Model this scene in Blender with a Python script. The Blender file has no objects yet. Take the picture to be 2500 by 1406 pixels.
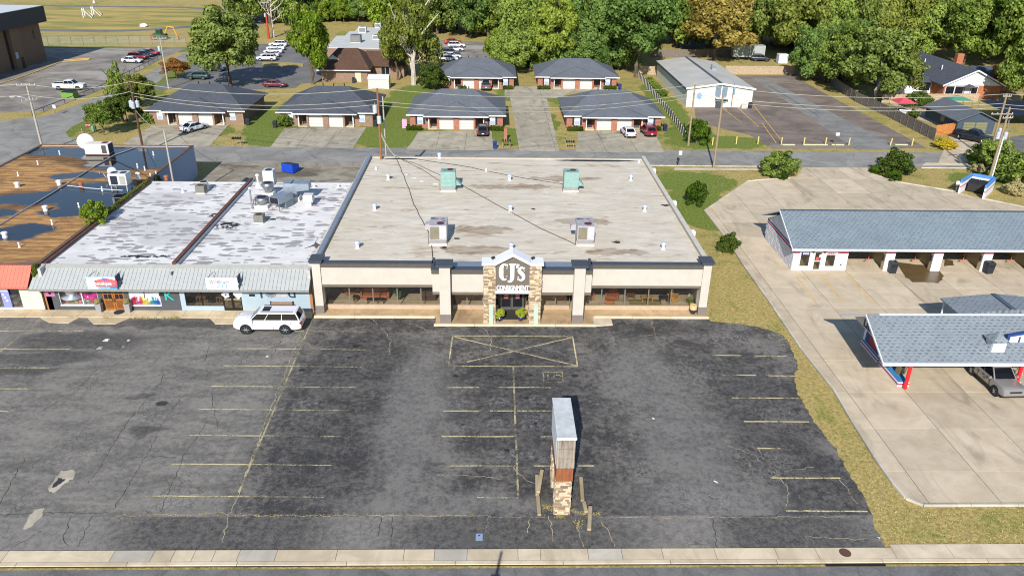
import bpy, bmesh, math, random
import numpy as np
from mathutils import Vector, Matrix
rnd = random.Random(11)
rad = math.radians
for _c in (bpy.data.objects, bpy.data.meshes, bpy.data.materials, bpy.data.curves, bpy.data.cameras, bpy.data.lights):
    for _o in list(_c): _c.remove(_o)
scene = bpy.context.scene
col = scene.collection

# ------------------------------------------------------------------ camera
PITCH, YAW, ROLL, FPX, CAMH = 25.61, 1.59, -0.94, 1900.0, 32.5
def _axes():
    p, y, r = rad(PITCH), rad(YAW), rad(ROLL)
    fw = Vector((math.sin(y)*math.cos(p), math.cos(y)*math.cos(p), -math.sin(p)))
    rt = Vector((math.cos(y), -math.sin(y), 0)); dn = fw.cross(rt)
    return rt*math.cos(r)+dn*math.sin(r), dn*math.cos(r)-rt*math.sin(r), fw
RT, DN, FW = _axes()
cam = bpy.data.cameras.new('camera'); cam_o = bpy.data.objects.new('camera', cam); col.objects.link(cam_o)
cam.sensor_width = 36.0; cam.lens = FPX/2500*36.0; cam.clip_end = 4000; cam.clip_start = 0.5
m = Matrix((RT, -DN, -FW)).transposed().to_4x4(); m.translation = (0, 0, CAMH); cam_o.matrix_world = m
scene.camera = cam_o
def P(x, y, z=0.0):
    "photo pixel -> point on the level plane at height z"
    d = RT*((x-1250)/FPX)+DN*((y-703)/FPX)+FW
    t = (z-CAMH)/d.z
    return Vector((d.x*t, d.y*t, z))
def PY(x, y, Y):
    "photo pixel -> point on the upright plane at depth Y"
    d = RT*((x-1250)/FPX)+DN*((y-703)/FPX)+FW
    t = Y/d.y
    return Vector((d.x*t, Y, CAMH+d.z*t))
# ------------------------------------------------------------------ sky, sun, exposure
SUN_EL, SUN_AZ = 32.3, 10.0
w = bpy.data.worlds.new('World'); scene.world = w; w.use_nodes = True
wn = w.node_tree; wn.nodes.clear()
sk = wn.nodes.new('ShaderNodeTexSky'); sk.sky_type = 'NISHITA'; sk.sun_disc = False
sk.sun_elevation = rad(SUN_EL); sk.sun_rotation = rad(180+SUN_AZ); sk.air_density = 1.0; sk.dust_density = 0.15; sk.ozone_density = 2.5
bg = wn.nodes.new('ShaderNodeBackground'); bg.inputs[1].default_value = 0.115
wo = wn.nodes.new('ShaderNodeOutputWorld'); wn.links.new(sk.outputs[0], bg.inputs[0]); wn.links.new(bg.outputs[0], wo.inputs[0])
sl = bpy.data.lights.new('sun', 'SUN'); sl.energy = 5.0; sl.angle = rad(0.53); sl.color = (1.0, 0.96, 0.895)
so = bpy.data.objects.new('sun', sl); col.objects.link(so)
sd = Vector((math.sin(rad(SUN_AZ))*math.cos(rad(SUN_EL)), math.cos(rad(SUN_AZ))*math.cos(rad(SUN_EL)), -math.sin(rad(SUN_EL))))
so.rotation_euler = sd.to_track_quat('-Z', 'Y').to_euler(); so.location = (-20, -60, 80)
vs = scene.view_settings; vs.view_transform = 'Standard'; vs.look = 'None'; vs.exposure = 0.45; vs.gamma = 1.0; vs.use_curve_mapping = False
scene.render.engine = 'CYCLES'
try: scene.cycles.transparent_max_bounces = 12; scene.cycles.filter_width = 1.1
except Exception: pass

# ------------------------------------------------------------------ node helpers
def srgb(r, g, b):
    f = lambda c: (c/255/12.92) if c/255 <= 0.04045 else ((c/255+0.055)/1.055)**2.4
    return (f(r), f(g), f(b), 1)
class NT:
    def __init__(s, name):
        s.m = bpy.data.materials.new(name); s.m.use_nodes = True; s.t = s.m.node_tree; s.t.nodes.clear()
        s.out = s.n('ShaderNodeOutputMaterial')
        s._pos = None
    def n(s, typ, **kw):
        nd = s.t.nodes.new(typ)
        for k, v in kw.items(): setattr(nd, k, v)
        return nd
    def set(s, sock, v):
        if isinstance(v, bpy.types.NodeSocket): s.t.links.new(v, sock)
        elif v is not None:
            try: sock.default_value = v
            except Exception:
                sock.default_value = tuple(v)[:len(sock.default_value)]
    def pos(s):
        if not s._pos: s._pos = s.n('ShaderNodeNewGeometry').outputs['Position']
        return s._pos
    def obj(s): return s.n('ShaderNodeTexCoord').outputs['Object']
    def map(s, v, scale=(1, 1, 1), loc=(0, 0, 0), rot=(0, 0, 0)):
        nd = s.n('ShaderNodeMapping'); s.set(nd.inputs[0], v); s.set(nd.inputs[1], loc); s.set(nd.inputs[2], rot); s.set(nd.inputs[3], scale); return nd.outputs[0]
    def noise(s, v, scale, detail=4, rough=.55, dist=0):
        nd = s.n('ShaderNodeTexNoise'); s.set(nd.inputs['Vector'], v); s.set(nd.inputs['Scale'], scale); s.set(nd.inputs['Detail'], detail); s.set(nd.inputs['Roughness'], rough); s.set(nd.inputs['Distortion'], dist); return nd.outputs['Fac']
    def noisec(s, v, scale, detail=3):
        nd = s.n('ShaderNodeTexNoise'); s.set(nd.inputs['Vector'], v); s.set(nd.inputs['Scale'], scale); s.set(nd.inputs['Detail'], detail); return nd.outputs['Color']
    def voro(s, v, scale, feature='DISTANCE_TO_EDGE', rand=1):
        nd = s.n('ShaderNodeTexVoronoi', feature=feature); s.set(nd.inputs['Vector'], v); s.set(nd.inputs['Scale'], scale); s.set(nd.inputs['Randomness'], rand); return nd.outputs[0]
    def math(s, op, a, b=None, clamp=False):
        nd = s.n('ShaderNodeMath', operation=op, use_clamp=clamp); s.set(nd.inputs[0], a)
        if b is not None: s.set(nd.inputs[1], b)
        return nd.outputs[0]
    def vadd(s, a, b, k=1.0):
        mu = s.n('ShaderNodeVectorMath', operation='MULTIPLY_ADD'); s.set(mu.inputs[0], b); s.set(mu.inputs[1], (k, k, k)); s.set(mu.inputs[2], a); return mu.outputs[0]
    def rng(s, v, a, b, c=0, d=1):
        nd = s.n('ShaderNodeMapRange'); nd.interpolation_type = 'SMOOTHSTEP'
        for i, x in enumerate((v, a, b, c, d)): s.set(nd.inputs[i], x)
        return nd.outputs[0]
    def mix(s, f, a, b, mode='MIX'):
        nd = s.n('ShaderNodeMix', data_type='RGBA', blend_type=mode); s.set(nd.inputs[0], f); s.set(nd.inputs[6], a); s.set(nd.inputs[7], b); return nd.outputs[2]
    def sep(s, v):
        nd = s.n('ShaderNodeSeparateXYZ'); s.set(nd.inputs[0], v); return nd.outputs
    def bump(s, h, strength=.3, dist=.02):
        nd = s.n('ShaderNodeBump'); s.set(nd.inputs['Height'], h); s.set(nd.inputs['Strength'], strength); s.set(nd.inputs['Distance'], dist); return nd.outputs[0]
    def ellipses(s, lst, v=None, warp=.0, wscale=.4, lo=.28, hi=.56):
        "soft union of ellipses (cx,cy,rx,ry): 1 inside, 0 outside"
        v = v or s.pos()
        if warp:
            c = s.noisec(v, wscale, 4); off = s.n('ShaderNodeVectorMath', operation='SUBTRACT'); s.set(off.inputs[0], c); s.set(off.inputs[1], (.5, .5, .5)); v = s.vadd(v, off.outputs[0], warp)
        acc = None
        for cx, cy, rx, ry in lst:
            mv = s.map(v, scale=(1/rx, 1/ry, 0), loc=(-cx/rx, -cy/ry, 0))
            ln = s.n('ShaderNodeVectorMath', operation='LENGTH'); s.set(ln.inputs[0], mv)
            e = s.math('SUBTRACT', 1.4, ln.outputs['Value'])
            acc = e if acc is None else s.math('MAXIMUM', acc, e)
        return s.rng(acc, lo, hi)
    def bsdf(s, color, rough=.7, metal=0, normal=None, spec=.5, **kw):
        b = s.n('ShaderNodeBsdfPrincipled'); s.set(b.inputs['Base Color'], color); s.set(b.inputs['Roughness'], rough); s.set(b.inputs['Metallic'], metal)
        s.set(b.inputs['Specular IOR Level'], spec)
        if normal is not None: s.set(b.inputs['Normal'], normal)
        for k, v in kw.items(): s.set(b.inputs[k], v)
        return b.outputs[0]
    def done(s, sh): s.t.links.new(sh, s.out.inputs[0]); return s.m
_mc = {}
def pm(c, rough=.65, metal=0, var=.12, vs=2.5, bump=0, spec=.5, coat=0, local=False):
    "plain paint / metal / plaster: one colour with weathering noise"
    key = (tuple(c), rough, metal, var, vs, bump, spec, coat, local)
    if key in _mc: return _mc[key]
    t = NT('paint_%d_%d_%d' % tuple(c)); lin = srgb(*c)
    v = t.obj() if local else t.pos()
    f = t.noise(v, vs, 6, .62)
    f2 = t.rng(f, .25, .75)
    a = tuple(x*(1-var) for x in lin[:3])+(1,); b = tuple(min(1, x*(1+var*.7)) for x in lin[:3])+(1,)
    cc = t.mix(f2, a, b)
    nm = t.bump(t.noise(v, 40, 3), bump, .01) if bump else None
    kw = {'Coat Weight': coat, 'Coat Roughness': .06} if coat else {}
    _mc[key] = t.done(t.bsdf(cc, rough, metal, nm, spec, **kw)); return _mc[key]

# ------------------------------------------------------------------ mesh helpers
class MB:
    def __init__(s): s.v = []; s.f = []
    def add(s, vs, fs):
        o = len(s.v); s.v += [tuple(x) for x in vs]; s.f += [tuple(i+o for i in f) for f in fs]; return s
    def box(s, x0, x1, y0, y1, z0, z1):
        return s.add([(x0, y0, z0), (x1, y0, z0), (x1, y1, z0), (x0, y1, z0), (x0, y0, z1), (x1, y0, z1), (x1, y1, z1), (x0, y1, z1)],
                     [(3, 2, 1, 0), (4, 5, 6, 7), (0, 1, 5, 4), (1, 2, 6, 5), (2, 3, 7, 6), (3, 0, 4, 7)])
    def cbox(s, c, sx, sy, sz, rz=0, rx=0, ry=0):
        M = Matrix.Translation(c) @ Matrix.Rotation(rz, 4, 'Z') @ Matrix.Rotation(ry, 4, 'Y') @ Matrix.Rotation(rx, 4, 'X')
        b = MB().box(-sx/2, sx/2, -sy/2, sy/2, -sz/2, sz/2)
        return s.add([M @ Vector(v) for v in b.v], b.f)
    def prism(s, pts, z0, z1):
        n = len(pts); vs = [(p[0], p[1], z0) for p in pts]+[(p[0], p[1], z1) for p in pts]
        return s.add(vs, [tuple(range(n-1, -1, -1)), tuple(range(n, 2*n))]+[(i, (i+1) % n, n+(i+1) % n, n+i) for i in range(n)])
    def prism_y(s, pts, y0, y1):
        "pts (x,z) counter-clockwise seen from -y"
        n = len(pts); vs = [(p[0], y0, p[1]) for p in pts]+[(p[0], y1, p[1]) for p in pts]
        return s.add(vs, [tuple(range(n)), tuple(range(2*n-1, n-1, -1))]+[(i, n+i, n+(i+1) % n, (i+1) % n) for i in range(n)])
    def prism_x(s, pts, x0, x1):
        n = len(pts); vs = [(x0, p[0], p[1]) for p in pts]+[(x1, p[0], p[1]) for p in pts]
        return s.add(vs, [tuple(range(n-1, -1, -1)), tuple(range(n, 2*n))]+[(i, (i+1) % n, n+(i+1) % n, n+i) for i in range(n)])
    def sheet(s, pts, z): return s.add([(p[0], p[1], z) for p in pts], [tuple(range(len(pts)))])
    def quad(s, a, b, c, d): return s.add([a, b, c, d], [(0, 1, 2, 3)])
    def cyl(s, a, b, r0, r1=None, n=10, caps=True):
        r1 = r0 if r1 is None else r1; a = Vector(a); b = Vector(b); d = (b-a)
        if d.length < 1e-6: return s
        d.normalize(); u = d.orthogonal().normalized(); v = d.cross(u)
        vs = []
        for c, r in ((a, r0), (b, r1)):
            for i in range(n):
                t = 2*math.pi*i/n; vs.append(c+u*(r*math.cos(t))+v*(r*math.sin(t)))
        fs = [(i, (i+1) % n, n+(i+1) % n, n+i) for i in range(n)]
        if caps: fs += [tuple(range(n-1, -1, -1)), tuple(range(n, 2*n))]
        return s.add(vs, fs)
    def tube(s, pts, r, n=6, r1=None):
        r1 = r if r1 is None else r1; k = len(pts); pts = [Vector(p) for p in pts]; vs = []; fs = []
        for i, p in enumerate(pts):
            d = (pts[min(i+1, k-1)]-pts[max(i-1, 0)]).normalized()
            u = d.cross(Vector((0, 0, 1)))
            u = u.normalized() if u.length > 1e-3 else Vector((1, 0, 0)); v = d.cross(u); rr = r+(r1-r)*i/max(1, k-1)
            for j in range(n):
                t = 2*math.pi*j/n; vs.append(p+u*(rr*math.cos(t))+v*(rr*math.sin(t)))
        for i in range(k-1):
            for j in range(n): fs.append((i*n+j, i*n+(j+1) % n, (i+1)*n+(j+1) % n, (i+1)*n+j))
        fs += [tuple(range(n-1, -1, -1)), tuple(range((k-1)*n, k*n))]
        return s.add(vs, fs)
    def lathe(s, c, prof, n=14):
        c = Vector(c); k = len(prof); vs = []; fs = []
        for r, z in prof:
            for j in range(n): t = 2*math.pi*j/n; vs.append((c.x+r*math.cos(t), c.y+r*math.sin(t), c.z+z))
        for i in range(k-1):
            for j in range(n): fs.append((i*n+j, i*n+(j+1) % n, (i+1)*n+(j+1) % n, (i+1)*n+j))
        fs += [tuple(range(n-1, -1, -1)), tuple(range((k-1)*n, k*n))]
        return s.add(vs, fs)
    def blob(s, c, rx, ry, rz, seed=0, amp=.15, nu=12, nv=8):
        r = random.Random(seed); vs = []; fs = []
        ph = [r.uniform(0, 6) for _ in range(4)]
        for i in range(nv+1):
            a = math.pi*i/nv
            for j in range(nu):
                t = 2*math.pi*j/nu; k = 1+amp*math.sin(3*t+ph[0]+2*a)+amp*.7*math.sin(5*a+ph[1]+t)
                vs.append((c[0]+rx*k*math.sin(a)*math.cos(t), c[1]+ry*k*math.sin(a)*math.sin(t), c[2]+rz*k*math.cos(a)))
        for i in range(nv):
            for j in range(nu): fs.append((i*nu+j, (i+1)*nu+j, (i+1)*nu+(j+1) % nu, i*nu+(j+1) % nu))
        return s.add(vs, fs)
    def mesh(s, name, smooth=False):
        me = bpy.data.meshes.new(name); me.from_pydata(s.v, [], s.f)
        if smooth: me.polygons.foreach_set('use_smooth', [True]*len(me.polygons))
        me.update(); return me
    def build(s, name, mat, parent=None, world=True, smooth=False, bevel=0, kind=None, label=None, cat=None, group=None):
        o = bpy.data.objects.new(name, s.mesh(name, smooth)); put(o, mat, parent, world)
        if bevel:
            b = o.modifiers.new('bevel', 'BEVEL'); b.width = bevel; b.segments = 2; b.limit_method = 'ANGLE'
        tag(o, label, cat, group, kind); return o
def put(o, mat, parent, world=True):
    col.objects.link(o)
    if mat is not None and not o.data.materials: o.data.materials.append(mat)
    if parent:
        o.parent = parent
        if world and parent.type == 'EMPTY': o.location = -parent.location
def tag(o, label=None, cat=None, group=None, kind=None):
    if label: o['label'] = label
    if cat: o['category'] = cat
    if group: o['group'] = group
    if kind: o['kind'] = kind
    return o
def thing(name, label, cat, loc=(0, 0, 0), rz=0, group=None):
    o = bpy.data.objects.new(name, None); col.objects.link(o); o.location = loc; o.rotation_euler = (0, 0, rz); o.empty_display_size = .3
    return tag(o, label, cat, group)
def copy_tree(o, parent=None, paint=None):
    c = o.copy(); col.objects.link(c); c.parent = parent
    for ch in list(o.children): copy_tree(ch, c)
    return c
def pix(lst, z=0.0): return [tuple(P(x, y, z)[:2]) for x, y in lst]
def inset_cell_clip(poly, x0, x1, y0, y1):
    "polygon clipped to a rectangle (Sutherland-Hodgman)"
    def clip(pts, ins, cut):
        out = []
        for i in range(len(pts)):
            a, b = pts[i-1], pts[i]
            ia, ib = ins(a), ins(b)
            if ib:
                if not ia: out.append(cut(a, b))
                out.append(b)
            elif ia: out.append(cut(a, b))
        return out
    def cx(v): return lambda a, b: (v, a[1]+(b[1]-a[1])*(v-a[0])/(b[0]-a[0]))
    def cy(v): return lambda a, b: (a[0]+(b[0]-a[0])*(v-a[1])/(b[1]-a[1]), v)
    p = list(poly)
    for ins, cut in ((lambda q: q[0] >= x0, cx(x0)), (lambda q: q[0] <= x1, cx(x1)), (lambda q: q[1] >= y0, cy(y0)), (lambda q: q[1] <= y1, cy(y1))):
        if len(p) < 3: return []
        p = clip(p, ins, cut)
    a = 0
    for i in range(len(p)): a += p[i-1][0]*p[i][1]-p[i][0]*p[i-1][1]
    return p if len(p) >= 3 and abs(a) > .5 else []
def ccw(p):
    a = sum(p[i-1][0]*p[i][1]-p[i][0]*p[i-1][1] for i in range(len(p)))
    return list(p) if a > 0 else list(p)[::-1]
def text_mesh(body, h, depth=.02, bold=0, sx=1.0, shear=0, align='CENTER', space=1.0):
    cu = bpy.data.curves.new('lettering', 'FONT'); cu.body = body; cu.size = h/0.7; cu.extrude = depth; cu.offset = bold; cu.shear = shear
    cu.align_x = align; cu.space_character = space; cu.resolution_u = 3
    ob = bpy.data.objects.new('lettering', cu); col.objects.link(ob)
    me = bpy.data.meshes.new_from_object(ob); bpy.data.objects.remove(ob); bpy.data.curves.remove(cu)
    if sx != 1: me.transform(Matrix.Diagonal((sx, 1, 1, 1)))
    return me
def lettering(body, h, c, mat, parent, face=0.0, tilt=90.0, name='lettering', fit=None, **kw):
    "upright text centred on c; face = rotation about z (0 faces -y)"
    me = text_mesh(body, h, **kw)
    if fit:
        xs = [v.co.x for v in me.vertices]; k = fit/(max(xs)-min(xs)); me.transform(Matrix.Diagonal((k, 1, 1, 1)))
    M = Matrix.Rotation(face, 4, 'Z') @ Matrix.Rotation(rad(tilt), 4, 'X') @ Matrix.Translation((0, -h*.5, 0))
    me.transform(Matrix.Translation(c) @ M)
    o = bpy.data.objects.new(name, me); put(o, mat, parent); return o
def stroke_mesh(mb, pts, ws, to3, depth=.05, n=40):
    "a flat brush stroke along a smooth path in the letter plane; to3(x,z,d) gives the place"
    k = len(pts)
    def cr(arr, t):
        i = min(int(t), k-2); f = t-i; g = lambda j: np.array(arr[max(0, min(k-1, j))], float)
        p0, p1, p2, p3 = g(i-1), g(i), g(i+1), g(i+2)
        return .5*((2*p1)+(-p0+p2)*f+(2*p0-5*p1+4*p2-p3)*f*f+(-p0+3*p1-3*p2+p3)*f**3)
    L = []; 
    for s in range(n+1):
        t = (k-1)*s/n; p = cr(pts, t); q = cr(pts, min(k-1, t+.01))-cr(pts, max(0, t-.01)); q = q/(np.hypot(*q)+1e-9); nn = np.array((-q[1], q[0])); wd = float(cr([(x, 0) for x in ws], t)[0])/2
        L.append((p+nn*wd, p-nn*wd))
    vs = []
    for d in (0, depth):
        for a, b in L: vs.append(to3(a[0], a[1], d)); vs.append(to3(b[0], b[1], d))
    m_ = 2*(n+1); fs = []
    for s in range(n):
        a = 2*s; fs += [(a, a+1, a+3, a+2), (m_+a+2, m_+a+3, m_+a+1, m_+a), (a, a+2, m_+a+2, m_+a), (a+3, a+1, m_+a+1, m_+a+3)]
    fs += [(1, 0, m_, m_+1), (2*n, 2*n+1, m_+2*n+1, m_+2*n)]
    mb.add(vs, fs)
# ------------------------------------------------------------------ ground materials
def mat_lot():
    t = NT('sealed_asphalt'); p = t.pos(); x, y, _ = t.sep(p)
    big = t.noise(p, .11, 5, .6, .4); med = t.noise(p, .45, 8, .74, .3); fin = t.noise(p, 2.4, 7, .8, .2); grain = t.noise(p, 9, 4, .75)
    strk = t.noise(t.map(p, scale=(.3, .75, 1)), .8, 7, .72, .6)
    left = t.rng(t.math('ADD', x, t.math('MULTIPLY', t.math('SUBTRACT', med, .5), 3.0)), -14.8, -17.4)
    f = t.rng(t.math('ADD', t.math('ADD', t.math('MULTIPLY', med, .42), t.math('MULTIPLY', big, .14)), t.math('MULTIPLY', fin, .44)), .43, .575)
    right_c = t.mix(f, srgb(57, 55, 54), srgb(114, 109, 103))
    sp = t.rng(t.math('ADD', t.math('MULTIPLY', strk, .5), t.math('MULTIPLY', fin, .5)), .38, .62)
    left_c = t.mix(sp, srgb(90, 87, 83), srgb(132, 127, 119))
    lp = t.ellipses([(-34.5, 57.2, 5.5, 1.5), (-36, 54.6, 4.2, 1.0), (-37.5, 52.8, 4.5, .8), (-27, 60.3, 10, .8), (-24, 44.5, 1.2, .6), (-26, 49, .9, .5)], warp=3.0, wscale=.55, lo=.1, hi=.7)
    left_c = t.mix(t.math('MULTIPLY', lp, t.rng(fin, .36, .6, .2, .85)), left_c, srgb(54, 53, 54))
    c = t.mix(left, right_c, left_c)
    fresh = t.ellipses([(-6, 60.4, 9, 1.1), (3, 58.8, 6, 1.2), (13, 60, 6.5, 1.4), (5.5, 38.5, 3.8, 2.4), (9.5, 37.2, 3, 1.3), (19.5, 46, 3.2, 9), (21, 38, 3, 4), (3, 48, 5, 9), (-10, 52, 4.5, 7), (-11, 42, 4, 5)], warp=3.5, wscale=.4, lo=.0, hi=.8)
    c = t.mix(t.math('MULTIPLY', fresh, t.rng(fin, .35, .65, .7, .35)), c, srgb(46, 45, 46))
    band = t.ellipses([(-2.5, 37.2, 6.5, .9), (13.5, 37.4, 4.5, 2.0), (13, 43.5, 2.6, 8), (12, 52, 2.6, 5), (-5.5, 46, 2.2, 9)], warp=4, wscale=.3, lo=-.3, hi=.9)
    c = t.mix(t.math('MULTIPLY', band, t.rng(fin, .32, .62, .3, .75)), c, srgb(118, 115, 111))
    spots = []
    for px, py in ((1113, 985), (1205, 982), (1306, 975), (1133, 1045), (1215, 1035), (1305, 1040), (1245, 1110), (1310, 1115), (1300, 1020), (990, 905), (960, 970), (755, 980)):
        q = P(px, py); spots.append((q.x, q.y, .9, .65))
    wp = t.ellipses(spots, warp=1.3, wscale=1.1, lo=0, hi=.8)
    c = t.mix(t.math('MULTIPLY', wp, t.rng(t.noise(p, 2.6, 6, .8), .46, .68, 0, .8)), c, srgb(140, 138, 135))
    oil = []
    for px, py, r in ((1113, 918, .26), (1198, 919, .18), (1212, 916, .16), (1224, 919, .2), (1293, 915, .22), (1402, 917, .3), (1285, 971, .24), (1306, 976, .13), (1312, 987, .13), (1130, 1037, .14), (1308, 1034, .16), (1238, 1099, .2), (870, 845, .3), (852, 872, .2), (738, 903, .26), (1945, 1000, .3), (395, 985, .45)):
        q = P(px, py); oil.append((q.x, q.y, r, r*.75))
    c = t.mix(t.math('MULTIPLY', t.ellipses(oil, warp=.25, wscale=3, lo=.15, hi=.6), .85), c, srgb(24, 24, 27))
    # the apron poured along the street
    st = t.rng(t.math('ADD', y, t.math('MULTIPLY', t.math('SUBTRACT', t.noise(p, 1.5, 3), .5), .25)), 36.22, 36.10)
    inn = t.ellipses([(-15.5, 35, 6.0, 3), (1.5, 34.5, 7.0, 3), (18, 34.5, 4.5, 3)], warp=3, wscale=.5, lo=.0, hi=.7)
    sc = t.mix(t.math('MULTIPLY', inn, t.rng(fin, .3, .6, .95, .55)), t.mix(t.rng(fin, .32, .68), srgb(102, 98, 94), srgb(134, 129, 122)), srgb(54, 52, 51))
    c = t.mix(st, c, sc)
    # crazing
    wv = t.vadd(p, t.noisec(p, 1.1, 4), .5)
    fine = t.math('MULTIPLY', t.rng(t.voro(wv, 1.9), .05, .012), t.rng(t.noise(p, .22, 4), .46, .62))
    c = t.mix(t.math('MULTIPLY', t.math('MULTIPLY', fine, t.math('MAXIMUM', left, st)), .5), c, srgb(44, 44, 47))
    al = t.ellipses([(12.8, 37.6, 2.6, 1.3), (20.5, 57.6, 3, 1.0), (15.5, 52.5, 3, 2), (20.5, 47, 2, 2), (9.5, 40.3, 1.2, 1.0), (18, 41, 2, 2)], warp=2, wscale=.6, lo=0, hi=.9)
    c = t.mix(t.math('MULTIPLY', t.math('MULTIPLY', t.rng(t.voro(wv, 2.6), .045, .01), al), .42), c, srgb(160, 156, 148))
    c = t.mix(t.rng(grain, .5, .78, 0, .34), c, srgb(150, 148, 143))
    c = t.mix(t.rng(t.noise(p, 17, 3, .7), .52, .72, 0, .38), c, srgb(34, 34, 37))
    return t.done(t.bsdf(c, t.rng(med, .3, .7, .80, .92), 0, t.bump(t.math('ADD', grain, fin), .4, .014), .3))
def mat_asphalt(name, a, b, scale=.3, patch=None, cracks=True):
    t = NT(name); p = t.pos(); med = t.noise(p, scale, 7, .66, .8); g = t.noise(p, 8, 4, .7)
    c = t.mix(t.rng(med, .34, .66), srgb(*a), srgb(*b))
    if patch: c = t.mix(t.math('MULTIPLY', t.rng(t.noise(t.map(p, scale=(.35, 1, 1)), scale*.6, 5, .6, 1.2), .54, .64), .75), c, srgb(*patch))
    if cracks:
        e = t.voro(t.vadd(p, t.noisec(p, .5, 4), 1.6), .16); c = t.mix(t.math('MULTIPLY', t.rng(e, .014, .004), .3), c, srgb(60, 58, 56))
    c = t.mix(t.rng(g, .4, .8, 0, .3), c, srgb(150, 148, 142))
    return t.done(t.bsdf(c, .9, 0, t.bump(g, .25, .01), .25))
def mat_concrete(name, a, b, stain=(120, 112, 98), amt=.5, grain=12, ran=.1):
    t = NT(name); p = t.pos(); med = t.noise(p, .5, 7, .66, .6); st = t.noise(t.map(p, scale=(1, .3, 1)), .5, 6, .65, 1.0)
    c = t.mix(t.rng(med, .3, .7), srgb(*a), srgb(*b))
    c = t.mix(t.math('MULTIPLY', t.rng(st, .5, .74), amt), c, srgb(*stain))
    r = t.n('ShaderNodeObjectInfo').outputs['Random']
    hs = t.n('ShaderNodeHueSaturation'); t.set(hs.inputs['Color'], c); t.set(hs.inputs['Value'], t.rng(r, 0, 1, 1-ran, 1+ran*.6)); c = hs.outputs[0]
    g = t.noise(p, grain, 4, .75); c = t.mix(t.rng(g, .5, .85, 0, .35), c, srgb(*[int(k*.7) for k in a]))
    return t.done(t.bsdf(c, .88, 0, t.bump(g, .2, .008), .3))
def mat_grass():
    t = NT('dry_grass'); p = t.pos(); big = t.noise(p, .06, 5, .6, .5); med = t.noise(p, .35, 7, .7, .8); fn = t.noise(p, 3.5, 6, .75); ff = t.noise(t.map(p, scale=(1, .45, 1)), 14, 3, .7)
    green = t.mix(t.rng(fn, .3, .7), srgb(70, 84, 32), srgb(130, 142, 64)); dry = t.mix(t.rng(fn, .3, .7), srgb(132, 114, 62), srgb(188, 168, 110))
    gz = t.ellipses([(27, 101, 6, 4.5), (26, 91, 4, 8), (-32, 125, 7, 10), (-17, 128, 6, 12), (36, 122, 9, 4), (72, 104, 8, 3.5), (-70, 155, 5, 40), (-100, 208, 60, 3.5), (28, 64, 1.5, 12), (33, 150, 3, 20), (6, 158, 6, 8), (9, 135, 2.2, 8), (-48, 126, 6, 6), (-38.5, 135, 2.5, 14), (2.5, 125, 3, 6), (8, 158, 3, 8), (33, 126, 4, 8), (-15, 150, 6, 16), (20, 152, 9, 5)], warp=5, wscale=.25)
    f = t.rng(t.math('ADD', t.math('ADD', t.math('MULTIPLY', med, .6), t.math('MULTIPLY', big, .4)), t.math('MULTIPLY', gz, -.30)), .32, .54)
    c = t.mix(f, green, dry)
    bare = t.rng(t.math('ADD', med, t.math('MULTIPLY', t.noise(p, 1.7, 5), .35)), .76, .88); c = t.mix(t.math('MULTIPLY', bare, .7), c, srgb(150, 122, 92))
    c = t.mix(t.rng(ff, .5, .8, 0, .5), c, srgb(84, 80, 36))
    return t.done(t.bsdf(c, .95, 0, t.bump(t.math('ADD', fn, ff), .8, .06), .15))
def mat_paint(rgb, wear=.5):
    t = NT('worn_paint'); p = t.pos(); n = t.noise(p, 6, 6, .75); n2 = t.noise(p, .55, 3, .6)
    a = t.rng(t.math('ADD', t.math('MULTIPLY', n, .55), t.math('MULTIPLY', n2, .45)), wear-.12, wear+.05)
    sh = t.bsdf(srgb(*rgb), .8, 0, None, .3); tr = t.n('ShaderNodeBsdfTransparent').outputs[0]
    mx = t.n('ShaderNodeMixShader'); t.set(mx.inputs[0], a); t.set(mx.inputs[1], tr); t.set(mx.inputs[2], sh); return t.done(mx.outputs[0])
G_LOT = mat_lot(); G_GRASS = mat_grass()
G_STREET = mat_asphalt('street_asphalt', (118, 115, 110), (142, 139, 133), .22)
G_STREET2 = mat_asphalt('front_street_asphalt', (88, 87, 86), (112, 110, 107), .5)
G_SCHOOL = mat_asphalt('school_lot_asphalt', (104, 99, 93), (140, 133, 124), .16, (160, 154, 144))
G_OLD = mat_asphalt('brown_old_asphalt', (98, 86, 78), (124, 110, 99), .2, (134, 124, 113))
G_PARK = mat_asphalt('office_lot_asphalt', (94, 93, 93), (114, 112, 109), .2)
G_ALLEY = mat_asphalt('patched_alley', (118, 108, 92), (150, 142, 126), .35, (70, 60, 50))
C_LOT = mat_concrete('concrete_slab', (176, 160, 136), (194, 178, 154), (122, 110, 95), .55)
C_DRIVE = mat_concrete('driveway_concrete', (146, 138, 120), (172, 163, 143), (95, 90, 80), .75)
C_WALK = mat_concrete('walk_concrete', (186, 171, 146), (208, 194, 170), (140, 124, 100), .4)
C_AGG = mat_concrete('exposed_aggregate', (146, 122, 90), (178, 152, 118), (98, 80, 60), .5, 22)
C_CURB = mat_concrete('kerb_concrete', (170, 163, 150), (196, 188, 172), (110, 104, 94), .5)
C_TAN = mat_concrete('tan_gutter_concrete', (180, 164, 138), (204, 188, 162), (146, 130, 106), .45, 18)
YEL = mat_paint((196, 184, 138), .50); YEL2 = mat_paint((178, 168, 130), .55); WHT = mat_paint((215, 212, 200), .5); YELO = mat_paint((214, 170, 84), .46)
DIRT = pm((52, 48, 40), .95, var=.3)
CRACK_D = mat_paint((48, 46, 45), .40); CRACK_L = mat_paint((176, 160, 128), .50)

def struct(name, mb, mat, parent=None, **kw):
    return mb.build(name, mat, parent, kind=None if parent else 'structure', **kw)
def sheet(name, pts, z, mat, parent=None): return struct(name, MB().sheet(ccw(pts), z), mat, parent)

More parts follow.
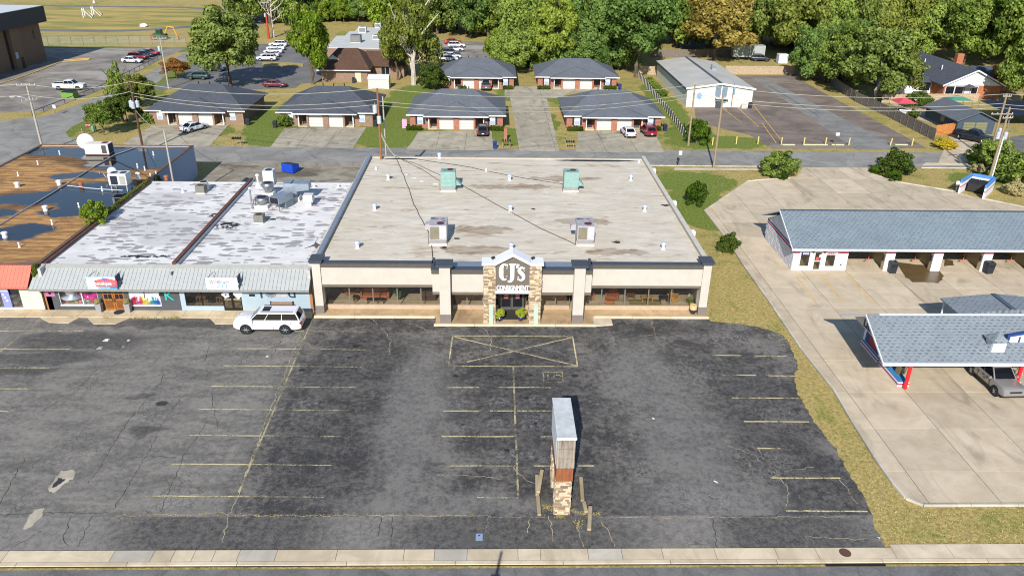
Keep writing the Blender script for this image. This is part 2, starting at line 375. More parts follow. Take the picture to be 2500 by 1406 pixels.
# ------------------------------------------------------------------ the land
struct('ground', MB().sheet([(-700, -60), (700, -60), (700, 900), (-700, 900)], 0), G_GRASS)
lot_pts = [(-75, 33.45), (P(2165, 1340).x, 33.45)]+pix([(2130, 1270), (2112, 1218), (2078, 1168), (2044, 1102), (2012, 1062), (1985, 1030), (1966, 990), (1946, 962), (1940, 925), (1948, 892), (1938, 868), (1928, 842), (1912, 818), (1866, 801), (1800, 789), (1735, 785)])+[(19.4, 62.6), (-75, 62.6)]
# a ragged right edge
rg = random.Random(3); lp = []
for i in range(len(lot_pts)):
    a = lot_pts[i]; b = lot_pts[(i+1) % len(lot_pts)]; lp.append(a)
    if 1 <= i <= 16:
        for k in range(1, 6):
            f = k/6; lp.append((a[0]+(b[0]-a[0])*f+rg.uniform(-.12, .14), a[1]+(b[1]-a[1])*f+rg.uniform(-.1, .1)))
lot = sheet('parking_lot', lp, .012, G_LOT)
fs = struct('front_street', MB().sheet([(-120, 12), (120, 12), (120, 32.05), (-120, 32.05)], .006), G_STREET2)
# gutter pavement along the front street: slabs with joints
gut = struct('front_pavement', MB().sheet([(-75, 32.2), (80, 32.2), (80, 33.50), (-75, 33.50)], .02), DIRT)
joints = [P(x, 1362).x for x in (10, 272, 370, 420, 470, 520, 580, 672, 820, 985, 1060, 1140, 1265, 1320, 1437, 1520, 1620, 1750, 1900, 2000, 2190, 2330)]
joints = [-74]+[-74+6*i for i in range(1, 8)]+joints+[35, 41, 47, 53, 59, 65, 71, 79]
pale = {P(x, 1362).x for x in (272, 580, 1060, 1437)}
C_TAN2 = mat_concrete('grey_gutter_concrete', (168, 160, 146), (188, 180, 164), (150, 142, 128), .3)
for a, b in zip(joints, joints[1:]):
    if b-a < .3: continue
    MB().prism([(a+.012, 32.58), (b-.012, 32.58), (b-.012, 33.44+(.25 if a > 22 else 0)), (a+.012, 33.44+(.25 if a > 22 else 0))], .02, .05).build('slab', C_TAN2 if a in pale else C_TAN, gut)
for i in range(26):
    a = -74+i*6; MB().box(a+.01, a+5.99, 32.28, 32.56, .008, .075).build('kerb_stone', C_TAN, gut, bevel=.02)
q = P(2069, 1361); MB().cyl((q.x, 33.05, .05), (q.x, 33.05, .062), .33, n=20).build('manhole_cover', pm((86, 58, 44), .8), gut)
q = P(2095, 1390); MB().box(q.x-1.7, q.x+1.7, 32.06, 32.27, .01, .03).build('storm_inlet', pm((14, 13, 12), .9), gut)
sheet('alley', [(-39, 87.5), (-16.2, 87.5), (-16.2, 109), (-39, 109)], .008, G_ALLEY)
bs = sheet('back_street', [(-200, 108.9), (150, 108.9), (150, 117.2), (-200, 117.2)], .016, G_STREET)
sheet('side_street', pix([(-140, 420), (-140, 310), (112, 284), (256, 232), (384, 168), (461, 124), (560, 78), (612, 40), (650, 52), (590, 100), (470, 142), (424, 166), (384, 203), (262, 248), (212, 293), (180, 308), (160, 324), (170, 336), (210, 346), (262, 350), (262, 372)]), .012, G_STREET)
sch = sheet('school_parking_lot', pix([(-200, 330), (-200, 118), (455, 119), (400, 141), (256, 216), (110, 272), (0, 276)]), .008, G_SCHOOL)
ob_lot = sheet('office_parking_lot', pix([(360, 222), (440, 186), (480, 150), (620, 108), (800, 108), (820, 150), (800, 200), (735, 205), (720, 216), (640, 218), (560, 222), (480, 212)]), .008, G_PARK)
MB().prism(ccw(pix([(640, 154), (700, 154), (740, 157), (740, 163), (640, 163)])), .01, .1).build('island', G_GRASS, ob_lot)
sheet('rear_parking_lot', pix([(1050, 98), (1210, 104), (1190, 145), (1060, 152)]), .01, G_SCHOOL)
old = sheet('church_parking_lot', pix([(1695, 263), (1840, 262), (1760, 185), (1932, 184), (2262, 362), (1885, 364), (1830, 330), (1700, 300)]), .009, G_OLD)
sheet('drive_lane', pix([(1838, 192), (1868, 192), (2205, 366), (2090, 366)]), .014, mat_asphalt('lane_asphalt', (112, 110, 106), (130, 128, 124), .3))
# sports ground
trk = []; cx, cy = -118.0, 272.0
for i in range(25): t_ = -math.pi/2+math.pi*i/24; trk.append((cx+34*math.cos(t_), cy+34*math.sin(t_)))
inner = [(cx+29.5*math.cos(-math.pi/2+math.pi*i/24), cy+29.5*math.sin(-math.pi/2+math.pi*i/24)) for i in range(25)]
struct('running_track', MB().sheet(ccw([(-300, cy-34)]+trk+[(-300, cy+34)]), .01), G_PARK)
def mat_field():
    t = NT('field_grass'); p = t.pos(); n = t.noise(t.map(p, scale=(.25, 1, 1)), .14, 6, .65, .6); f = t.noise(p, 2, 5, .7)
    c = t.mix(t.rng(n, .35, .62), srgb(120, 122, 66), srgb(176, 152, 92)); c = t.mix(t.rng(f, .4, .8, 0, .35), c, srgb(96, 88, 46)); return t.done(t.bsdf(c, .95, spec=.15))
struct('sports_field', MB().sheet(ccw([(-300, cy-29.5)]+inner+[(-300, cy+29.5)]), .016), mat_field())

# ------------------------------------------------------------------ painted lines on the lots
def line(parent, a, b, wd, mat, z=.018, name='parking_line', px=True):
    a = P(*a) if px else Vector(a); b = P(*b) if px else Vector(b); d = (b-a); d.z = 0; d.normalize(); n = Vector((-d.y, d.x, 0))*wd/2
    k = max(1, int((b-a).length/1.2)); L = [a.lerp(b, i/k)+Vector((0, rnd.uniform(-.015, .015), 0)) for i in range(k+1)]
    mb = MB()
    for i in range(k): mb.add([(q.x, q.y, z) for q in (L[i]-n, L[i+1]-n, L[i+1]+n, L[i]+n)], [(0, 1, 2, 3)])
    return mb.build(name, mat, parent)
YS = [57.9+.02, 55.62, 53.22, 50.2, 47.1, 44.05, 40.95, 37.95]
for y_, (xa, xb) in zip([808, 852, 894, 944, 1000, 1063.5, 1133.5, 1211.5], [((640, 742), (760, 895)), ((568, 738), (738, 896)), ((545, 716), (716, 886)), ((517, 690), (690, 870)), ((486, 664), (664, 853)), ((443, 634), (634, 832)), ((407, 602), (602, 811)), ((357, 570), (570, 790))]):
    line(lot, (xa[0], y_-1), (xa[1], y_), .10, YEL); line(lot, (xb[0], y_), (xb[1], y_+2), .10, YEL2)
line(lot, (762, 782), (583, 1202), .13, YEL2, .021)
for y_, xb in ((808, 203), (853, 170), (898, 120), (949, 73), (1004, 20)):
    line(lot, (-60 if y_ > 820 else -40, y_), (xb, y_), .11, YEL)
line(lot, (100, 778), (-40, 892), .12, YEL2, .021); line(lot, (45, 778), (15, 806), .1, YEL2, .021)
for xa, xb, y_ in ((1742, 1812, 867), (1842, 1920, 869), (1763, 1846, 915), (1868, 1945, 917), (1787, 1950, 971), (1816, 1975, 1029), (1848, 1905, 1094), (1884, 2052, 1166), (1919, 2118, 1247)):
    line(lot, (xa, y_), (xb, y_+1), .12, YEL)
# crosshatched loading box, stall bank and the accessible-stall emblem by the entrance
for a, b in (((1105, 820), (1398, 822)), ((1105, 820), (1095, 894)), ((1398, 822), (1410, 894)), ((1097, 894), (1410, 895)), ((1110, 823), (1408, 893)), ((1396, 824), (1140, 884))): line(lot, a, b, .11, YEL)
line(lot, (1253, 896), (1265, 1214), .13, YEL2, .021); line(lot, (1165, 1214), (1266, 1215), .11, YEL2)
for y_, xs in ((946, ((1090, 1170), (1218, 1345))), (1003, ((1082, 1175), (1197, 1257), (1262, 1352))), (1065.5, ((1079, 1165), (1165, 1258), (1320, 1352))), (1137, ((1071, 1258), (1303, 1354), (1412, 1450)))):
    for a, b in xs: line(lot, (a, y_), (b, y_), .11, YEL if b-a < 130 else YEL2)
em = [(1326, 908), (1372, 908), (1375, 933), (1328, 933)]
for i in range(4): line(lot, em[i], em[(i+1) % 4], .1, YEL2, .021, 'emblem_frame')
mb = MB(); c0 = P(1352, 922)
for i in range(14):
    a = .6+i*.33; a2 = a+.33
    mb.add([(c0.x+.3+r_*math.cos(t_), c0.y+.05+r_*math.sin(t_), .02) for r_, t_ in ((.28, a), (.38, a), (.38, a2), (.28, a2))], [(0, 1, 2, 3)])
mb.add([(c0.x-.5, c0.y-.35, .02), (c0.x-.4, c0.y-.35, .02), (c0.x-.4, c0.y+.4, .02), (c0.x-.5, c0.y+.4, .02)], [(0, 1, 2, 3)])
mb.add([(c0.x-.4, c0.y-.05, .02), (c0.x+.1, c0.y-.05, .02), (c0.x+.1, c0.y+.05, .02), (c0.x-.4, c0.y+.05, .02)], [(0, 1, 2, 3)])
mb.build('wheelchair_emblem', YEL2, lot)
# cracks and patches with a shape of their own
def crack(mb, pts, wd, z=.016, jit=.12, seed=0):
    r = random.Random(seed); W = [P(*p) for p in pts]; L = []
    for a, b in zip(W, W[1:]):
        k = max(2, int((b-a).length/.25))
        for i in range(k): L.append(a.lerp(b, i/k)+Vector((r.uniform(-jit, jit), r.uniform(-jit, jit), 0)))
    L.append(W[-1])
    for i in range(len(L)-1):
        d = (L[i+1]-L[i]); d.z = 0
        if d.length < 1e-4: continue
        d.normalize(); n = Vector((-d.y, d.x, 0)); w0 = wd*r.uniform(.5, 1.2)/2; w1 = wd*r.uniform(.5, 1.2)/2
        mb.add([(q.x, q.y, z) for q in (L[i]-n*w0, L[i+1]-n*w1, L[i+1]+n*w1, L[i]+n*w0)], [(0, 1, 2, 3)])
mb = MB()
for i, pts in enumerate(([(358, 975), (310, 1030), (275, 1090), (240, 1145), (215, 1180)], [(440, 975), (405, 1020), (350, 1125), (310, 1190), (275, 1245)], [(505, 1030), (450, 1110), (420, 1180), (390, 1250)], [(545, 820), (510, 845), (500, 880)], [(400, 900), (395, 930), (375, 955)], [(690, 820), (660, 880)], [(600, 860), (580, 900)], [(310, 1118), (360, 1114), (430, 1116)],
        [(175, 1262), (155, 1310), (170, 1332)], [(228, 1258), (190, 1335)], [(100, 1295), (35, 1335)], [(930, 1262), (925, 1310)], [(958, 1262), (957, 1335)], [(1740, 1265), (1750, 1335)], [(30, 1345), (0, 1375)], [(530, 1045), (515, 960)], [(240, 900), (180, 960), (90, 1010)], [(60, 1120), (20, 1190), (0, 1230)], [(0, 1256), (120, 1252), (270, 1252)])):
    crack(mb, pts, .04, seed=i, jit=.09)
mb.build('crack', CRACK_D, lot, kind='stuff')
mb = MB()
for i, pts in enumerate(([(905, 775), (930, 800), (955, 830), (950, 865)], [(1000, 790), (1040, 805), (1095, 815)], [(1180, 800), (1200, 825), (1195, 860)], [(1480, 800), (1500, 830)], [(1590, 785), (1600, 815), (1520, 830)], [(1255, 1140), (1290, 1175), (1312, 1180)], [(1850, 1090), (1870, 1130), (1925, 1190), (1920, 1235)], [(1880, 1165), (1940, 1145), (1990, 1140)], [(1770, 1085), (1840, 1110)], [(1070, 1160), (1150, 1160), (1220, 1170)], [(280, 1258), (500, 1256), (540, 1252), (590, 1258), (760, 1258), (1000, 1258), (1180, 1260), (1330, 1262)], [(1400, 1250), (1480, 1264), (1640, 1264), (1860, 1262), (2060, 1262)], [(555, 1256), (545, 1325)], [(1192, 1262), (1185, 1292)], [(1290, 1264), (1288, 1300)], [(1342, 1262), (1350, 1320)], [(1415, 1262), (1410, 1285), (1425, 1335)], [(1472, 1275), (1500, 1335)], [(1965, 1310), (2150, 1318)], [(1970, 1312), (1968, 1335)], [(2050, 1170), (2095, 1230)], [(740, 800), (700, 900), (640, 1050), (590, 1190), (560, 1255)])):
    crack(mb, pts, .045, seed=40+i, jit=.1)
mb.build('crack', CRACK_L, lot, kind='stuff')
def patch(name, pts, mat, z=.019, seed=1, j=.07):
    r = random.Random(seed); W = pix(pts); L = []
    for i in range(len(W)):
        a, b = W[i], W[(i+1) % len(W)]
        for k in range(4): L.append((a[0]+(b[0]-a[0])*k/4+r.uniform(-j, j), a[1]+(b[1]-a[1])*k/4+r.uniform(-j, j)))
    return sheet(name, L, z, mat, lot)
C_POT = mat_concrete('broken_base', (150, 140, 124), (182, 172, 154), (84, 78, 70), .8)
patch('pothole', [(150, 1150), (183, 1146), (182, 1165), (160, 1180), (135, 1202), (115, 1198), (132, 1170)], C_POT)
patch('pothole', [(85, 1243), (108, 1240), (100, 1262), (75, 1288), (55, 1292), (68, 1262)], C_POT, seed=2)
patch('pothole', [(140, 1168), (158, 1170), (148, 1182), (128, 1190)], pm((52, 50, 50)), .022, 5)
for i, (x_, y_) in enumerate(((258, 831), (243, 850), (313, 831), (300, 848), (652, 870))): patch('paint_blotch', [(x_-9, y_+3), (x_, y_-4), (x_+9, y_-3), (x_+4, y_+3)] if i < 2 else [(x_-4, y_+2), (x_, y_-3), (x_+5, y_-1), (x_+2, y_+3)], WHT, .02, i, .03)
patch('asphalt_patch', [(1130, 1297), (1160, 1302), (1185, 1300), (1188, 1330), (1140, 1336), (1116, 1334)], pm((82, 79, 76), .95, var=.2), .0175, 7, .03)
q = P(1170, 1311); mb = MB().box(q.x-.2, q.x+.2, q.y-.26, q.y+.26, .018, .05)
o = mb.build('water_meter_lid', pm((128, 148, 172), .7), None, label='pale blue water meter lid set in the asphalt patch near the front pavement', cat='meter lid')
MB().box(q.x-.05, q.x+.05, q.y+.05, q.y+.14, .05, .06).build('lid_notch', pm((30, 34, 40)), o)
# small litter
for i, (x_, y_, lb) in enumerate(((1595, 1024, 'scrap of white paper litter right of the tall stone sign'), (1747, 1177, 'crumpled cream paper litter on dark asphalt toward the grass strip'), (2145, 1315, 'white paper scrap at the lot corner beside the grass'))):
    q = P(x_, y_); r = random.Random(i); mb = MB()
    pts = [(q.x+r.uniform(-.16, .16), q.y+r.uniform(-.14, .14), .02+r.uniform(0, .09)) for _ in range(7)]
    for k in range(5): mb.add([pts[k], pts[k+1], pts[(k+2) % 7]], [(0, 1, 2)])
    mb.build('paper_litter', pm((225, 222, 214)), None, label=lb, cat='litter')

# ------------------------------------------------------------------ concrete lot of the car wash, slab by slab
clp = ccw(pix([(1720, 516), (1769, 578), (1822, 659), (1880, 741), (1953, 850), (2036, 955), (2076, 1024), (2135, 1119), (2182, 1186), (2210, 1218), (2253, 1235)])+[(80, P(2253, 1235).y), (80, P(2500, 512).y)]+pix([(2500, 507), (2398, 486), (2331, 469), (2193, 446), (2150, 432), (2124, 424), (2118, 410), (1960, 410), (1945, 432), (1850, 441), (1826, 444)]))
cl = sheet('concrete_lot', clp, .02, DIRT)
ys = [36.4, 40.2, 44.9, 49.6, 54.3, 59.0, 63.7, 68.1, 71.6, 81.2, 86, 91, 97, 103, 109.5]
xs = [18+4.55*i for i in range(15)]
for i in range(len(xs)-1):
    for j in range(len(ys)-1):
        p_ = inset_cell_clip(clp, xs[i]+.02, xs[i+1]-.02, ys[j]+.02, ys[j+1]-.02)
        if p_: MB().prism(p_, .02, .055).build('slab', C_LOT, cl)
# kerb round it
def kerb(name, pts, wd, h, mat, parent, z0=.0, seg=3.0):
    for a, b in zip(pts, pts[1:]):
        a = Vector((a[0], a[1], 0)); b = Vector((b[0], b[1], 0)); L = (b-a).length; k = max(1, round(L/seg)); d = (b-a)/L; ang = math.atan2(d.y, d.x)
        for i in range(k):
            c = a+d*(L*(i+.5)/k); MB().cbox((c.x, c.y, z0+h/2), L/k-.015, wd, h, ang).build(name, mat, parent, bevel=.02)
kerb('kerb_stone', pix([(2253, 1235), (2210, 1218), (2182, 1186), (2135, 1119), (2076, 1024), (2036, 955), (1953, 850), (1880, 741), (1822, 659), (1769, 578), (1720, 516), (1826, 444), (1850, 441), (1930, 436)]), .17, .17, C_CURB, cl)
kerb('kerb_stone', [(80, P(2253, 1235).y), tuple(P(2253, 1235)[:2])], .17, .17, C_CURB, cl)
kerb('kerb_stone', pix([(2126, 426), (2193, 446), (2331, 469)]), .17, .17, C_CURB, cl); kerb('kerb_stone', pix([(2398, 486), (2500, 507)]), .17, .17, C_CURB, cl)
for a, b in (((1942, 674), (2005, 674)), ((2005, 674), (2072, 674)), ((1942, 674), (1993, 740)), ((2008, 676), (2060, 741)), ((2072, 674), (2130, 741))): line(cl, a, b, .11, YELO, .062)
# wet streak in front of the second bay
def mat_wet():
    t = NT('wet_concrete'); p = t.pos(); n = t.noise(p, 1.2, 5); return t.done(t.bsdf(t.mix(n, srgb(74, 58, 36), srgb(112, 92, 62)), .35, spec=.5))
def blot(name, pts, z, mat, parent, seed=1, j=.15):
    r = random.Random(seed); W = pix(pts, z); L = []
    for i in range(len(W)):
        a, b = W[i], W[(i+1) % len(W)]
        for k in range(4): L.append((a[0]+(b[0]-a[0])*k/4+r.uniform(-j, j), a[1]+(b[1]-a[1])*k/4+r.uniform(-j, j)))
    return sheet(name, L, z, mat, parent)
blot('wet_stain', [(2190, 640), (2280, 650), (2305, 675), (2290, 690), (2230, 690), (2205, 672)], .06, mat_wet(), cl, 3)
blot('wet_stain', [(2306, 632), (2325, 636), (2330, 647), (2304, 650)], .06, mat_wet(), cl, 4, .08)
# back street kerbs, small pavements, school-strip kerb
bk = sheet('back_street_pavement', pix([(1648, 410), (1850, 412), (1850, 417), (1645, 416)]), .024, C_WALK)
sheet('north_pavement', pix([(2260, 398), (2370, 398), (2370, 405), (2250, 405)]), .024, C_WALK)
for a, b in ((20.5, 46), (62.5, 72)):
    k = int((b-a)/3)
    for i in range(k): MB().box(a+3*i+.01, a+3*i+2.99, 108.72, 108.90, 0, .13).build('kerb_stone', C_CURB, bs, bevel=.02)
# driveways
def driveway(pts, nx, ny, tone=C_DRIVE):
    pts = pix(pts); d = sheet('driveway', pts, .02, DIRT); x0 = min(p[0] for p in pts); x1 = max(p[0] for p in pts); y0 = min(p[1] for p in pts); y1 = max(p[1] for p in pts); P4 = ccw(pts)
    for i in range(nx):
        for j in range(ny):
            p_ = inset_cell_clip(P4, x0+(x1-x0)*i/nx+.02, x0+(x1-x0)*(i+1)/nx-.02, y0+(y1-y0)*j/ny+.02, y0+(y1-y0)*(j+1)/ny-.02)
            if p_: MB().prism(p_, .02, .045).build('slab', tone, d)
driveway([(330, 358), (300, 352), (375, 306), (560, 304), (512, 358)], 3, 2)
driveway([(660, 360), (695, 314), (895, 312), (862, 362)], 3, 2)
driveway([(992, 366), (1008, 345), (1022, 322), (1200, 320), (1205, 367)], 3, 2)
driveway([(1268, 368), (1245, 238), (1232, 236), (1232, 218), (1130, 216), (1130, 212), (1330, 212), (1500, 214), (1500, 220), (1395, 224), (1372, 240), (1335, 240), (1366, 370)], 2, 8)
driveway([(1405, 371), (1412, 330), (1408, 322), (1595, 320), (1622, 372)], 3, 2)
driveway([(2290, 400), (2318, 333), (2405, 345), (2440, 400)], 2, 2, C_LOT)
driveway([(2150, 240), (2280, 270), (2360, 325), (2240, 292)], 2, 2, C_LOT)
# paint in the far lots
for i in range(9):
    line(sch, (35+i*12, 196-i*4.5), (85+i*12, 200-i*4.5), .14, YEL2, .016)
for i in range(7): line(sch, (190+i*18, 205-i*8), (228+i*18, 209-i*8), .14, YEL2, .016)
kerb('kerb_stone', pix([(-20, 212), (40, 194), (100, 172), (150, 152), (215, 147), (222, 144), (150, 148)]), .3, .16, pm((196, 160, 82), .8), sch)
for a, b in (((1755, 258), (1810, 300)), ((1800, 262), (1852, 310)), ((1840, 258), (1905, 340)), ((1740, 240), (1775, 270)), ((1860, 300), (1895, 350))): line(old, a, b, .12, YELO, .02)
for a, b in (((1874, 208), (2000, 285)),): line(old, a, b, .14, CRACK_D, .02, 'tar_seam')
for x_ in (1925, 1976, 2005, 2045, 2200): 
    q = P(x_, 355); MB().cbox((q.x, q.y, .09), 2.0, .22, .15).build('wheel_stop', pm((205, 190, 150), .8), old)

# blades and dry tufts on the near grass strip
rgz = np.random.default_rng(3); strip = pix([(1740, 786), (1850, 806), (1925, 850), (1950, 920), (1950, 965), (1990, 1030), (2050, 1102), (2085, 1170), (2120, 1222), (2135, 1275), (2172, 1342), (2500, 1342), (2500, 1240), (2250, 1238), (2205, 1222), (2176, 1190), (2130, 1124), (2070, 1030), (2030, 960), (1946, 855), (1875, 747), (1815, 664), (1765, 590), (1745, 640)])
sxs = [p[0] for p in strip]; sys_ = [p[1] for p in strip]; n0 = 26000; qx = rgz.uniform(min(sxs), max(sxs), n0); qy = rgz.uniform(min(sys_), max(sys_), n0); ins = np.zeros(n0, bool)
for i in range(len(strip)):
    (xa, ya), (xb, yb) = strip[i-1], strip[i]; cnd = ((ya > qy) != (yb > qy)); ins ^= cnd & (qx < (xb-xa)*(qy-ya)/(yb-ya+1e-12)+xa)
qx, qy = qx[ins], qy[ins]
def blades(qx, qy, hmin, hmax, name, mat, label, seed):
    g = np.random.default_rng(seed); n = len(qx); a = g.uniform(0, 6.283, n); h = g.uniform(hmin, hmax, n); ln = g.uniform(.3, 1.2, n)*h; w_ = g.uniform(.012, .03, n)
    V = np.stack([np.stack([qx-w_*np.sin(a), qy+w_*np.cos(a), np.zeros(n)], 1), np.stack([qx+w_*np.sin(a), qy-w_*np.cos(a), np.zeros(n)], 1), np.stack([qx+ln*np.cos(a), qy+ln*np.sin(a), h], 1)], 1).reshape(-1, 3)
    me = bpy.data.meshes.new(name); me.from_pydata(V.tolist(), [], np.arange(3*n).reshape(-1, 3).tolist()); me.materials.append(mat); o = bpy.data.objects.new(name, me); col.objects.link(o); tag(o, label, 'grass', None, 'stuff')
m_ = rgz.uniform(0, 1, len(qx)) < .68
blades(qx[m_], qy[m_], .03, .09, 'grass_tufts', pm((176, 158, 100), .95, var=.25, vs=3), 'straw-coloured dry grass tufts on the strip beside the lot', 1); blades(qx[~m_], qy[~m_], .03, .10, 'grass_tufts', pm((122, 128, 60), .95, var=.35, vs=3), 'green grass tufts on the strip beside the lot', 2)
# ------------------------------------------------------------------ building materials
def mat_roof_store():
    t = NT('weathered_roll_roof'); p = t.pos(); s1 = t.noise(t.map(p, scale=(.4, 1.3, 1)), .9, 8, .72, .7); s2 = t.noise(t.map(p, scale=(.35, 1.1, 1), loc=(5, 3, 0)), .8, 6, .7, .5); big = t.noise(p, .12, 5, .6)
    c = t.mix(t.rng(s1, .32, .68), srgb(180, 170, 153), srgb(206, 198, 184)); c = t.mix(t.rng(big, .35, .65, 0, .5), c, srgb(188, 176, 156))
    c = t.mix(t.math('MULTIPLY', t.rng(s2, .54, .68), .62), c, srgb(136, 106, 74)); c = t.mix(t.math('MULTIPLY', t.rng(s2, .71, .76), .7), c, srgb(72, 58, 46))
    br = t.ellipses([(8.5, 88, 4.5, .9), (-1.5, 66.4, 3.5, 1.0), (11.5, 66, 3, .8), (-1, 71.5, 3, 1.2), (9, 74, 3, .8), (2, 85, 5, 1)], warp=2.5, wscale=.7)
    c = t.mix(t.math('MULTIPLY', br, t.rng(s1, .4, .62, .3, .85)), c, srgb(120, 94, 66))
    tar = t.ellipses([(13, 95.7, 5.2, .45), (-11.6, 95.8, 2.2, .35)], warp=.4, wscale=1.2); c = t.mix(tar, c, srgb(26, 32, 40))
    seam = t.n('ShaderNodeTexBrick'); t.set(seam.inputs['Vector'], t.map(p, scale=(.14, .14, 1))); t.set(seam.inputs['Scale'], 1); seam.inputs['Brick Width'].default_value = 1.6; seam.inputs['Row Height'].default_value = .13; seam.inputs['Mortar Size'].default_value = .003
    c = t.mix(t.math('MULTIPLY', seam.outputs['Fac'], .12), c, srgb(110, 98, 82)); g = t.noise(p, 7, 4, .7); c = t.mix(t.rng(g, .5, .8, 0, .25), c, srgb(110, 100, 88))
    return t.done(t.bsdf(c, .85, 0, t.bump(g, .2, .01), .3))
def mat_roof_white():
    t = NT('flaking_white_roof'); p = t.pos(); v = t.map(p, scale=(1, 2.1, 1)); a = t.noise(v, 1.15, 2, .45, .3); b = t.noise(v, .33, 5, .6); g = t.noise(p, 5, 4, .7)
    vw = t.vadd(t.map(p, scale=(.62, 1.75, 1)), t.noisec(p, 1.4, 3), .55); vn = t.n('ShaderNodeTexVoronoi', feature='F1'); t.set(vn.inputs['Vector'], vw); t.set(vn.inputs['Scale'], 1.15)
    rr = t.sep(vn.outputs['Color'])[0]; thr = t.math('ADD', t.math('MULTIPLY', t.math('SUBTRACT', rr, .02), .66), t.math('MULTIPLY', t.math('SUBTRACT', b, .5), .9)); m_ = t.rng(t.math('SUBTRACT', thr, t.math('ADD', vn.outputs['Distance'], t.math('MULTIPLY', t.math('SUBTRACT', a, .5), .5))), -.02, .05)
    c = t.mix(t.rng(b, .3, .7), srgb(196, 193, 190), srgb(215, 212, 209)); c = t.mix(t.math('MULTIPLY', m_, .8), c, t.mix(g, srgb(92, 87, 90), srgb(146, 140, 140)))
    wide = t.ellipses([(-33.5, 74, 5, 3.5), (-35, 82, 4, 2), (-30, 70, 4, 2)], warp=3, wscale=.4); c = t.mix(t.math('MULTIPLY', wide, .4), c, srgb(150, 146, 144))
    q = P(556, 551, 4.0); q2 = P(525, 525, 4.0); tar = t.ellipses([(q.x, q.y, 1.2, 1.0), (q2.x, q2.y, .5, .5), (P(380, 626, 4).x, P(380, 626, 4).y, 1.6, .3), (P(335, 626, 4).x, P(335, 626, 4).y, 1.6, .25), (P(680, 535, 4).x, P(680, 535, 4).y, 1.3, .35)], warp=1.2, wscale=2.0)
    c = t.mix(t.math('MULTIPLY', tar, t.rng(t.noise(p, 1.8, 4), .42, .52)), c, srgb(34, 36, 42)); c = t.mix(t.rng(g, .5, .85, 0, .2), c, srgb(150, 146, 140))
    return t.done(t.bsdf(c, .8, 0, t.bump(m_, .3, .01), .3))
def mat_roof_brown():
    t = NT('brown_roll_roof_with_ponds'); p = t.pos(); s1 = t.noise(t.map(p, scale=(.3, 1.1, 1)), .9, 8, .72, .8); g = t.noise(p, 6, 4, .7); b = t.noise(p, .25, 5, .6)
    row = t.n('ShaderNodeTexWave', wave_type='BANDS', bands_direction='Y'); t.set(row.inputs['Vector'], p); t.set(row.inputs['Scale'], .34); t.set(row.inputs['Distortion'], 3.5); t.set(row.inputs['Detail'], 4)
    c = t.mix(t.rng(s1, .34, .66), srgb(128, 92, 54), srgb(190, 146, 92)); c = t.mix(t.rng(row.outputs['Fac'], .9, .99, 0, .55), c, srgb(70, 48, 32)); c = t.mix(t.rng(b, .52, .7, 0, .6), c, srgb(84, 62, 44)); c = t.mix(t.rng(g, .45, .8, 0, .3), c, srgb(66, 50, 36))
    E = [(P(x, y, 4.0).x, P(x, y, 4.0).y, rx*1.2, ry*1.2) for x, y, rx, ry in ((300, 374, 9.0, 2.2), (140, 368, 5, 1.2), (165, 372, 5.0, 1.6), (240, 378, 4, 1.5), (345, 385, 6.5, 2.6), (310, 402, 4.5, 1.8), (400, 375, 4.5, 2.0), (420, 395, 2.5, 2), (70, 486, 3.5, 1.6), (150, 475, 3.0, 1.2), (225, 468, 4.2, 2.6), (235, 495, 3.6, 2.6), (175, 520, 3.0, 1.1), (60, 562, 2.6, 1.3), (20, 575, 2.5, 1.5), (10, 520, 1.6, 1.0), (200, 430, 3, 1), (265, 490, 2, 2))]
    pond = t.ellipses(E, warp=3.2, wscale=.33); damp = t.ellipses([(a, b_, c_*1.35, d_*1.4) for a, b_, c_, d_ in E[:9]], warp=3.5, wscale=.3)
    c = t.mix(t.math('MULTIPLY', damp, .55), c, srgb(64, 46, 32)); c = t.mix(pond, c, srgb(24, 24, 26))
    grey = t.rng(t.sep(p)[1], 65.5, 63.8); c = t.mix(t.math('MULTIPLY', grey, t.rng(b, .42, .55)), c, srgb(104, 88, 78))
    nm = t.bump(t.math('MULTIPLY', g, t.math('SUBTRACT', 1, pond)), .25, .01)
    return t.done(t.bsdf(c, t.rng(pond, 0, 1, .85, .02), 0, nm, t.rng(pond, 0, 1, .3, .6)))
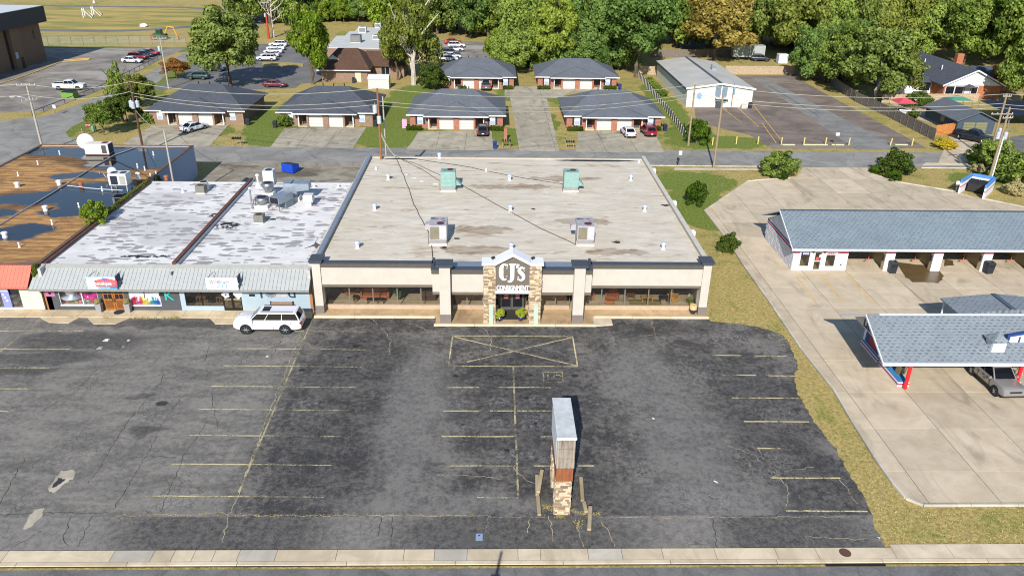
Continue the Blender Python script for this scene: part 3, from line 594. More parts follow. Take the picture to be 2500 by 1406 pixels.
def mat_shingle(name, a, b, dots=None, dscale=1.0, rw=.13, bw=.42):
    t = NT(name); p = t.pos(); br = t.n('ShaderNodeTexBrick', offset=.5); t.set(br.inputs['Vector'], t.map(t.obj() if False else p, scale=(1, 1, 1)))
    t.set(br.inputs['Scale'], dscale); br.inputs['Brick Width'].default_value = bw; br.inputs['Row Height'].default_value = rw; br.inputs['Mortar Size'].default_value = .012; br.inputs['Bias'].default_value = -.2
    t.set(br.inputs['Color1'], srgb(*a)); t.set(br.inputs['Color2'], srgb(*b)); t.set(br.inputs['Mortar'], srgb(*[int(k*.78) for k in a]))
    n = t.noise(p, .5, 6, .65); g = t.noise(p, 9, 4, .7); c = t.mix(t.rng(n, .3, .7, 0, .25), br.outputs['Color'], srgb(*[int(k*.72) for k in a]))
    if dots:
        d2 = t.n('ShaderNodeTexBrick', offset=.5); t.set(d2.inputs['Vector'], p); t.set(d2.inputs['Scale'], 1); d2.inputs['Brick Width'].default_value = .92; d2.inputs['Row Height'].default_value = .34; d2.inputs['Mortar Size'].default_value = .0
        t.set(d2.inputs['Color1'], (0, 0, 0, 1)); t.set(d2.inputs['Color2'], (1, 1, 1, 1)); v = t.map(p, scale=(1/.5, 1/.25, 0)); x, y, _ = t.sep(v)
        ry = t.math('FLOOR', y); jit = t.noise(t.map(p, scale=(.0, 1/.25, 0)), 3.1, 0)
        fx = t.math('FRACT', t.math('ADD', x, t.math('MULTIPLY', ry, .5))); fy = t.math('FRACT', y)
        dm = t.math('MULTIPLY', t.math('LESS_THAN', t.math('ABSOLUTE', t.math('SUBTRACT', fx, .5)), .24), t.math('LESS_THAN', t.math('ABSOLUTE', t.math('SUBTRACT', fy, .5)), .22))
        dm = t.math('MULTIPLY', dm, t.rng(t.noise(p, 2.4, 3, .75), .40, .52)); c = t.mix(t.math('MULTIPLY', dm, .62), c, srgb(*dots))
    return t.done(t.bsdf(c, .9, 0, t.bump(g, .3, .01), .25))
def mat_brick(name, a, b, mort, scale=4.0):
    t = NT(name); p = t.pos(); x, y, z = t.sep(p); cb = t.n('ShaderNodeCombineXYZ'); t.set(cb.inputs[0], t.math('ADD', x, y)); t.set(cb.inputs[1], z); br = t.n('ShaderNodeTexBrick'); t.set(br.inputs['Vector'], cb.outputs[0]); t.set(br.inputs['Scale'], scale)
    br.inputs['Brick Width'].default_value = .9; br.inputs['Row Height'].default_value = .3; br.inputs['Mortar Size'].default_value = .03; t.set(br.inputs['Color1'], srgb(*a)); t.set(br.inputs['Color2'], srgb(*b)); t.set(br.inputs['Mortar'], srgb(*mort))
    n = t.noise(p, 3, 5, .7); c = t.mix(t.rng(n, .35, .7, 0, .45), br.outputs['Color'], srgb(*[int(k*.75) for k in b])); return t.done(t.bsdf(c, .9, 0, t.bump(br.outputs['Fac'], -.4, .01), .25))
def mat_glass(name='window_glass', tint=(.93, .94, .93), refl=.12):
    t = NT(name); fr = t.n('ShaderNodeFresnel'); fr.inputs[0].default_value = 1.5; gl = t.n('ShaderNodeBsdfGlossy'); gl.inputs['Roughness'].default_value = .02; tr = t.n('ShaderNodeBsdfTransparent'); tr.inputs[0].default_value = tint+(1,)
    mx = t.n('ShaderNodeMixShader'); t.set(mx.inputs[0], t.math('ADD', fr.outputs[0], refl*.3)); t.set(mx.inputs[1], tr.outputs[0]); t.set(mx.inputs[2], gl.outputs[0]); return t.done(mx.outputs[0])
def mat_dark_glass(name='dark_glass', c=(20, 24, 30), spec=.5):
    t = NT(name); n = t.noise(t.pos(), 2.0, 3); return t.done(t.bsdf(t.mix(n, srgb(*c), srgb(*[min(255, k+14) for k in c])), .06, 0, None, spec))
STUCCO = pm((180, 172, 161), .9, var=.06, vs=1.2, bump=.15); TAUPE = pm((104, 93, 80), .85, var=.1); CORN = pm((80, 74, 66), .8, var=.12); SLATE = pm((62, 66, 74), .7, var=.12); GREYB = pm((112, 103, 97), .85, var=.08)
WHITE = pm((214, 214, 216), .6, var=.05); WHITE2 = pm((188, 188, 190), .6, var=.06); BLACK = pm((24, 24, 27), .5, var=.1); STEEL = pm((150, 152, 156), .35, .8, var=.1); GALV = pm((146, 156, 168), .45, .55, var=.12)
ALU = pm((118, 114, 106), .4, .6, var=.08); GLASS = mat_glass(); DGLASS = mat_dark_glass(); MULL = pm((128, 122, 112), .45, .4, var=.08)
STONE = [pm(c, .9, var=.18, vs=6, bump=.3) for c in ((172, 150, 118), (196, 174, 142), (150, 130, 106), (188, 170, 146), (126, 110, 92))]
R_STORE = mat_roof_store(); R_WHITE = mat_roof_white(); R_BROWN = mat_roof_brown()
def win_row(parent, x0, x1, Y, z0, z1, cuts, frame=MULL, glass=GLASS, fw=.05, name='window'):
    xs = [x0]+list(cuts)+[x1]
    for a, b in zip(xs, xs[1:]):
        f = MB(); f.box(a+.002, a+fw, Y-.04, Y+.04, z0, z1); f.box(b-fw, b-.002, Y-.04, Y+.04, z0, z1); f.box(a+fw, b-fw, Y-.04, Y+.04, z0, z0+fw); f.box(a+fw, b-fw, Y-.04, Y+.04, z1-fw, z1)
        o = f.build(name, frame, parent); MB().box(a+fw, b-fw, Y-.006, Y+.006, z0+fw, z1-fw).build('pane', glass, o)
def stones(mb_list, x0, x1, y0, y1, z0, z1, seed=0, h=.11):
    "ledge-stone courses on the four sides of a pillar, spread over a few tints"
    r = random.Random(seed); z = z0
    while z < z1-.02:
        hh = min(h*r.uniform(.7, 1.4), z1-z)
        for side in range(4):
            L = (x1-x0) if side % 2 == 0 else (y1-y0); s = 0.0
            while s < L-.01:
                w_ = min(r.uniform(.14, .5), L-s); pr = r.uniform(.01, .06); g = .006
                if side == 0: b = (x0+s+g, x0+s+w_-g, y0-pr, y0+.02)
                elif side == 2: b = (x0+s+g, x0+s+w_-g, y1-.02, y1+pr)
                elif side == 1: b = (x1-.02, x1+pr, y0+s+g, y0+s+w_-g)
                else: b = (x0-pr, x0+.02, y0+s+g, y0+s+w_-g)
                mb_list[r.randrange(len(mb_list))].box(*b, z+g*.5, z+hh-g*.5); s += w_
        z += hh
def stone_pillar(parent, x0, x1, y0, y1, z0, z1, seed=0, name='stone_pillar'):
    core = MB().box(x0, x1, y0, y1, z0, z1).build(name, pm((74, 64, 52), .95), parent)
    L = [MB() for _ in STONE]; stones(L, x0, x1, y0, y1, z0, z1, seed)
    for mb, m_ in zip(L, STONE): mb.build('ledge_stones', m_, core, kind='stuff')
    return core

# ------------------------------------------------------------------ consignment store
X0, X1, YG, YB, ZR = -15.72, 19.27, 63.05, 96.4, 4.55
st = thing('consignment_store', 'cream stuccoed consignment store with stone gabled entrance and flat weathered roof', 'store', (1.7, 79, 0))
mb = MB().box(X0, X0+.3, YG+.3, YB, .0, 4.9).box(X1-.3, X1, YG+.3, YB, 0, 4.9).box(X0+.3, X1-.3, YB-.3, YB, 0, 4.6)
mb.build('wall', pm((188, 176, 160), .9), st)
MB().box(X0+.3, X1-.3, YG+.2, YB-.3, 4.35, ZR).build('roof', R_STORE, st)
MB().box(X0-.28, X0+.02, YG+.5, YB+.1, 4.25, 4.62).build('roof_ledge', R_STORE, st)
for a, b, mm in ((X0-.02, X0+.36, GALV), (X1-.36, X1+.08, pm((184, 178, 166), .8))): MB().box(a, b, YG+.3, YB+.02, 4.9, 5.0).build('parapet_cap', mm, st)
MB().box(X0+.36, X1-.36, YB-.28, YB+.03, 4.6, 4.66).build('parapet_cap', pm((172, 162, 146), .8), st)
for py in (411, 490, 562): 
    q = P(1600+(py-411)*.50, py, 4.9); MB().box(X1+.08, X1+.55, q.y-.3, q.y+.3, 3.9, 4.85).build('downspout_box', WHITE, st)
# shop floor, ceiling, partition
MB().box(X0+.3, X1-.3, YG-.05, 72, .03, .15).build('shop_floor', mat_concrete('shop_carpet', (150, 132, 106), (176, 158, 130), (120, 104, 84), .4), st)
MB().box(X0+.3, X1-.3, 72, 72.2, .15, 4.35).build('partition', pm((96, 88, 78), .9), st); MB().box(X0+.3, X1-.3, YG+.3, 72, 2.98, 3.05).build('ceiling', pm((120, 116, 108), .9), st)
# window walls
mL = [PY(p, 700, YG).x for p in (852, 909.5, 969, 1027)]; mR = [PY(p, 700, YG).x for p in (1470, 1527, 1585, 1641)]
sides = ((X0+.62, -4.2, mL), (7.6, X1-.62, mR))
for a, b, cuts in sides:
    MB().box(a, b, YG-.1, YG+.12, .15, .55).build('bulkhead', pm((176, 150, 124), .9), st); win_row(st, a, b, YG, .55, 2.9, cuts)
for a, b, cuts in ((-3.6, .55, [-2.3, -.9]), (3.0, 7.0, [4.3, 5.7])):
    MB().box(a, b, YG-.1, YG+.12, .15, .55).build('bulkhead', pm((168, 144, 118), .9), st); win_row(st, a, b, YG, .55, 2.9, cuts)
# wing fascias
for a, b in ((X0+.55, -5.22), (8.62, X1-.55)):
    MB().box(a, b, 62.2, 63.35, 2.95, 4.62).build('fascia', STUCCO, st); MB().box(a, b, 62.16, 63.3, 2.72, 2.95).build('fascia_trim', TAUPE, st)
    MB().box(a, b, 62.1, 62.62, 4.62, 4.98).build('cornice', CORN, st); MB().box(a, b, 62.06, 62.7, 4.98, 5.05).build('cornice_cap', SLATE, st)
# outer columns
for a, b in ((X0, X0+.72), (X1-.72, X1)):
    cl_ = MB().box(a, b, 62.05, 63.3, .9, 5.05).build('column', STUCCO, st); MB().box(a-.02, b+.02, 62.02, 63.32, .1, .9).build('column_base', GREYB, cl_)
    MB().box(a-.14, b+.14, 61.92, 63.4, 5.05, 5.18).build('column_cap', SLATE, cl_); MB().box(a-.22, b+.22, 61.84, 63.48, 5.18, 5.3).build('column_cap', SLATE, cl_)
# middle canopy
for a, b in ((-5.2, -.72), (4.14, 8.6)):
    MB().box(a, b, 60.95, 63.35, 2.86, 4.62).build('fascia', STUCCO, st); MB().box(a, b, 60.91, 63.3, 2.62, 2.86).build('fascia_trim', TAUPE, st)
    MB().box(a-.06, b, 60.85, 61.4, 4.62, 5.0).build('cornice', CORN, st); MB().box(a-.1, b, 60.8, 61.5, 5.0, 5.07).build('cornice_cap', SLATE, st)
    s_ = a if a < 0 else b; MB().box(s_-.12, s_+.12, 61.5, 63.4, 4.62, 5.05).build('cornice', SLATE, st); MB().box(a, b, 61.5, 63.4, 4.62, 4.7).build('canopy_roof', GALV, st)
for a, b in ((-4.55, -3.62), (7.0, 7.94)):
    cl_ = MB().box(a, b, 60.3, 61.25, .98, 5.5).build('column', STUCCO, st); MB().box(a-.02, b+.02, 60.27, 61.27, .1, .98).build('column_base', GREYB, cl_)
    MB().box(a-.14, b+.14, 60.16, 61.4, 5.5, 5.62).build('column_cap', SLATE, cl_); MB().box(a-.24, b+.24, 60.06, 61.5, 5.62, 5.74).build('column_cap', SLATE, cl_)
# entrance tower
tw = MB().box(.25, 3.2, 60.4, 61.3, 3.3, 5.85).build('entrance_gable', pm((100, 91, 80), .9, var=.07), st)
MB().prism_y([(.25, 5.85), (3.2, 5.85), (1.72, 6.62)], 60.4, 61.3).build('gable_peak', pm((100, 91, 80), .9, var=.07), tw)
for a, b, sd_ in ((-.75, .25, 1), (3.2, 4.17, 2)): stone_pillar(st, a, b, 60.28, 61.25, .1, 5.75, sd_)
MB().box(-.92, .27, 60.1, 61.45, 5.75, 5.95).build('pillar_cap', WHITE, st); MB().box(3.18, 4.34, 60.1, 61.45, 5.75, 5.95).build('pillar_cap', WHITE, st)
for s_ in (-1, 1):
    mb = MB(); ex = 1.725+s_*1.5; mb.prism_y([(ex, 5.78), (1.725, 6.60), (1.725, 6.86), (ex, 6.04)] if s_ < 0 else [(ex, 5.78), (ex, 6.04), (1.725, 6.86), (1.725, 6.60)], 60.05, 61.5)
    mb.build('gable_trim', WHITE, st)
MB().box(.25, 3.2, 60.25, 61.3, 3.06, 3.3).build('gable_trim', WHITE, st)
for x_ in (.02, 3.42): 
    l_ = MB().box(x_-.05, x_+.05, 60.9, 61.0, 5.95, 6.15).cyl((x_-.1, 60.95, 6.1), (x_+.12, 60.8, 6.25), .09); l_.build('spotlight', BLACK, st)
# big serif initials, each stroke built by hand
LET = pm((226, 226, 228), .5, var=.03); to3 = lambda x, z, d: (x, 60.395-d, z)
def letter(strokes, name='letter'):
    mb = MB()
    for pts, ws in strokes: stroke_mesh(mb, pts, ws, to3, .06)
    return mb.build(name, LET, tw)
cx_, cz_ = .93, 5.02
letter([([(cx_+.30, cz_+.40), (cx_+.22, cz_+.66), (cx_+.02, cz_+.74), (cx_-.17, cz_+.45), (cx_-.20, cz_), (cx_-.16, cz_-.42), (cx_+.03, cz_-.68), (cx_+.22, cz_-.62), (cx_+.31, cz_-.38)], [.06, .12, .16, .32, .38, .32, .16, .10, .05]), ([(cx_+.30, cz_+.76), (cx_+.28, cz_+.36)], [.12, .10]), ([(cx_+.30, cz_-.36), (cx_+.26, cz_-.58)], [.10, .06])])
letter([([(1.68, 5.72), (1.68, 4.85), (1.66, 4.45), (1.52, 4.18), (1.34, 4.16)], [.34, .34, .33, .2, .08]), ([(1.40, 5.76), (1.98, 5.76)], [.12, .12]), ([(1.30, 4.17), (1.38, 4.2)], [.12, .06])])
letter([([(2.17, 5.78), (2.05, 5.42)], [.26, .10])], 'apostrophe')
sx, sz = 2.45, 4.92
letter([([(sx+.24, sz+.28), (sx+.20, sz+.48), (sx+.02, sz+.55), (sx-.16, sz+.42), (sx-.16, sz+.22), (sx+.0, sz+.04), (sx+.17, sz-.18), (sx+.18, sz-.46), (sx+.02, sz-.62), (sx-.16, sz-.58), (sx-.24, sz-.36)], [.06, .12, .16, .24, .30, .32, .30, .24, .16, .12, .05]), ([(sx+.26, sz+.56), (sx+.24, sz+.24)], [.1, .08]), ([(sx-.26, sz-.30), (sx-.25, sz-.62)], [.08, .12])])
lettering('CONSIGNMENT', .44, (1.725, 60.36, 3.57), LET, tw, bold=.018, depth=.03, fit=2.78)
# doorway
dr = MB().box(.62, .70, 62.96, 63.08, .15, 2.3).box(2.80, 2.88, 62.96, 63.08, .15, 2.3).box(.7, 2.8, 62.96, 63.08, 2.22, 2.3).build('door_frame', ALU, st)
MB().box(.55, 3.0, 62.98, 63.06, 2.3, 2.9).build('transom', DGLASS, st)
for a, b in ((.72, 1.74), (1.76, 2.78)):
    d_ = MB().box(a, a+.09, 62.94, 63.04, .17, 2.2).box(b-.09, b, 62.94, 63.04, .17, 2.2).box(a+.09, b-.09, 62.94, 63.04, .17, .4).box(a+.09, b-.09, 62.94, 63.04, 2.1, 2.2).build('door', ALU, st)
    MB().box(a+.09, b-.09, 62.985, 62.995, .4, 2.1).build('pane', DGLASS, d_); MB().box(a+.1, b-.1, 62.93, 62.97, 1.88, 2.08).build('push_bar', WHITE, d_)
    n_ = MB().box(a+.3, b-.3, 62.96, 62.972, 1.25, 1.68).build('notice', pm((196, 60, 48)), d_)
    for k in range(3): MB().box(a+.36, b-.36, 62.95, 62.96, 1.32+k*.12, 1.37+k*.12).build('notice_line', WHITE, n_)
MB().box(.4, 3.05, 61.0, 62.9, .155, .175).build('door_mat', pm((46, 42, 40), .95, var=.2), st)
# pavement in front
wk = struct('store_pavement', MB().box(X0, -5.0, 61.6, YG-.1, 0, .15).box(-5.0, 8.95, 60.1, YG-.1, 0, .15).box(8.95, X1+.1, 61.6, YG-.1, 0, .15), C_AGG)
EDG = mat_concrete('pavement_edge', (206, 180, 148), (222, 200, 172), (160, 134, 104), .3)
for a, b, y_ in ((X0-.1, -5.12, 61.55), (-5.12, 9.1, 60.08), (9.1, X1+.2, 61.62)):
    k = max(1, round((b-a)/3.5))
    for i in range(k): MB().box(a+(b-a)*i/k+.01, a+(b-a)*(i+1)/k-.01, y_-.13, y_+.12, 0, .165).build('kerb_stone', EDG, wk, bevel=.02)
MB().prism([(8.95, 60.0), (10.6, 60.2), (10.6, 61.5), (8.95, 61.5)], .0, .10).build('ramp', C_WALK, wk)
# WELCOME boards and pots
for i, (x_, lb) in enumerate(((-.1, 'pale green upright welcome board against the left stone pillar'), (3.8, 'pale green upright welcome board against the right stone pillar'))):
    b_ = MB().prism_x([(60.02, .15), (60.06, .15), (60.2, 2.05), (60.16, 2.05)], x_-.19, x_+.19).build('welcome_board', pm((162, 178, 160), .8), None, label=lb, cat='sign board')
    for k, ch in enumerate('WELCOME'): lettering(ch, .17, (x_, 60.045+.075*(1.80-k*.23), 1.80-k*.23), pm((52, 84, 72)), b_, tilt=86, depth=.006)

def mat_streak(a, b):
    t = NT('streaked_panel'); p = t.pos(); n = t.noise(t.map(p, scale=(7, 7, .5)), 1, 6, .7); g = t.noise(p, 1.5, 5, .7); c = t.mix(t.rng(t.math('ADD', t.math('MULTIPLY', n, .65), t.math('MULTIPLY', g, .35)), .42, .66), srgb(*a), srgb(*b)); return t.done(t.bsdf(c, .75, spec=.3))
# ------------------------------------------------------------------ boutique and cafe under the grey awning
XA, XB, YW, ZA = -39.65, -16.05, 62.62, 4.0
cf = thing('cafe_building', 'low shop row with boutique and cafe, grey metal awning and flaking white roof', 'shops', (-28, 75, 0))
MB().box(XA, XA+.25, YW+.02, 87.3, 0, 4.1).box(XB-.25, XB-.01, YW+.02, 87.3, 0, 4.1).box(XA+.25, XB-.25, 87.05, 87.3, 0, 4.05).build('wall', pm((170, 168, 165), .9), cf)
MB().box(XA+.25, XB-.25, 63.7, 87.05, 3.8, ZA).build('roof', R_WHITE, cf); MB().box(XA+.25, XB-.25, 86.95, 87.28, 4.05, 4.12).build('roof_edge', WHITE2, cf)
dv = MB().box(-28.4, -28.05, 63.7, 88.2, 4.0, 4.32).build('parapet', pm((96, 58, 46), .85, var=.3, vs=1.2), cf); MB().box(-28.05, -27.8, 63.7, 88.2, 4.0, 4.2).build('flashing', GALV, dv)
MB().box(XA-.02, XA+.3, 63.7, 87.2, 4.1, 4.24).build('parapet', pm((84, 52, 44), .85, var=.35, vs=1.0), cf)
FLASH = pm((192, 184, 172), .85, var=.12, vs=.8); MB().box(XB-.32, XB-.02, 63.6, 87.3, 4.1, 4.2).build('flashing', FLASH, cf)
# awning: separate standing-seam panels
AW0, AW1 = (61.55, 2.62), (63.42, 3.86); AWM = pm((158, 160, 158), .55, .05, var=.07); na = 68; wp_ = (XB-XA+.55)/na
me_p = MB().add([(.012, AW0[0], AW0[1]), (wp_-.012, AW0[0], AW0[1]), (wp_-.012, AW1[0], AW1[1]), (.012, AW1[0], AW1[1]), (.012, AW0[0]+.03, AW0[1]-.04), (wp_-.012, AW0[0]+.03, AW0[1]-.04), (wp_-.012, AW1[0]+.03, AW1[1]-.04), (.012, AW1[0]+.03, AW1[1]-.04)], [(0, 1, 2, 3), (7, 6, 5, 4), (0, 4, 5, 1), (1, 5, 6, 2), (2, 6, 7, 3), (3, 7, 4, 0)]).mesh('awning_panel'); me_p.materials.append(AWM)
aw = MB().prism_x([(AW0[0]+.035, AW0[1]-.05), (63.6, AW0[1]-.05), (63.6, AW1[1]-.05), (AW1[0]+.035, AW1[1]-.05)], XA-.55, XB).build('awning', pm((116, 118, 118), .7), cf)
for i in range(na):
    o = bpy.data.objects.new('awning_panel', me_p); put(o, None, aw, False); o.location = (XA-.55+i*wp_, 0, 0)
MB().box(XA-.56, XB+.01, AW0[0]-.05, AW0[0]+.03, AW0[1]-.14, AW0[1]+.02).build('gutter', pm((138, 136, 128), .6, .2), aw); MB().prism_x([(63.38, 3.84), (63.75, 4.04), (63.75, 4.12), (63.36, 3.94)], XA-.5, XB).build('ridge_cap', pm((164, 162, 156), .6, .2), aw)
# front wall: grey boutique bay, light-blue cafe bay
BOUT = pm((70, 72, 76), .85); BLUE = pm((150, 166, 176), .9, var=.05)
def fx(px): return PY(px, 730, YW).x
def fz(py, px=300): return PY(px, py, YW).z
z0_, zt = .12, 2.75
def pan(a, b, za, zb, mat, name='wall_panel', y=YW, th=.15): return MB().box(a, b, y, y+th, za, zb).build(name, mat, cf)
pan(XA, XA+.62, z0_, zt, pm((150, 98, 58), .85), 'brick_pier'); pan(XA+.62, fx(114), z0_, zt, pm((58, 62, 68)), 'wall_panel')
bx = [fx(p) for p in (114, 145, 240, 251, 305, 316, 392, 440)]
pan(bx[0], bx[1], z0_, zt, BOUT); pan(bx[1], bx[2], z0_, .55, BOUT, 'bulkhead'); pan(bx[2], bx[3], z0_, zt, BOUT); pan(bx[3], bx[4], 2.35, zt, BOUT); pan(bx[4], bx[5], z0_, zt, BOUT); pan(bx[5], bx[6], z0_, .55, BOUT, 'bulkhead'); pan(bx[6], bx[7], z0_, zt, BOUT)
win_row(cf, bx[1], bx[2], YW+.07, .55, zt, [(bx[1]+bx[2])/2+.3], WHITE2); win_row(cf, bx[5], bx[6], YW+.07, .55, zt, [(bx[5]+bx[6])/2], WHITE2)
MB().box(bx[1], bx[2]+.02, YW-.08, YW+.06, .55, .62).build('sill', WHITE, cf); MB().box(bx[5], bx[6], YW-.08, YW+.06, .55, .62).build('sill', WHITE, cf)
# wooden double doors with lights
WOOD = pm((150, 92, 34), .55, var=.25, vs=6); WOOD2 = pm((112, 66, 24), .6, var=.2, vs=6)
for i in (0, 1):
    a = bx[3]+(bx[4]-bx[3])*i/2; b = bx[3]+(bx[4]-bx[3])*(i+1)/2
    d_ = MB().box(a+.02, b-.02, YW+.02, YW+.10, z0_, 2.33).build('door', WOOD, cf)
    for r_ in range(2):
        for c_ in range(2):
            w2 = (b-a-.36)/2; xa_ = a+.15+c_*(w2+.06); za_ = 1.22+r_*.52; MB().box(xa_, xa_+w2, YW+.0, YW+.018, za_, za_+.44).build('pane', DGLASS, d_)
    MB().box(a+.16, b-.16, YW-.0, YW+.018, .3, 1.05).build('door_panel', WOOD2, d_); MB().cyl((b-.1 if i == 0 else a+.1, YW-.06, .95), (b-.1 if i == 0 else a+.1, YW-.06, 1.3), .02).build('handle', BLACK, d_)
# window display of the boutique: pink wreath, silver crown prop, gifts
cxp = fx(212); mb = MB()
def torus(mb, c, R_, r_, rz=1.0, n=26, k=10):
    vs = []; fs_ = []
    for i in range(n):
        t_ = 2*math.pi*i/n
        for j in range(k):
            u = 2*math.pi*j/k; rr = R_+r_*math.cos(u); vs.append((c[0]+rr*math.cos(t_), c[1]+r_*math.sin(u), c[2]+rr*math.sin(t_)*rz))
    for i in range(n):
        for j in range(k): fs_.append((i*k+j, i*k+(j+1) % k, ((i+1) % n)*k+(j+1) % k, ((i+1) % n)*k+j))
    return mb.add(vs, fs_)
torus(mb, (cxp+.1, YW+.5, 1.75), .62, .32); mb.build('balloon_ring', pm((206, 40, 140), .2, .1), None, smooth=True, label='glossy magenta balloon ring in the boutique window', cat='balloon')
cs = fx(172); MB().lathe((cs, YW+.55, 1.1), [(.25, 0), (.95, .1), (1.02, .22), (.5, .35), (.7, .8), (.95, 1.35), (.5, 1.3)], 24).build('silver_hat_prop', pm((190, 192, 200), .2, .7), None, smooth=True, label='big silver flared prop hanging in the boutique window', cat='prop')
gift = [((200, 60, 60), .22), ((60, 150, 90), .2), ((230, 190, 60), .22), ((230, 120, 170), .2), ((240, 235, 225), .2), ((90, 190, 170), .2), ((180, 40, 60), .24), ((245, 240, 235), .18)]
for i, (c_, r_) in enumerate(gift):
    x_ = bx[1]+.5+i*(bx[2]-bx[1]-.9)/7
    g_ = MB().blob((x_, YW+.42, .62+r_), r_, r_, r_*.9, i, .08).build('plush_gift', pm(c_, .8), None, smooth=True, group='gifts in the boutique window', label=('red', 'green', 'yellow', 'pink', 'cream', 'mint', 'dark red', 'white')[i]+' round plush gift on the boutique window sill', cat='gift')
MB().box(bx[1]-.1, bx[6]+.1, YW+.16, YW+1.4, .35, .56).build('display_shelf', WHITE2, cf)
# printed paper panel filling the second window
pp = MB().box(bx[5]+.07, bx[6]-.07, YW+.03, YW+.045, .66, 2.68).build('window_poster', pm((222, 220, 222)), cf)
rr_ = random.Random(5); pal = [(206, 60, 90), (226, 120, 160), (230, 100, 120), (226, 196, 80), (236, 210, 120), (90, 180, 200), (60, 140, 190), (50, 90, 170)]
for i in range(26):
    x_ = bx[5]+.12+i*(bx[6]-bx[5]-.36)/25; h_ = rr_.uniform(.3, .85); MB().box(x_, x_+.15, YW+.018, YW+.027, .68, .68+h_).build('paint_drip', pm(pal[min(7, int(i/26*8))]), pp)
lettering('Platinum', .2, (bx[5]+1.0, YW+.02, 2.3), BLACK, pp, depth=.004, shear=.25); lettering('Plan Events', .24, (bx[6]-1.1, YW+.02, 2.3), BLACK, pp, depth=.004, shear=.25, fit=1.7)
for k in range(4): MB().box(bx[6]-1.8, bx[6]-.5, YW+.018, YW+.026, 1.55+k*.14, 1.58+k*.14).build('print_line', pm((140, 140, 150)), pp)
lettering('K', .95, (fx(414), YW-.03, 1.62), pm((40, 160, 150)), cf, depth=.02, bold=.01); MB().box(fx(398)-.3, fx(398)+.15, YW-.04, YW-.005, 1.55, 1.75).build('wall_vent', BLACK, cf)
ph = MB().box(fx(127)-.5, fx(127)+.42, YW-.04, YW-.003, 1.45, 2.12).build('wall_art', pm((30, 120, 100)), cf); MB().box(fx(127)-.42, fx(127)+.34, YW-.055, YW-.042, 1.51, 2.06).build('art_print', pm((214, 84, 150)), ph); MB().cyl((fx(127)-.04, YW-.06, 1.78), (fx(127)-.04, YW-.07, 1.78), .13, n=14).build('art_disc', BLACK, ph)
# cafe bay
cx2 = [fx(p) for p in (440, 452, 544, 590)]
pan(cx2[0], cx2[1], z0_, zt, BLUE); pan(cx2[1], cx2[2], z0_, .55, BLUE, 'bulkhead'); pan(cx2[3], XB-.26, z0_, zt, BLUE); MB().box(XB-.26, XB-.01, YW+.01, YW+.16, z0_, zt).build('brick_pier', pm((150, 104, 66), .85), cf)
BRZ = pm((38, 36, 38), .4, .4); win_row(cf, cx2[1], cx2[2], YW+.07, .55, zt, [(cx2[1]+cx2[2])/2-.2], BRZ)
for i in (0, 1):
    a = cx2[2]+(cx2[3]-cx2[2])*i/2; b = cx2[2]+(cx2[3]-cx2[2])*(i+1)/2
    d_ = MB().box(a+.01, a+.10, YW+.02, YW+.1, z0_, zt).box(b-.10, b-.01, YW+.02, YW+.1, z0_, zt).box(a+.1, b-.1, YW+.02, YW+.1, z0_, .35).build('door', BRZ, cf); MB().box(a+.1, b-.1, YW+.05, YW+.06, .35, zt).build('pane', GLASS, d_)
    MB().box(a+.1, b-.1, YW-.03, YW+.03, 1.18, 1.25).build('push_bar', pm((190, 178, 140), .4, .5), d_)
mb = MB(); hx = (cx2[2]+cx2[3])/2+.55; mb.add([(hx, YW-.012, 1.2), (hx+.42, YW-.012, 1.75), (hx+.36, YW-.012, 2.02), (hx+.15, YW-.012, 2.06), (hx, YW-.012, 1.94), (hx-.15, YW-.012, 2.06), (hx-.36, YW-.012, 2.02), (hx-.42, YW-.012, 1.75)], [tuple(range(8))]); mb.build('heart_decal', pm((232, 232, 240)), cf)
fl = MB().blob((hx-1.05, YW-.02, 1.7), .3, .03, .28, 3, .25, 14, 8).build('flower_decal', pm((200, 206, 224)), cf); MB().blob((hx-1.05, YW-.045, 1.68), .1, .03, .1, 3, .1, 10, 6).build('flower_centre', pm((60, 70, 110)), fl)
MB().box(fx(618)-.3, fx(618)+.2, YW-.05, YW-.005, 1.55, 1.75).build('wall_vent', BLACK, cf)
# the wall word: f, two sunburst fans, d
lettering('f', 1.25, (fx(640), YW-.03, 2.02), pm((40, 42, 46)), cf, depth=.02); lettering('d', 1.1, (fx(714), YW-.03, 1.98), pm((40, 42, 46)), cf, depth=.02)
for px_, c_ in ((663, (88, 84, 92)), (688, (206, 190, 186))):
    x_ = fx(px_)
    for i in range(24):
        a = 2*math.pi*i/24; ca, sa = math.cos(a), math.sin(a); w3 = .028
        mb = MB().add([(x_+ca*.1-sa*w3*.4, YW-.03, 1.95+sa*.1+ca*w3*.4), (x_+ca*.1+sa*w3*.4, YW-.03, 1.95+sa*.1-ca*w3*.4), (x_+ca*.55+sa*w3, YW-.03, 1.95+sa*.55-ca*w3), (x_+ca*.55-sa*w3, YW-.03, 1.95+sa*.55+ca*w3)], [(0, 1, 2, 3)]); mb.build('fan_slat', pm(c_), cf)
# cafe room
MB().box(XA+.3, XB-.3, YW+.2, 70, .04, .12).build('shop_floor', pm((112, 94, 66), .8), cf); MB().box(XA+.3, XB-.3, 70, 70.2, .1, 3.7).build('partition', pm((62, 58, 54), .9), cf); MB().box(-28.3, -28.15, YW+.2, 70, .1, 3.7).build('partition', pm((80, 76, 72)), cf)
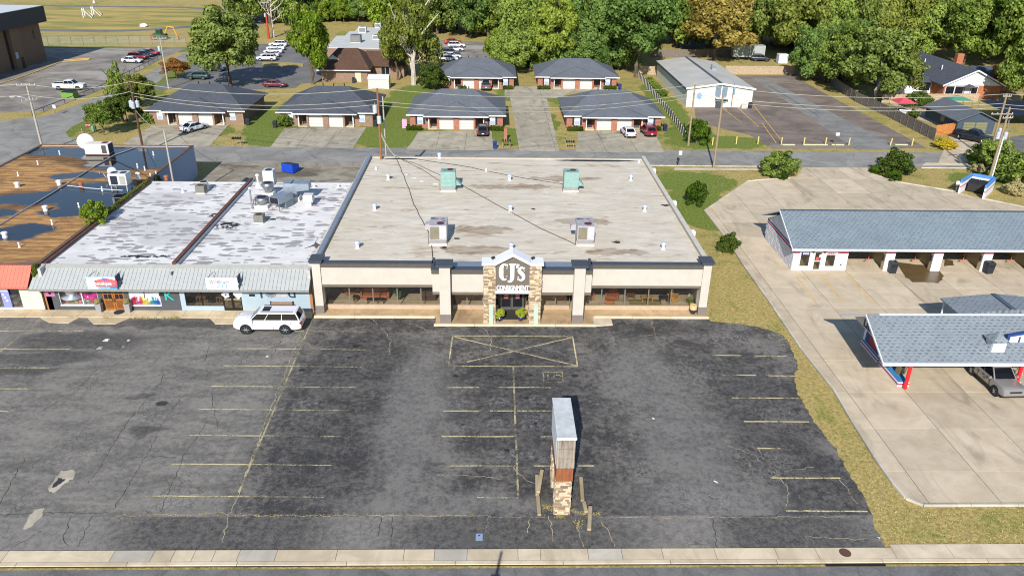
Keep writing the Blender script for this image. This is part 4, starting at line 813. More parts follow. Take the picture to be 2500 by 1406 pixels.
# signs propped on the awning
def awn_sign(name, label, pxa, pxb, zb, zt_, mat):
    y_ = AW0[0]-.02; a = PY(pxa, 700, y_).x; b = PY(pxb, 700, y_).x
    t_ = thing(name, label, 'sign', ((a+b)/2, y_, zb)); MB().box(a, b, y_-.06, y_, zb, zt_).build('panel', mat, t_)
    for x_ in (a+.15, b-.15): MB().cyl((x_, y_, zt_-.05), (x_+.15, y_+1.15, zt_+.02), .025, n=6).build('brace', BLACK, t_)
    MB().box(b-.04, b, y_+.003, y_+.9, zb+.55, zt_-.02).build('side_panel', pm((30, 40, 70)), t_)
    return t_, a, b, y_
s1, a, b, y_ = awn_sign('boutique_sign', 'pale blue boutique sign with red badge propped on the grey awning', 215, 286, 2.72, 3.88, pm((176, 208, 220)))
bd = MB().prism_y([(a+.75, 3.0), (a+2.55, 3.0), (a+2.62, 3.55), (a+1.65, 3.8), (a+.68, 3.55)], y_-.075, y_-.062).build('badge', pm((196, 64, 66)), s1)
MB().prism_y([(a+.85, 3.08), (a+2.45, 3.08), (a+2.5, 3.5), (a+1.65, 3.7), (a+.8, 3.5)], y_-.085, y_-.077).build('badge_field', pm((214, 96, 96)), bd)
lettering('Choutique', .3, ((a+b)/2-.02, y_-.09, 3.3), pm((232, 226, 214)), s1, depth=.004, fit=1.75, bold=.006); MB().prism_y([(a+1.45, 3.55), (a+1.62, 3.45), (a+1.6, 3.8), (a+1.42, 3.84)], y_-.1, y_-.09).build('flag_mark', pm((50, 110, 170)), s1); MB().blob((a+1.78, y_-.09, 3.66), .14, .02, .14, 2, .1).build('cake_mark', pm((196, 70, 160)), s1)
rb = MB().prism_y([(a+.9, 2.78), (a+2.6, 2.78), (a+2.45, 2.9), (a+2.6, 3.0), (a+.9, 2.96)], y_-.095, y_-.087).build('ribbon', pm((40, 120, 160)), s1); lettering('Pastries & Gifts', .11, ((a+b)/2+.02, y_-.1, 2.88), WHITE, s1, depth=.003, fit=1.3)
s2, a, b, y_ = awn_sign('cafe_sign', 'white Wildflower Cafe sign propped on the grey awning', 505, 582, 2.72, 3.86, pm((224, 224, 228)))
lettering('Wildflower', .36, (a+1.12, y_-.07, 3.48), pm((62, 34, 40)), s2, depth=.004, shear=.35, fit=1.72); lettering('CAFE', .4, (a+1.15, y_-.07, 3.05), pm((74, 150, 172)), s2, depth=.004, fit=1.6, bold=-.006)
mb = MB(); rf = random.Random(9)
for i in range(9): x_ = a+2.4+rf.uniform(-.35, .45); z_ = 3.35+rf.uniform(-.1, .38); mb.cyl((a+2.5, y_-.068, 2.85), (x_, y_-.068, z_), .008, n=4); mb.blob((x_, y_-.07, z_), .07, .008, .07, i, .2, 8, 5)
mb.build('flower_sprig', pm((178, 182, 186)), s2)
# cafe pavement
pv = struct('cafe_pavement', MB().box(-75, XB-.0, 61.32, YW, 0, .06), DIRT); C_W2 = mat_concrete('shop_walk', (176, 158, 128), (198, 180, 150), (140, 122, 96), .45)
k = 22
for i in range(k):
    a = -66+i*(50-.0)/k; b = -66+(i+1)*50/k; MB().box(a+.012, b-.012, 61.3, YW-.005, .02, .12).build('slab', C_W2, pv)
for pts in ([(100, 777), (195, 776), (168, 790), (120, 788)], [(214, 777), (318, 777), (282, 792), (228, 792)], [(512, 777), (600, 778), (600, 792), (526, 792)]): MB().prism(ccw(pix(pts)), .0, .07).build('ramp', C_W2, pv)
# weeds along the kerb
mbw = MB(); rw = random.Random(4)
def weed(mb, x, y, z, h, n, r, sp=.15):
    for _ in range(n):
        a = r.uniform(0, 6.28); bx_, by_ = x+r.gauss(0, sp), y+r.gauss(0, sp*.6); hh = h*r.uniform(.4, 1.2); w_ = .02
        mb.add([(bx_-w_, by_, z), (bx_+w_, by_, z), (bx_+math.cos(a)*hh*.6, by_+math.sin(a)*hh*.6, z+hh)], [(0, 1, 2)])
for px_ in (170, 185, 260, 330, 345, 360, 380, 400, 418, 425, 430, 435): q = P(px_, 778); weed(mbw, q.x, 61.22, .02, .22, 26, rw)
for pts in ([(1330, 1240), (1352, 1245)], [(1395, 1245), (1425, 1255)], [(1425, 1252), (1465, 1255)], [(1315, 1230), (1345, 1238)], [(1408, 1270), (1415, 1290)], [(1360, 1262), (1375, 1262)]):
    a, b = P(*pts[0]), P(*pts[1])
    for i in range(7): q = a.lerp(b, i/6); weed(mbw, q.x, q.y, .02, .10, 9, rw, .12)
for i in range(60): q = P(300+i*14.5+rw.uniform(-5, 5), 1258+rw.uniform(-2, 2)); weed(mbw, q.x, q.y, .02, .06, 6, rw, .1)
for i in range(40): f_ = i/39; q = P(762-150*f_-8, 790+360*f_+rw.uniform(-5, 5)); weed(mbw, q.x, q.y, .02, .06, 5, rw, .07)
GRN = pm((150, 138, 82), .9, var=.35, vs=8); mbw.build('weeds', GRN, None, kind='stuff', label='weeds and dry grass growing in the asphalt cracks', cat='weeds')

# ------------------------------------------------------------------ brown-roofed shop with the coral awning
br = thing('brown_roof_shop', 'long shop with ponding brown roof, coral awning and blue rear wall', 'shop', (-50, 82, 0)); BX0, BX1, BY1 = -60.0, -39.9, 102.5
BW = pm((150, 160, 180), .9, var=.08)
MB().box(BX1-.28, BX1, 86.5, BY1, 0, 4.12).box(BX0, BX1-.28, BY1-.28, BY1, 0, 4.1).box(BX0, BX0+.28, YW+.1, BY1-.28, 0, 4.1).build('wall', BW, br); MB().box(BX1-.25, BX1-.02, YW+.3, 86.5, 0, 4.1).build('wall', pm((120, 84, 62), .9), br)
MB().box(BX0+.28, BX1-.28, 63.4, BY1-.28, 3.85, 4.0).build('roof', R_BROWN, br); MB().box(BX1-.34, BX1+.03, 63.4, BY1+.02, 4.12, 4.2).build('parapet_cap', pm((92, 72, 56), .9, var=.3), br); MB().box(BX0-.03, BX0+.3, 63.4, BY1+.02, 4.1, 4.18).build('parapet_cap', pm((120, 108, 96), .9), br); MB().box(BX0+.3, BX1-.34, BY1-.3, BY1+.03, 4.1, 4.15).build('parapet_cap', pm((110, 78, 50), .9, var=.3), br)
CORAL = pm((206, 104, 84), .5, var=.07); cw = .335; me_c = MB().add([(.008, 61.75, 2.72), (cw-.008, 61.75, 2.72), (cw-.008, 63.2, 4.2), (.008, 63.2, 4.2), (.008, 61.78, 2.69), (cw-.008, 61.78, 2.69), (cw-.008, 63.23, 4.17), (.008, 63.23, 4.17)], [(0, 1, 2, 3), (7, 6, 5, 4), (0, 4, 5, 1), (1, 5, 6, 2), (2, 6, 7, 3), (3, 7, 4, 0)]).mesh('awning_panel'); me_c.materials.append(CORAL)
ca = MB().prism_x([(61.79, 2.66), (63.4, 2.66), (63.4, 4.16), (63.23, 4.16)], -60, -40.35).build('awning', pm((110, 40, 36), .8), br)
for i in range(30):
    o = bpy.data.objects.new('awning_panel', me_c); put(o, None, ca, False); o.location = (-40.35-(i+1)*cw, 0, 0)
MB().box(-60, -40.35, 61.71, 61.78, 2.6, 2.74).build('gutter', CORAL, ca)
pr = MB().box(-41.75, -39.9, YW+.05, YW+.25, .12, 2.7).build('wall_panel', pm((210, 192, 172), .9), br)
win_row(br, -52, -41.75, YW+.1, .3, 2.6, [-49.4, -46.9, -44.35], pm((150, 150, 148), .4, .4)); MB().box(-60, -41.75, YW+.02, YW+.2, .12, .3).build('bulkhead', WHITE2, br)
MB().box(-60, -40.2, YW+.3, 69, .05, .12).build('shop_floor', pm((128, 126, 124)), br); MB().box(-60, -40.2, 69, 69.2, .1, 3.8).build('partition', pm((50, 56, 70)), br)
ba = MB().box(-43.35, -42.65, YW-.06, YW-.02, .35, 2.45).build('window_banner', pm((126, 132, 190)), br); MB().box(-43.3, -42.7, YW-.07, YW-.062, 1.95, 2.4).build('banner_print', WHITE, ba)
for k in range(3): MB().cyl((-43.15+.1*k, YW-.07, 1.65-.3*k), (-43.15+.1*k, YW-.08, 1.65-.3*k), .11, n=12).build('banner_dot', WHITE, ba)
bn = MB().box(-46.2, -44.35, YW-.05, YW-.01, .28, .8).build('window_banner', pm((214, 214, 218)), br); MB().box(-46.1, -44.5, YW-.062, YW-.052, .45, .72).build('banner_print', pm((190, 30, 70)), bn)
for k in range(4): MB().cyl((-45.8+.38*k, YW-.065, .58), (-45.8+.38*k, YW-.072, .58), .1, n=10).build('banner_dot', WHITE, bn)
MB().cyl((-44.3, 61.75, .12), (-44.3, 61.75, 2.65), .05).build('awning_post', STEEL, br)
# ------------------------------------------------------------------ roofs
def hip(x0, x1, y0, y1, ze, zr, rx0, rx1, ym=None, th=.16):
    ym = (y0+y1)/2 if ym is None else ym; b = ze-th
    return MB().add([(x0, y0, ze), (x1, y0, ze), (x1, y1, ze), (x0, y1, ze), (rx0, ym, zr), (rx1, ym, zr), (x0, y0, b), (x1, y0, b), (x1, y1, b), (x0, y1, b)],
                    [(0, 1, 5, 4), (1, 2, 5), (2, 3, 4, 5), (3, 0, 4), (6, 7, 1, 0), (7, 8, 2, 1), (8, 9, 3, 2), (9, 6, 0, 3), (9, 8, 7, 6)])
def gable_x(x0, x1, y0, y1, ze, zr, th=.14): ym = (y0+y1)/2; return MB().add([(x, y, z) for x in (x0, x1) for y, z in ((y0, ze-th), (ym, zr-th), (y1, ze-th), (y1, ze), (ym, zr), (y0, ze))], [(0, 5, 4, 3, 2, 1), (6, 7, 8, 9, 10, 11), (5, 11, 10, 4), (4, 10, 9, 3), (0, 1, 7, 6), (1, 2, 8, 7), (0, 6, 11, 5), (3, 9, 8, 2)])
def gable_y(x0, x1, y0, y1, ze, zr, th=.14): xm = (x0+x1)/2; return MB().prism_y([(x0, ze-th), (x1, ze-th), (x1, ze), (xm, zr), (x0, ze)], y0, y1)
SH_DK = mat_shingle('charcoal_shingles', (74, 78, 86), (88, 93, 101)); SH_DK2 = mat_shingle('slate_shingles', (94, 98, 105), (106, 111, 117)); SH_BR = mat_shingle('brown_shingles', (84, 62, 50), (104, 80, 64))
SH_CW = mat_shingle('blue_grey_shingles', (116, 127, 134), (126, 137, 144), (60, 76, 90)); SH_CN = mat_shingle('pale_shingles', (124, 132, 138), (134, 142, 147), (58, 68, 80))
RED = pm((176, 24, 52), .6, var=.08); NAVY = pm((28, 58, 112), .6, var=.1); CWW = pm((206, 206, 210), .75, var=.04); SKYB = pm((58, 120, 176), .6, var=.1)

# ------------------------------------------------------------------ self-serve car wash
cwb = thing('car_wash', 'white car wash building with blue-grey shingle roof, open bays and dog wash room', 'car wash', (50, 76.5, 0)); Y0, Y1 = 72.15, 80.9
CX = 30.65
MB().prism_x([(Y0+.02, .03), (Y1, .03), (Y1, 2.5), ((Y0+Y1)/2, 4.62), (Y0+.02, 2.5)], CX, CX+.2).build('gable_wall', CWW, cwb)
rf_ = gable_x(CX-.55, 86, 71.45, 81.6, 2.68, 5.0).build('roof', SH_CW, cwb); MB().box(CX-.5, 86, 76.42, 76.63, 4.95, 5.06).build('ridge_vent', pm((62, 74, 88)), rf_)
MB().box(CX-.58, 86, 71.38, 71.46, 2.5, 2.72).build('fascia_board', WHITE, rf_)
for ya, za, yb, zb in ((71.42, 2.66, 76.52, 4.98), (81.62, 2.66, 76.52, 4.98)): MB().prism_x([(ya, za-.14), (yb, zb-.14), (yb, zb+.03), (ya, za+.03)], CX-.6, CX-.545).build('rake_board', WHITE, rf_)
for za, m_ in ((2.0, RED), (2.28, NAVY)): MB().box(CX-.012, CX+.02, Y0, Y1-.03, za, za+.17).build('stripe', m_, cwb)
gv = MB().box(CX-.12, CX-.005, 78.0, 78.6, 2.9, 3.8).build('gable_vent', WHITE, cwb)
mb = MB(); r_ = random.Random(2)      # painted stone relief on the gable wall
z = .06
while z < 1.9:
    y_ = Y0+.1
    while y_ < Y1-.3: w_ = r_.uniform(.3, .8); mb.box(CX-.035-r_.uniform(0, .03), CX+.01, y_, y_+w_-.03, z, z+.25); y_ += w_
    z += .28
mb.build('stone_relief', CWW, cwb, kind='stuff')
dx = [PY(p, 640, Y0).x for p in (1950, 1976, 1984, 2009, 2014, 2043)]
# dog wash front with openings
FW_ = [(CX+.2, 31.32), (32.34, 32.72), (33.56, 33.94), (34.98, 36.2)]
mb = MB()
for a, b in FW_: mb.box(a, b, Y0, Y0+.2, .03, 2.5)
mb.box(31.32, 32.34, Y0, Y0+.2, .03, .45); mb.box(33.94, 34.98, Y0, Y0+.2, .03, .45); mb.box(31.32, 34.98, Y0, Y0+.2, 2.1, 2.5); mb.box(36.0, 36.2, Y0+.2, Y1, .03, 2.5)
mb.build('front_wall', CWW, cwb)
for a, b in ((CX-.01, 31.2), (32.5, 32.66), (33.62, 33.82), (35.1, 36.21)): MB().box(a, b, Y0-.012, Y0-.002, 1.95, 2.1).build('stripe', RED, cwb)
win_row(cwb, 31.32, 32.34, Y0+.08, .45, 2.1, [], WHITE, GLASS, .05); win_row(cwb, 33.94, 34.98, Y0+.08, .45, 2.1, [], WHITE, GLASS, .05)
d_ = MB().box(32.74, 32.83, Y0+.03, Y0+.12, .05, 2.08).box(33.45, 33.54, Y0+.03, Y0+.12, .05, 2.08).box(32.83, 33.45, Y0+.03, Y0+.12, 2.0, 2.08).box(32.83, 33.45, Y0+.03, Y0+.12, 1.02, 1.1).box(32.83, 33.45, Y0+.03, Y0+.12, .05, .15).build('door', WHITE2, cwb); MB().box(32.83, 33.45, Y0+.07, Y0+.08, .15, 2.0).build('pane', GLASS, d_)
nt = MB().box(32.95, 33.3, Y0+.05, Y0+.06, 1.15, 1.5).build('door_notice', pm((200, 70, 66)), d_); MB().box(33.27, 33.44, Y0+.045, Y0+.055, 1.48, 1.8).build('door_notice', WHITE, d_)
bgd = MB().box(31.5, 32.2, Y0+.045, Y0+.055, 1.78, 2.02).build('sign_strip', pm((60, 80, 150)), cwb); lettering('DOG', .2, (31.85, Y0+.04, 1.9), WHITE, bgd, depth=.004, bold=.008, fit=.58)
bgw = MB().box(34.02, 34.92, Y0+.045, Y0+.055, 1.76, 2.03).build('sign_strip', pm((216, 196, 196)), cwb); lettering('WASH', .19, (34.47, Y0+.04, 1.895), RED, bgw, depth=.004, bold=.008, fit=.78)
MB().box(CX+.2, 36, Y0+.2, Y1, .04, .07).build('room_floor', pm((124, 112, 76), .8), cwb); MB().box(CX+.2, 36, 77, 77.1, .07, 2.6).build('room_wall', pm((90, 84, 66)), cwb)
MB().box(35.55, 35.7, Y0-.04, Y0-.003, .6, .8).build('outlet_box', pm((70, 70, 72)), cwb)
TANB = mat_brick('painted_block', (150, 134, 100), (164, 148, 112), (128, 112, 84), 2.2)
for i, (a, b) in enumerate(((40.1, 41.05), (45.05, 46.0), (50.2, 51.15), (55.3, 56.25), (60.4, 61.35))):
    pi = MB().box(a, b, Y0-.02, Y0+.55, .03, 2.55).build('bay_pillar', CWW, cwb); MB().box(a-.012, b+.012, Y0-.034, Y0+.562, 1.98, 2.12).build('stripe', RED, pi)
    MB().box(a+.3, b-.3, Y0+.55, Y1, .03, 2.55).build('bay_partition', TANB, cwb)
    L = [MB(), MB()]; rr_ = random.Random(i); z = .05
    while z < 1.9:
        y_ = Y0
        while y_ < Y0+.5: w_ = rr_.uniform(.12, .3); L[rr_.randrange(2)].box(a-.03, a+.01, y_, min(Y0+.55, y_+w_-.02), z, z+.15); y_ += w_
        z += .17
    L[0].build('ledge_stones', STONE[1], pi, kind='stuff'); L[1].build('ledge_stones', STONE[3], pi, kind='stuff')
    MB().box(a-.12, a-.0, Y0+.12, Y0+.4, 1.1, 1.7).build('coin_box', pm((60, 64, 76), .5, .3), pi)
    h_ = MB().cyl((a-.55, Y0+2.5, 2.45), (a-.5, Y0+2.2, 1.5), .04).cyl((a-.5, Y0+2.2, 1.5), (a-.75, Y0+1.9, .5), .04).cyl((a-.75, Y0+1.9, .5), (a-1.0, Y0+2.0, .35), .05); h_.build('wash_hose', pm((196, 66, 40)), cwb)
MB().box(36.2, 86, 79.7, 79.9, 1.9, 2.6).build('rear_header', pm((120, 118, 112)), cwb)
def bin_(name, label, c, w_, d_, h, mat, rz=0, group=None):
    t_ = thing(name, label, 'bin', (c[0], c[1], c[2] if len(c) > 2 else 0), rz, group)
    MB().add([(-w_*.42, -d_*.42, 0), (w_*.42, -d_*.42, 0), (w_*.42, d_*.42, 0), (-w_*.42, d_*.42, 0), (-w_/2, -d_/2, h*.86), (w_/2, -d_/2, h*.86), (w_/2, d_/2, h*.86), (-w_/2, d_/2, h*.86)], [(3, 2, 1, 0), (4, 5, 6, 7), (0, 1, 5, 4), (1, 2, 6, 5), (2, 3, 7, 6), (3, 0, 4, 7)]).build('body', mat, t_, False)
    MB().add([(-w_*.53, -d_*.53, h*.87), (w_*.53, -d_*.53, h*.87), (w_*.53, d_*.53, h*.87), (-w_*.53, d_*.53, h*.87), (-w_*.4, -d_*.3, h), (w_*.4, -d_*.3, h), (w_*.4, d_*.45, h), (-w_*.4, d_*.45, h)], [(3, 2, 1, 0), (4, 5, 6, 7), (0, 1, 5, 4), (1, 2, 6, 5), (2, 3, 7, 6), (3, 0, 4, 7)]).build('lid', mat, t_, False)
    MB().box(-w_*.3, w_*.3, -d_*.56, -d_*.5, h*.62, h*.75).build('flap', BLACK, t_, False); return t_
BINC = pm((34, 38, 46), .5, var=.15)
q = P(2176, 666); bin_('litter_bin', 'black litter bin at the first car wash bay pillar', q, .75, .7, 1.3, BINC, .0); q = P(2410, 667); bin_('litter_bin', 'black litter bin at the third car wash bay pillar', q, .85, .75, 1.3, BINC, .15)

# ------------------------------------------------------------------ drive-through canopy in front of it
cn = thing('wash_canopy', 'pale shingled vacuum canopy with white gable, cupola and roof sign', 'canopy', (40, 53.3, 0)); KX = 29.2
kr = gable_x(KX, 62, 49.35, 57.3, 2.74, 4.78).build('roof', SH_CN, cn); MB().box(KX+1.0, 62, 53.24, 53.42, 4.76, 4.84).build('ridge_vent', pm((200, 202, 206)), kr); MB().box(KX-.05, 62, 49.27, 49.36, 2.56, 2.78).build('fascia_board', WHITE, kr)
for ya, yb in ((49.3, 53.33), (57.35, 53.33)): MB().prism_x([(ya, 2.58), (yb, 4.64), (yb, 4.80), (ya, 2.76)], KX-.06, KX-.003).build('rake_board', WHITE, kr)
MB().prism_x([(49.6, 2.6), (57.1, 2.6), (53.33, 4.6)], 30.3, 30.45).build('gable_wall', pm((196, 194, 190)), cn)
gw = MB().box(31.4, 31.7, 53.9, 57.0, .55, 2.62).build('mural_wall', CWW, cn)
lettering('LIBERTY', .62, (30.27, 53.6, 3.05), pm((26, 36, 66)), cn, face=-math.pi/2, depth=.012, bold=.02, fit=3.6)
fg = MB().box(31.375, 31.395, 54.5, 55.6, 1.7, 2.45).build('flag_mural', WHITE, gw)
for k in range(4): MB().box(31.36, 31.373, 54.5, 55.6, 1.72+k*.19, 1.81+k*.19).build('flag_stripe', RED, fg)
MB().box(31.345, 31.358, 55.15, 55.6, 2.08, 2.45).build('flag_field', NAVY, fg); MB().box(31.37, 31.39, 54.1, 56.6, .62, 1.55).build('mural_band', NAVY, gw); MB().blob((31.36, 55.2, 1.1), .03, .7, .35, 3, .2).build('mural_car', pm((150, 36, 40)), gw)
MB().cyl((31.77, 50.06, .03), (31.77, 50.06, 2.62), .14, n=14).build('red_post', pm((214, 26, 32), .5, var=.06), cn); MB().cyl((40.35, 50.06, .03), (40.35, 50.06, 2.62), .14, n=14).build('red_post', pm((214, 26, 32), .5, var=.06), cn)
def island(x0, x1, y0, y1, par):
    i_ = MB().box(x0, x1, y0, y1, .03, .2).build('island', CWW, par); MB().box(x0+.002, x1-.002, y0+.002, y1-.002, .2, .33).build('stripe', RED, i_); MB().box(x0, x1, y0, y1, .33, .43).build('stripe', CWW, i_); MB().box(x0+.05, x1-.05, y0+.05, y1-.05, .43, .5).build('island_top', SKYB, i_)
island(31.3, 32.2, 50.35, 53.6, cn); island(31.3, 32.1, 53.88, 57.05, cn); island(40.0, 41.0, 50.4, 57.0, cn)
for i, (x_, lb) in enumerate(((31.75, 'stainless vacuum drum on the left car wash island by the red post'), (40.5, 'stainless vacuum drum on the right car wash island behind the silver vehicle'))):
    v_ = thing('vacuum_station', lb, 'vacuum', (x_, 52.7, .5)); MB().lathe((0, 0, 0), [(.26, 0), (.26, .95), (.3, 1.0), (.3, 1.15), (.1, 1.35)], 16).build('drum', STEEL, v_, False, smooth=False); MB().tube([(0.2, -.2, 1.1), (.5, -.5, 1.4), (.6, -1.0, .9), (.4, -1.5, .2)], .05).build('hose', BLACK, v_, False); MB().cbox((.28, -1.15, .38), .6, .45, .8, .2, .25).build('mat_clamp', pm((112, 98, 70)), v_, False)
q = PY(2430, 873, 50.3); cu = thing('roof_cupola', 'small white louvred cupola on the canopy roof', 'cupola', (q.x, 50.7, 2.9))
MB().box(-.5, .5, -.45, .5, -.1, 1.15).build('body', CWW, cu, False); MB().add([(-.7, -.65, 1.15), (.7, -.65, 1.15), (.7, .7, 1.15), (-.7, .7, 1.15), (0, 0.02, 1.75)], [(3, 2, 1, 0), (0, 1, 4), (1, 2, 4), (2, 3, 4), (3, 0, 4)]).build('roof', SH_CN, cu, False)
for k in range(6): MB().box(-.53, -.5, -.35, .4, .1+k*.16, .16+k*.16).build('louvre', WHITE2, cu, False)
sg = thing('roof_sign', 'white gabled roof sign with blue border on the canopy', 'sign', (42.5, 51.2, 3.3)); xa_ = q.x+1.05
MB().prism_y([(xa_, 3.25), (47.5, 3.25), (47.5, 4.5), (44.2, 5.2), (xa_, 4.2)], 51.1, 51.3).build('border', NAVY, sg); MB().prism_y([(xa_+.18, 3.4), (47.3, 3.4), (47.3, 4.3), (44.2, 4.95), (xa_+.18, 4.05)], 51.04, 51.08).build('panel', CWW, sg); lettering('LIBERTY', .62, (xa_+3.1, 51.02, 3.8), NAVY, sg, depth=.01, fit=4.6)
rc = thing('rear_canopy', 'small low shingled lean-to roof behind the main wash canopy', 'canopy', (43.5, 59, 0)); MB().prism_y([(39.3, 2.62), (48.2, 2.62), (48.2, 2.75), (44.0, 3.2), (39.3, 2.75)], 57.36, 60.4).build('roof', SH_CN, rc); MB().box(43.6, 44.0, 57.36, 60.3, 3.17, 3.28).build('ridge_vent', pm((70, 78, 90)), rc)
for x_ in (39.6, 47.9): MB().cyl((x_, 60.1, .03), (x_, 60.1, 2.62), .1).build('post', WHITE, rc)
# ------------------------------------------------------------------ tall sign by the street
pl = thing('pylon_sign', 'tall sign pylon on ledge-stone base seen end on by the street', 'sign', (4.2, 38, 0)); px0, px1 = 3.78, 4.68
stone_pillar(pl, px0, px1, 36.3, 37.15, 0, 2.62, 21); stone_pillar(pl, px0-.02, px1+.02, 38.7, 39.6, 0, 2.62, 22)
MB().box(px0+.1, px1-.1, 37.15, 38.7, 0, 2.62).build('base_infill', pm((96, 82, 64)), pl)
MB().box(px0-.02, px1+.06, 36.15, 39.8, 2.62, 3.62).build('lower_cabinet', mat_streak((140, 84, 52), (104, 60, 40)), pl); cb_ = MB().box(px0-.06, px1+.1, 36.1, 39.85, 3.62, 5.75).build('upper_cabinet', mat_streak((142, 131, 119), (92, 82, 72)), pl)
MB().box(px0-.075, px0-.06, 36.3, 39.7, 3.75, 5.6).build('sign_face', WHITE, cb_); MB().box(px1+.1, px1+.115, 36.3, 39.7, 3.75, 5.6).build('sign_face', WHITE, cb_)
MB().add([(px0-.1, 35.95, 5.75), (px1+.13, 35.95, 5.75), (px1+.13, 40.0, 5.75), (px0-.1, 40.0, 5.75), (px0-.1, 35.95, 5.9), (px1+.13, 35.95, 5.88), (px1+.13, 40.0, 5.88), (px0-.1, 40.0, 5.9)], [(3, 2, 1, 0), (4, 5, 6, 7), (0, 1, 5, 4), (1, 2, 6, 5), (2, 3, 7, 6), (3, 0, 4, 7)]).build('cap', pm((184, 186, 186), .7, var=.2, vs=1.6), pl)
LOGM = mat_concrete('weathered_kerb_block', (150, 134, 106), (172, 156, 128), (110, 96, 74), .4)
for i, (a, b, z_, lb) in enumerate((((1311, 1163), (1312, 1213), .0, 'weathered parking block left of the pylon, lower one of the crossed pair'), ((1323, 1156), (1314, 1209), .2, 'weathered parking block lying tilted across another left of the pylon'), ((1313, 1215), (1317, 1261), 0, 'weathered parking block left of the pylon, nearest the street'), ((1418, 1168), (1422, 1226), 0, 'weathered parking block right of the pylon, farthest from the street'), ((1425, 1228), (1431, 1254), 0, 'short broken grey parking block right of the pylon'), ((1441, 1240), (1438, 1297), 0, 'weathered parking block right of the pylon, nearest the street'))):
    A, B = P(*a), P(*b); c = (A+B)/2; d = B-A
    MB().cbox((c.x, c.y, .1+z_*.75+.02), d.length, .24, .17, math.atan2(d.y, d.x), 0, .02 if z_ else 0).build('parking_block', LOGM, None, bevel=.04, label=lb, cat='parking block')

for z_ in (3.60, 4.3, 5.0): MB().box(px0-.064, px1+.104, 36.094, 36.099, z_, z_+.02).build('panel_seam', pm((70, 64, 58)), pl)
for x_ in (px0+.02, px1+.02): MB().box(x_-.03, x_+.03, 36.085, 36.098, 3.64, 5.74).build('edge_trim', pm((150, 142, 130)), pl)
MB().box(px0-.11, px1+.14, 35.93, 35.949, 5.74, 5.91).build('cap_edge', pm((206, 208, 210)), pl)
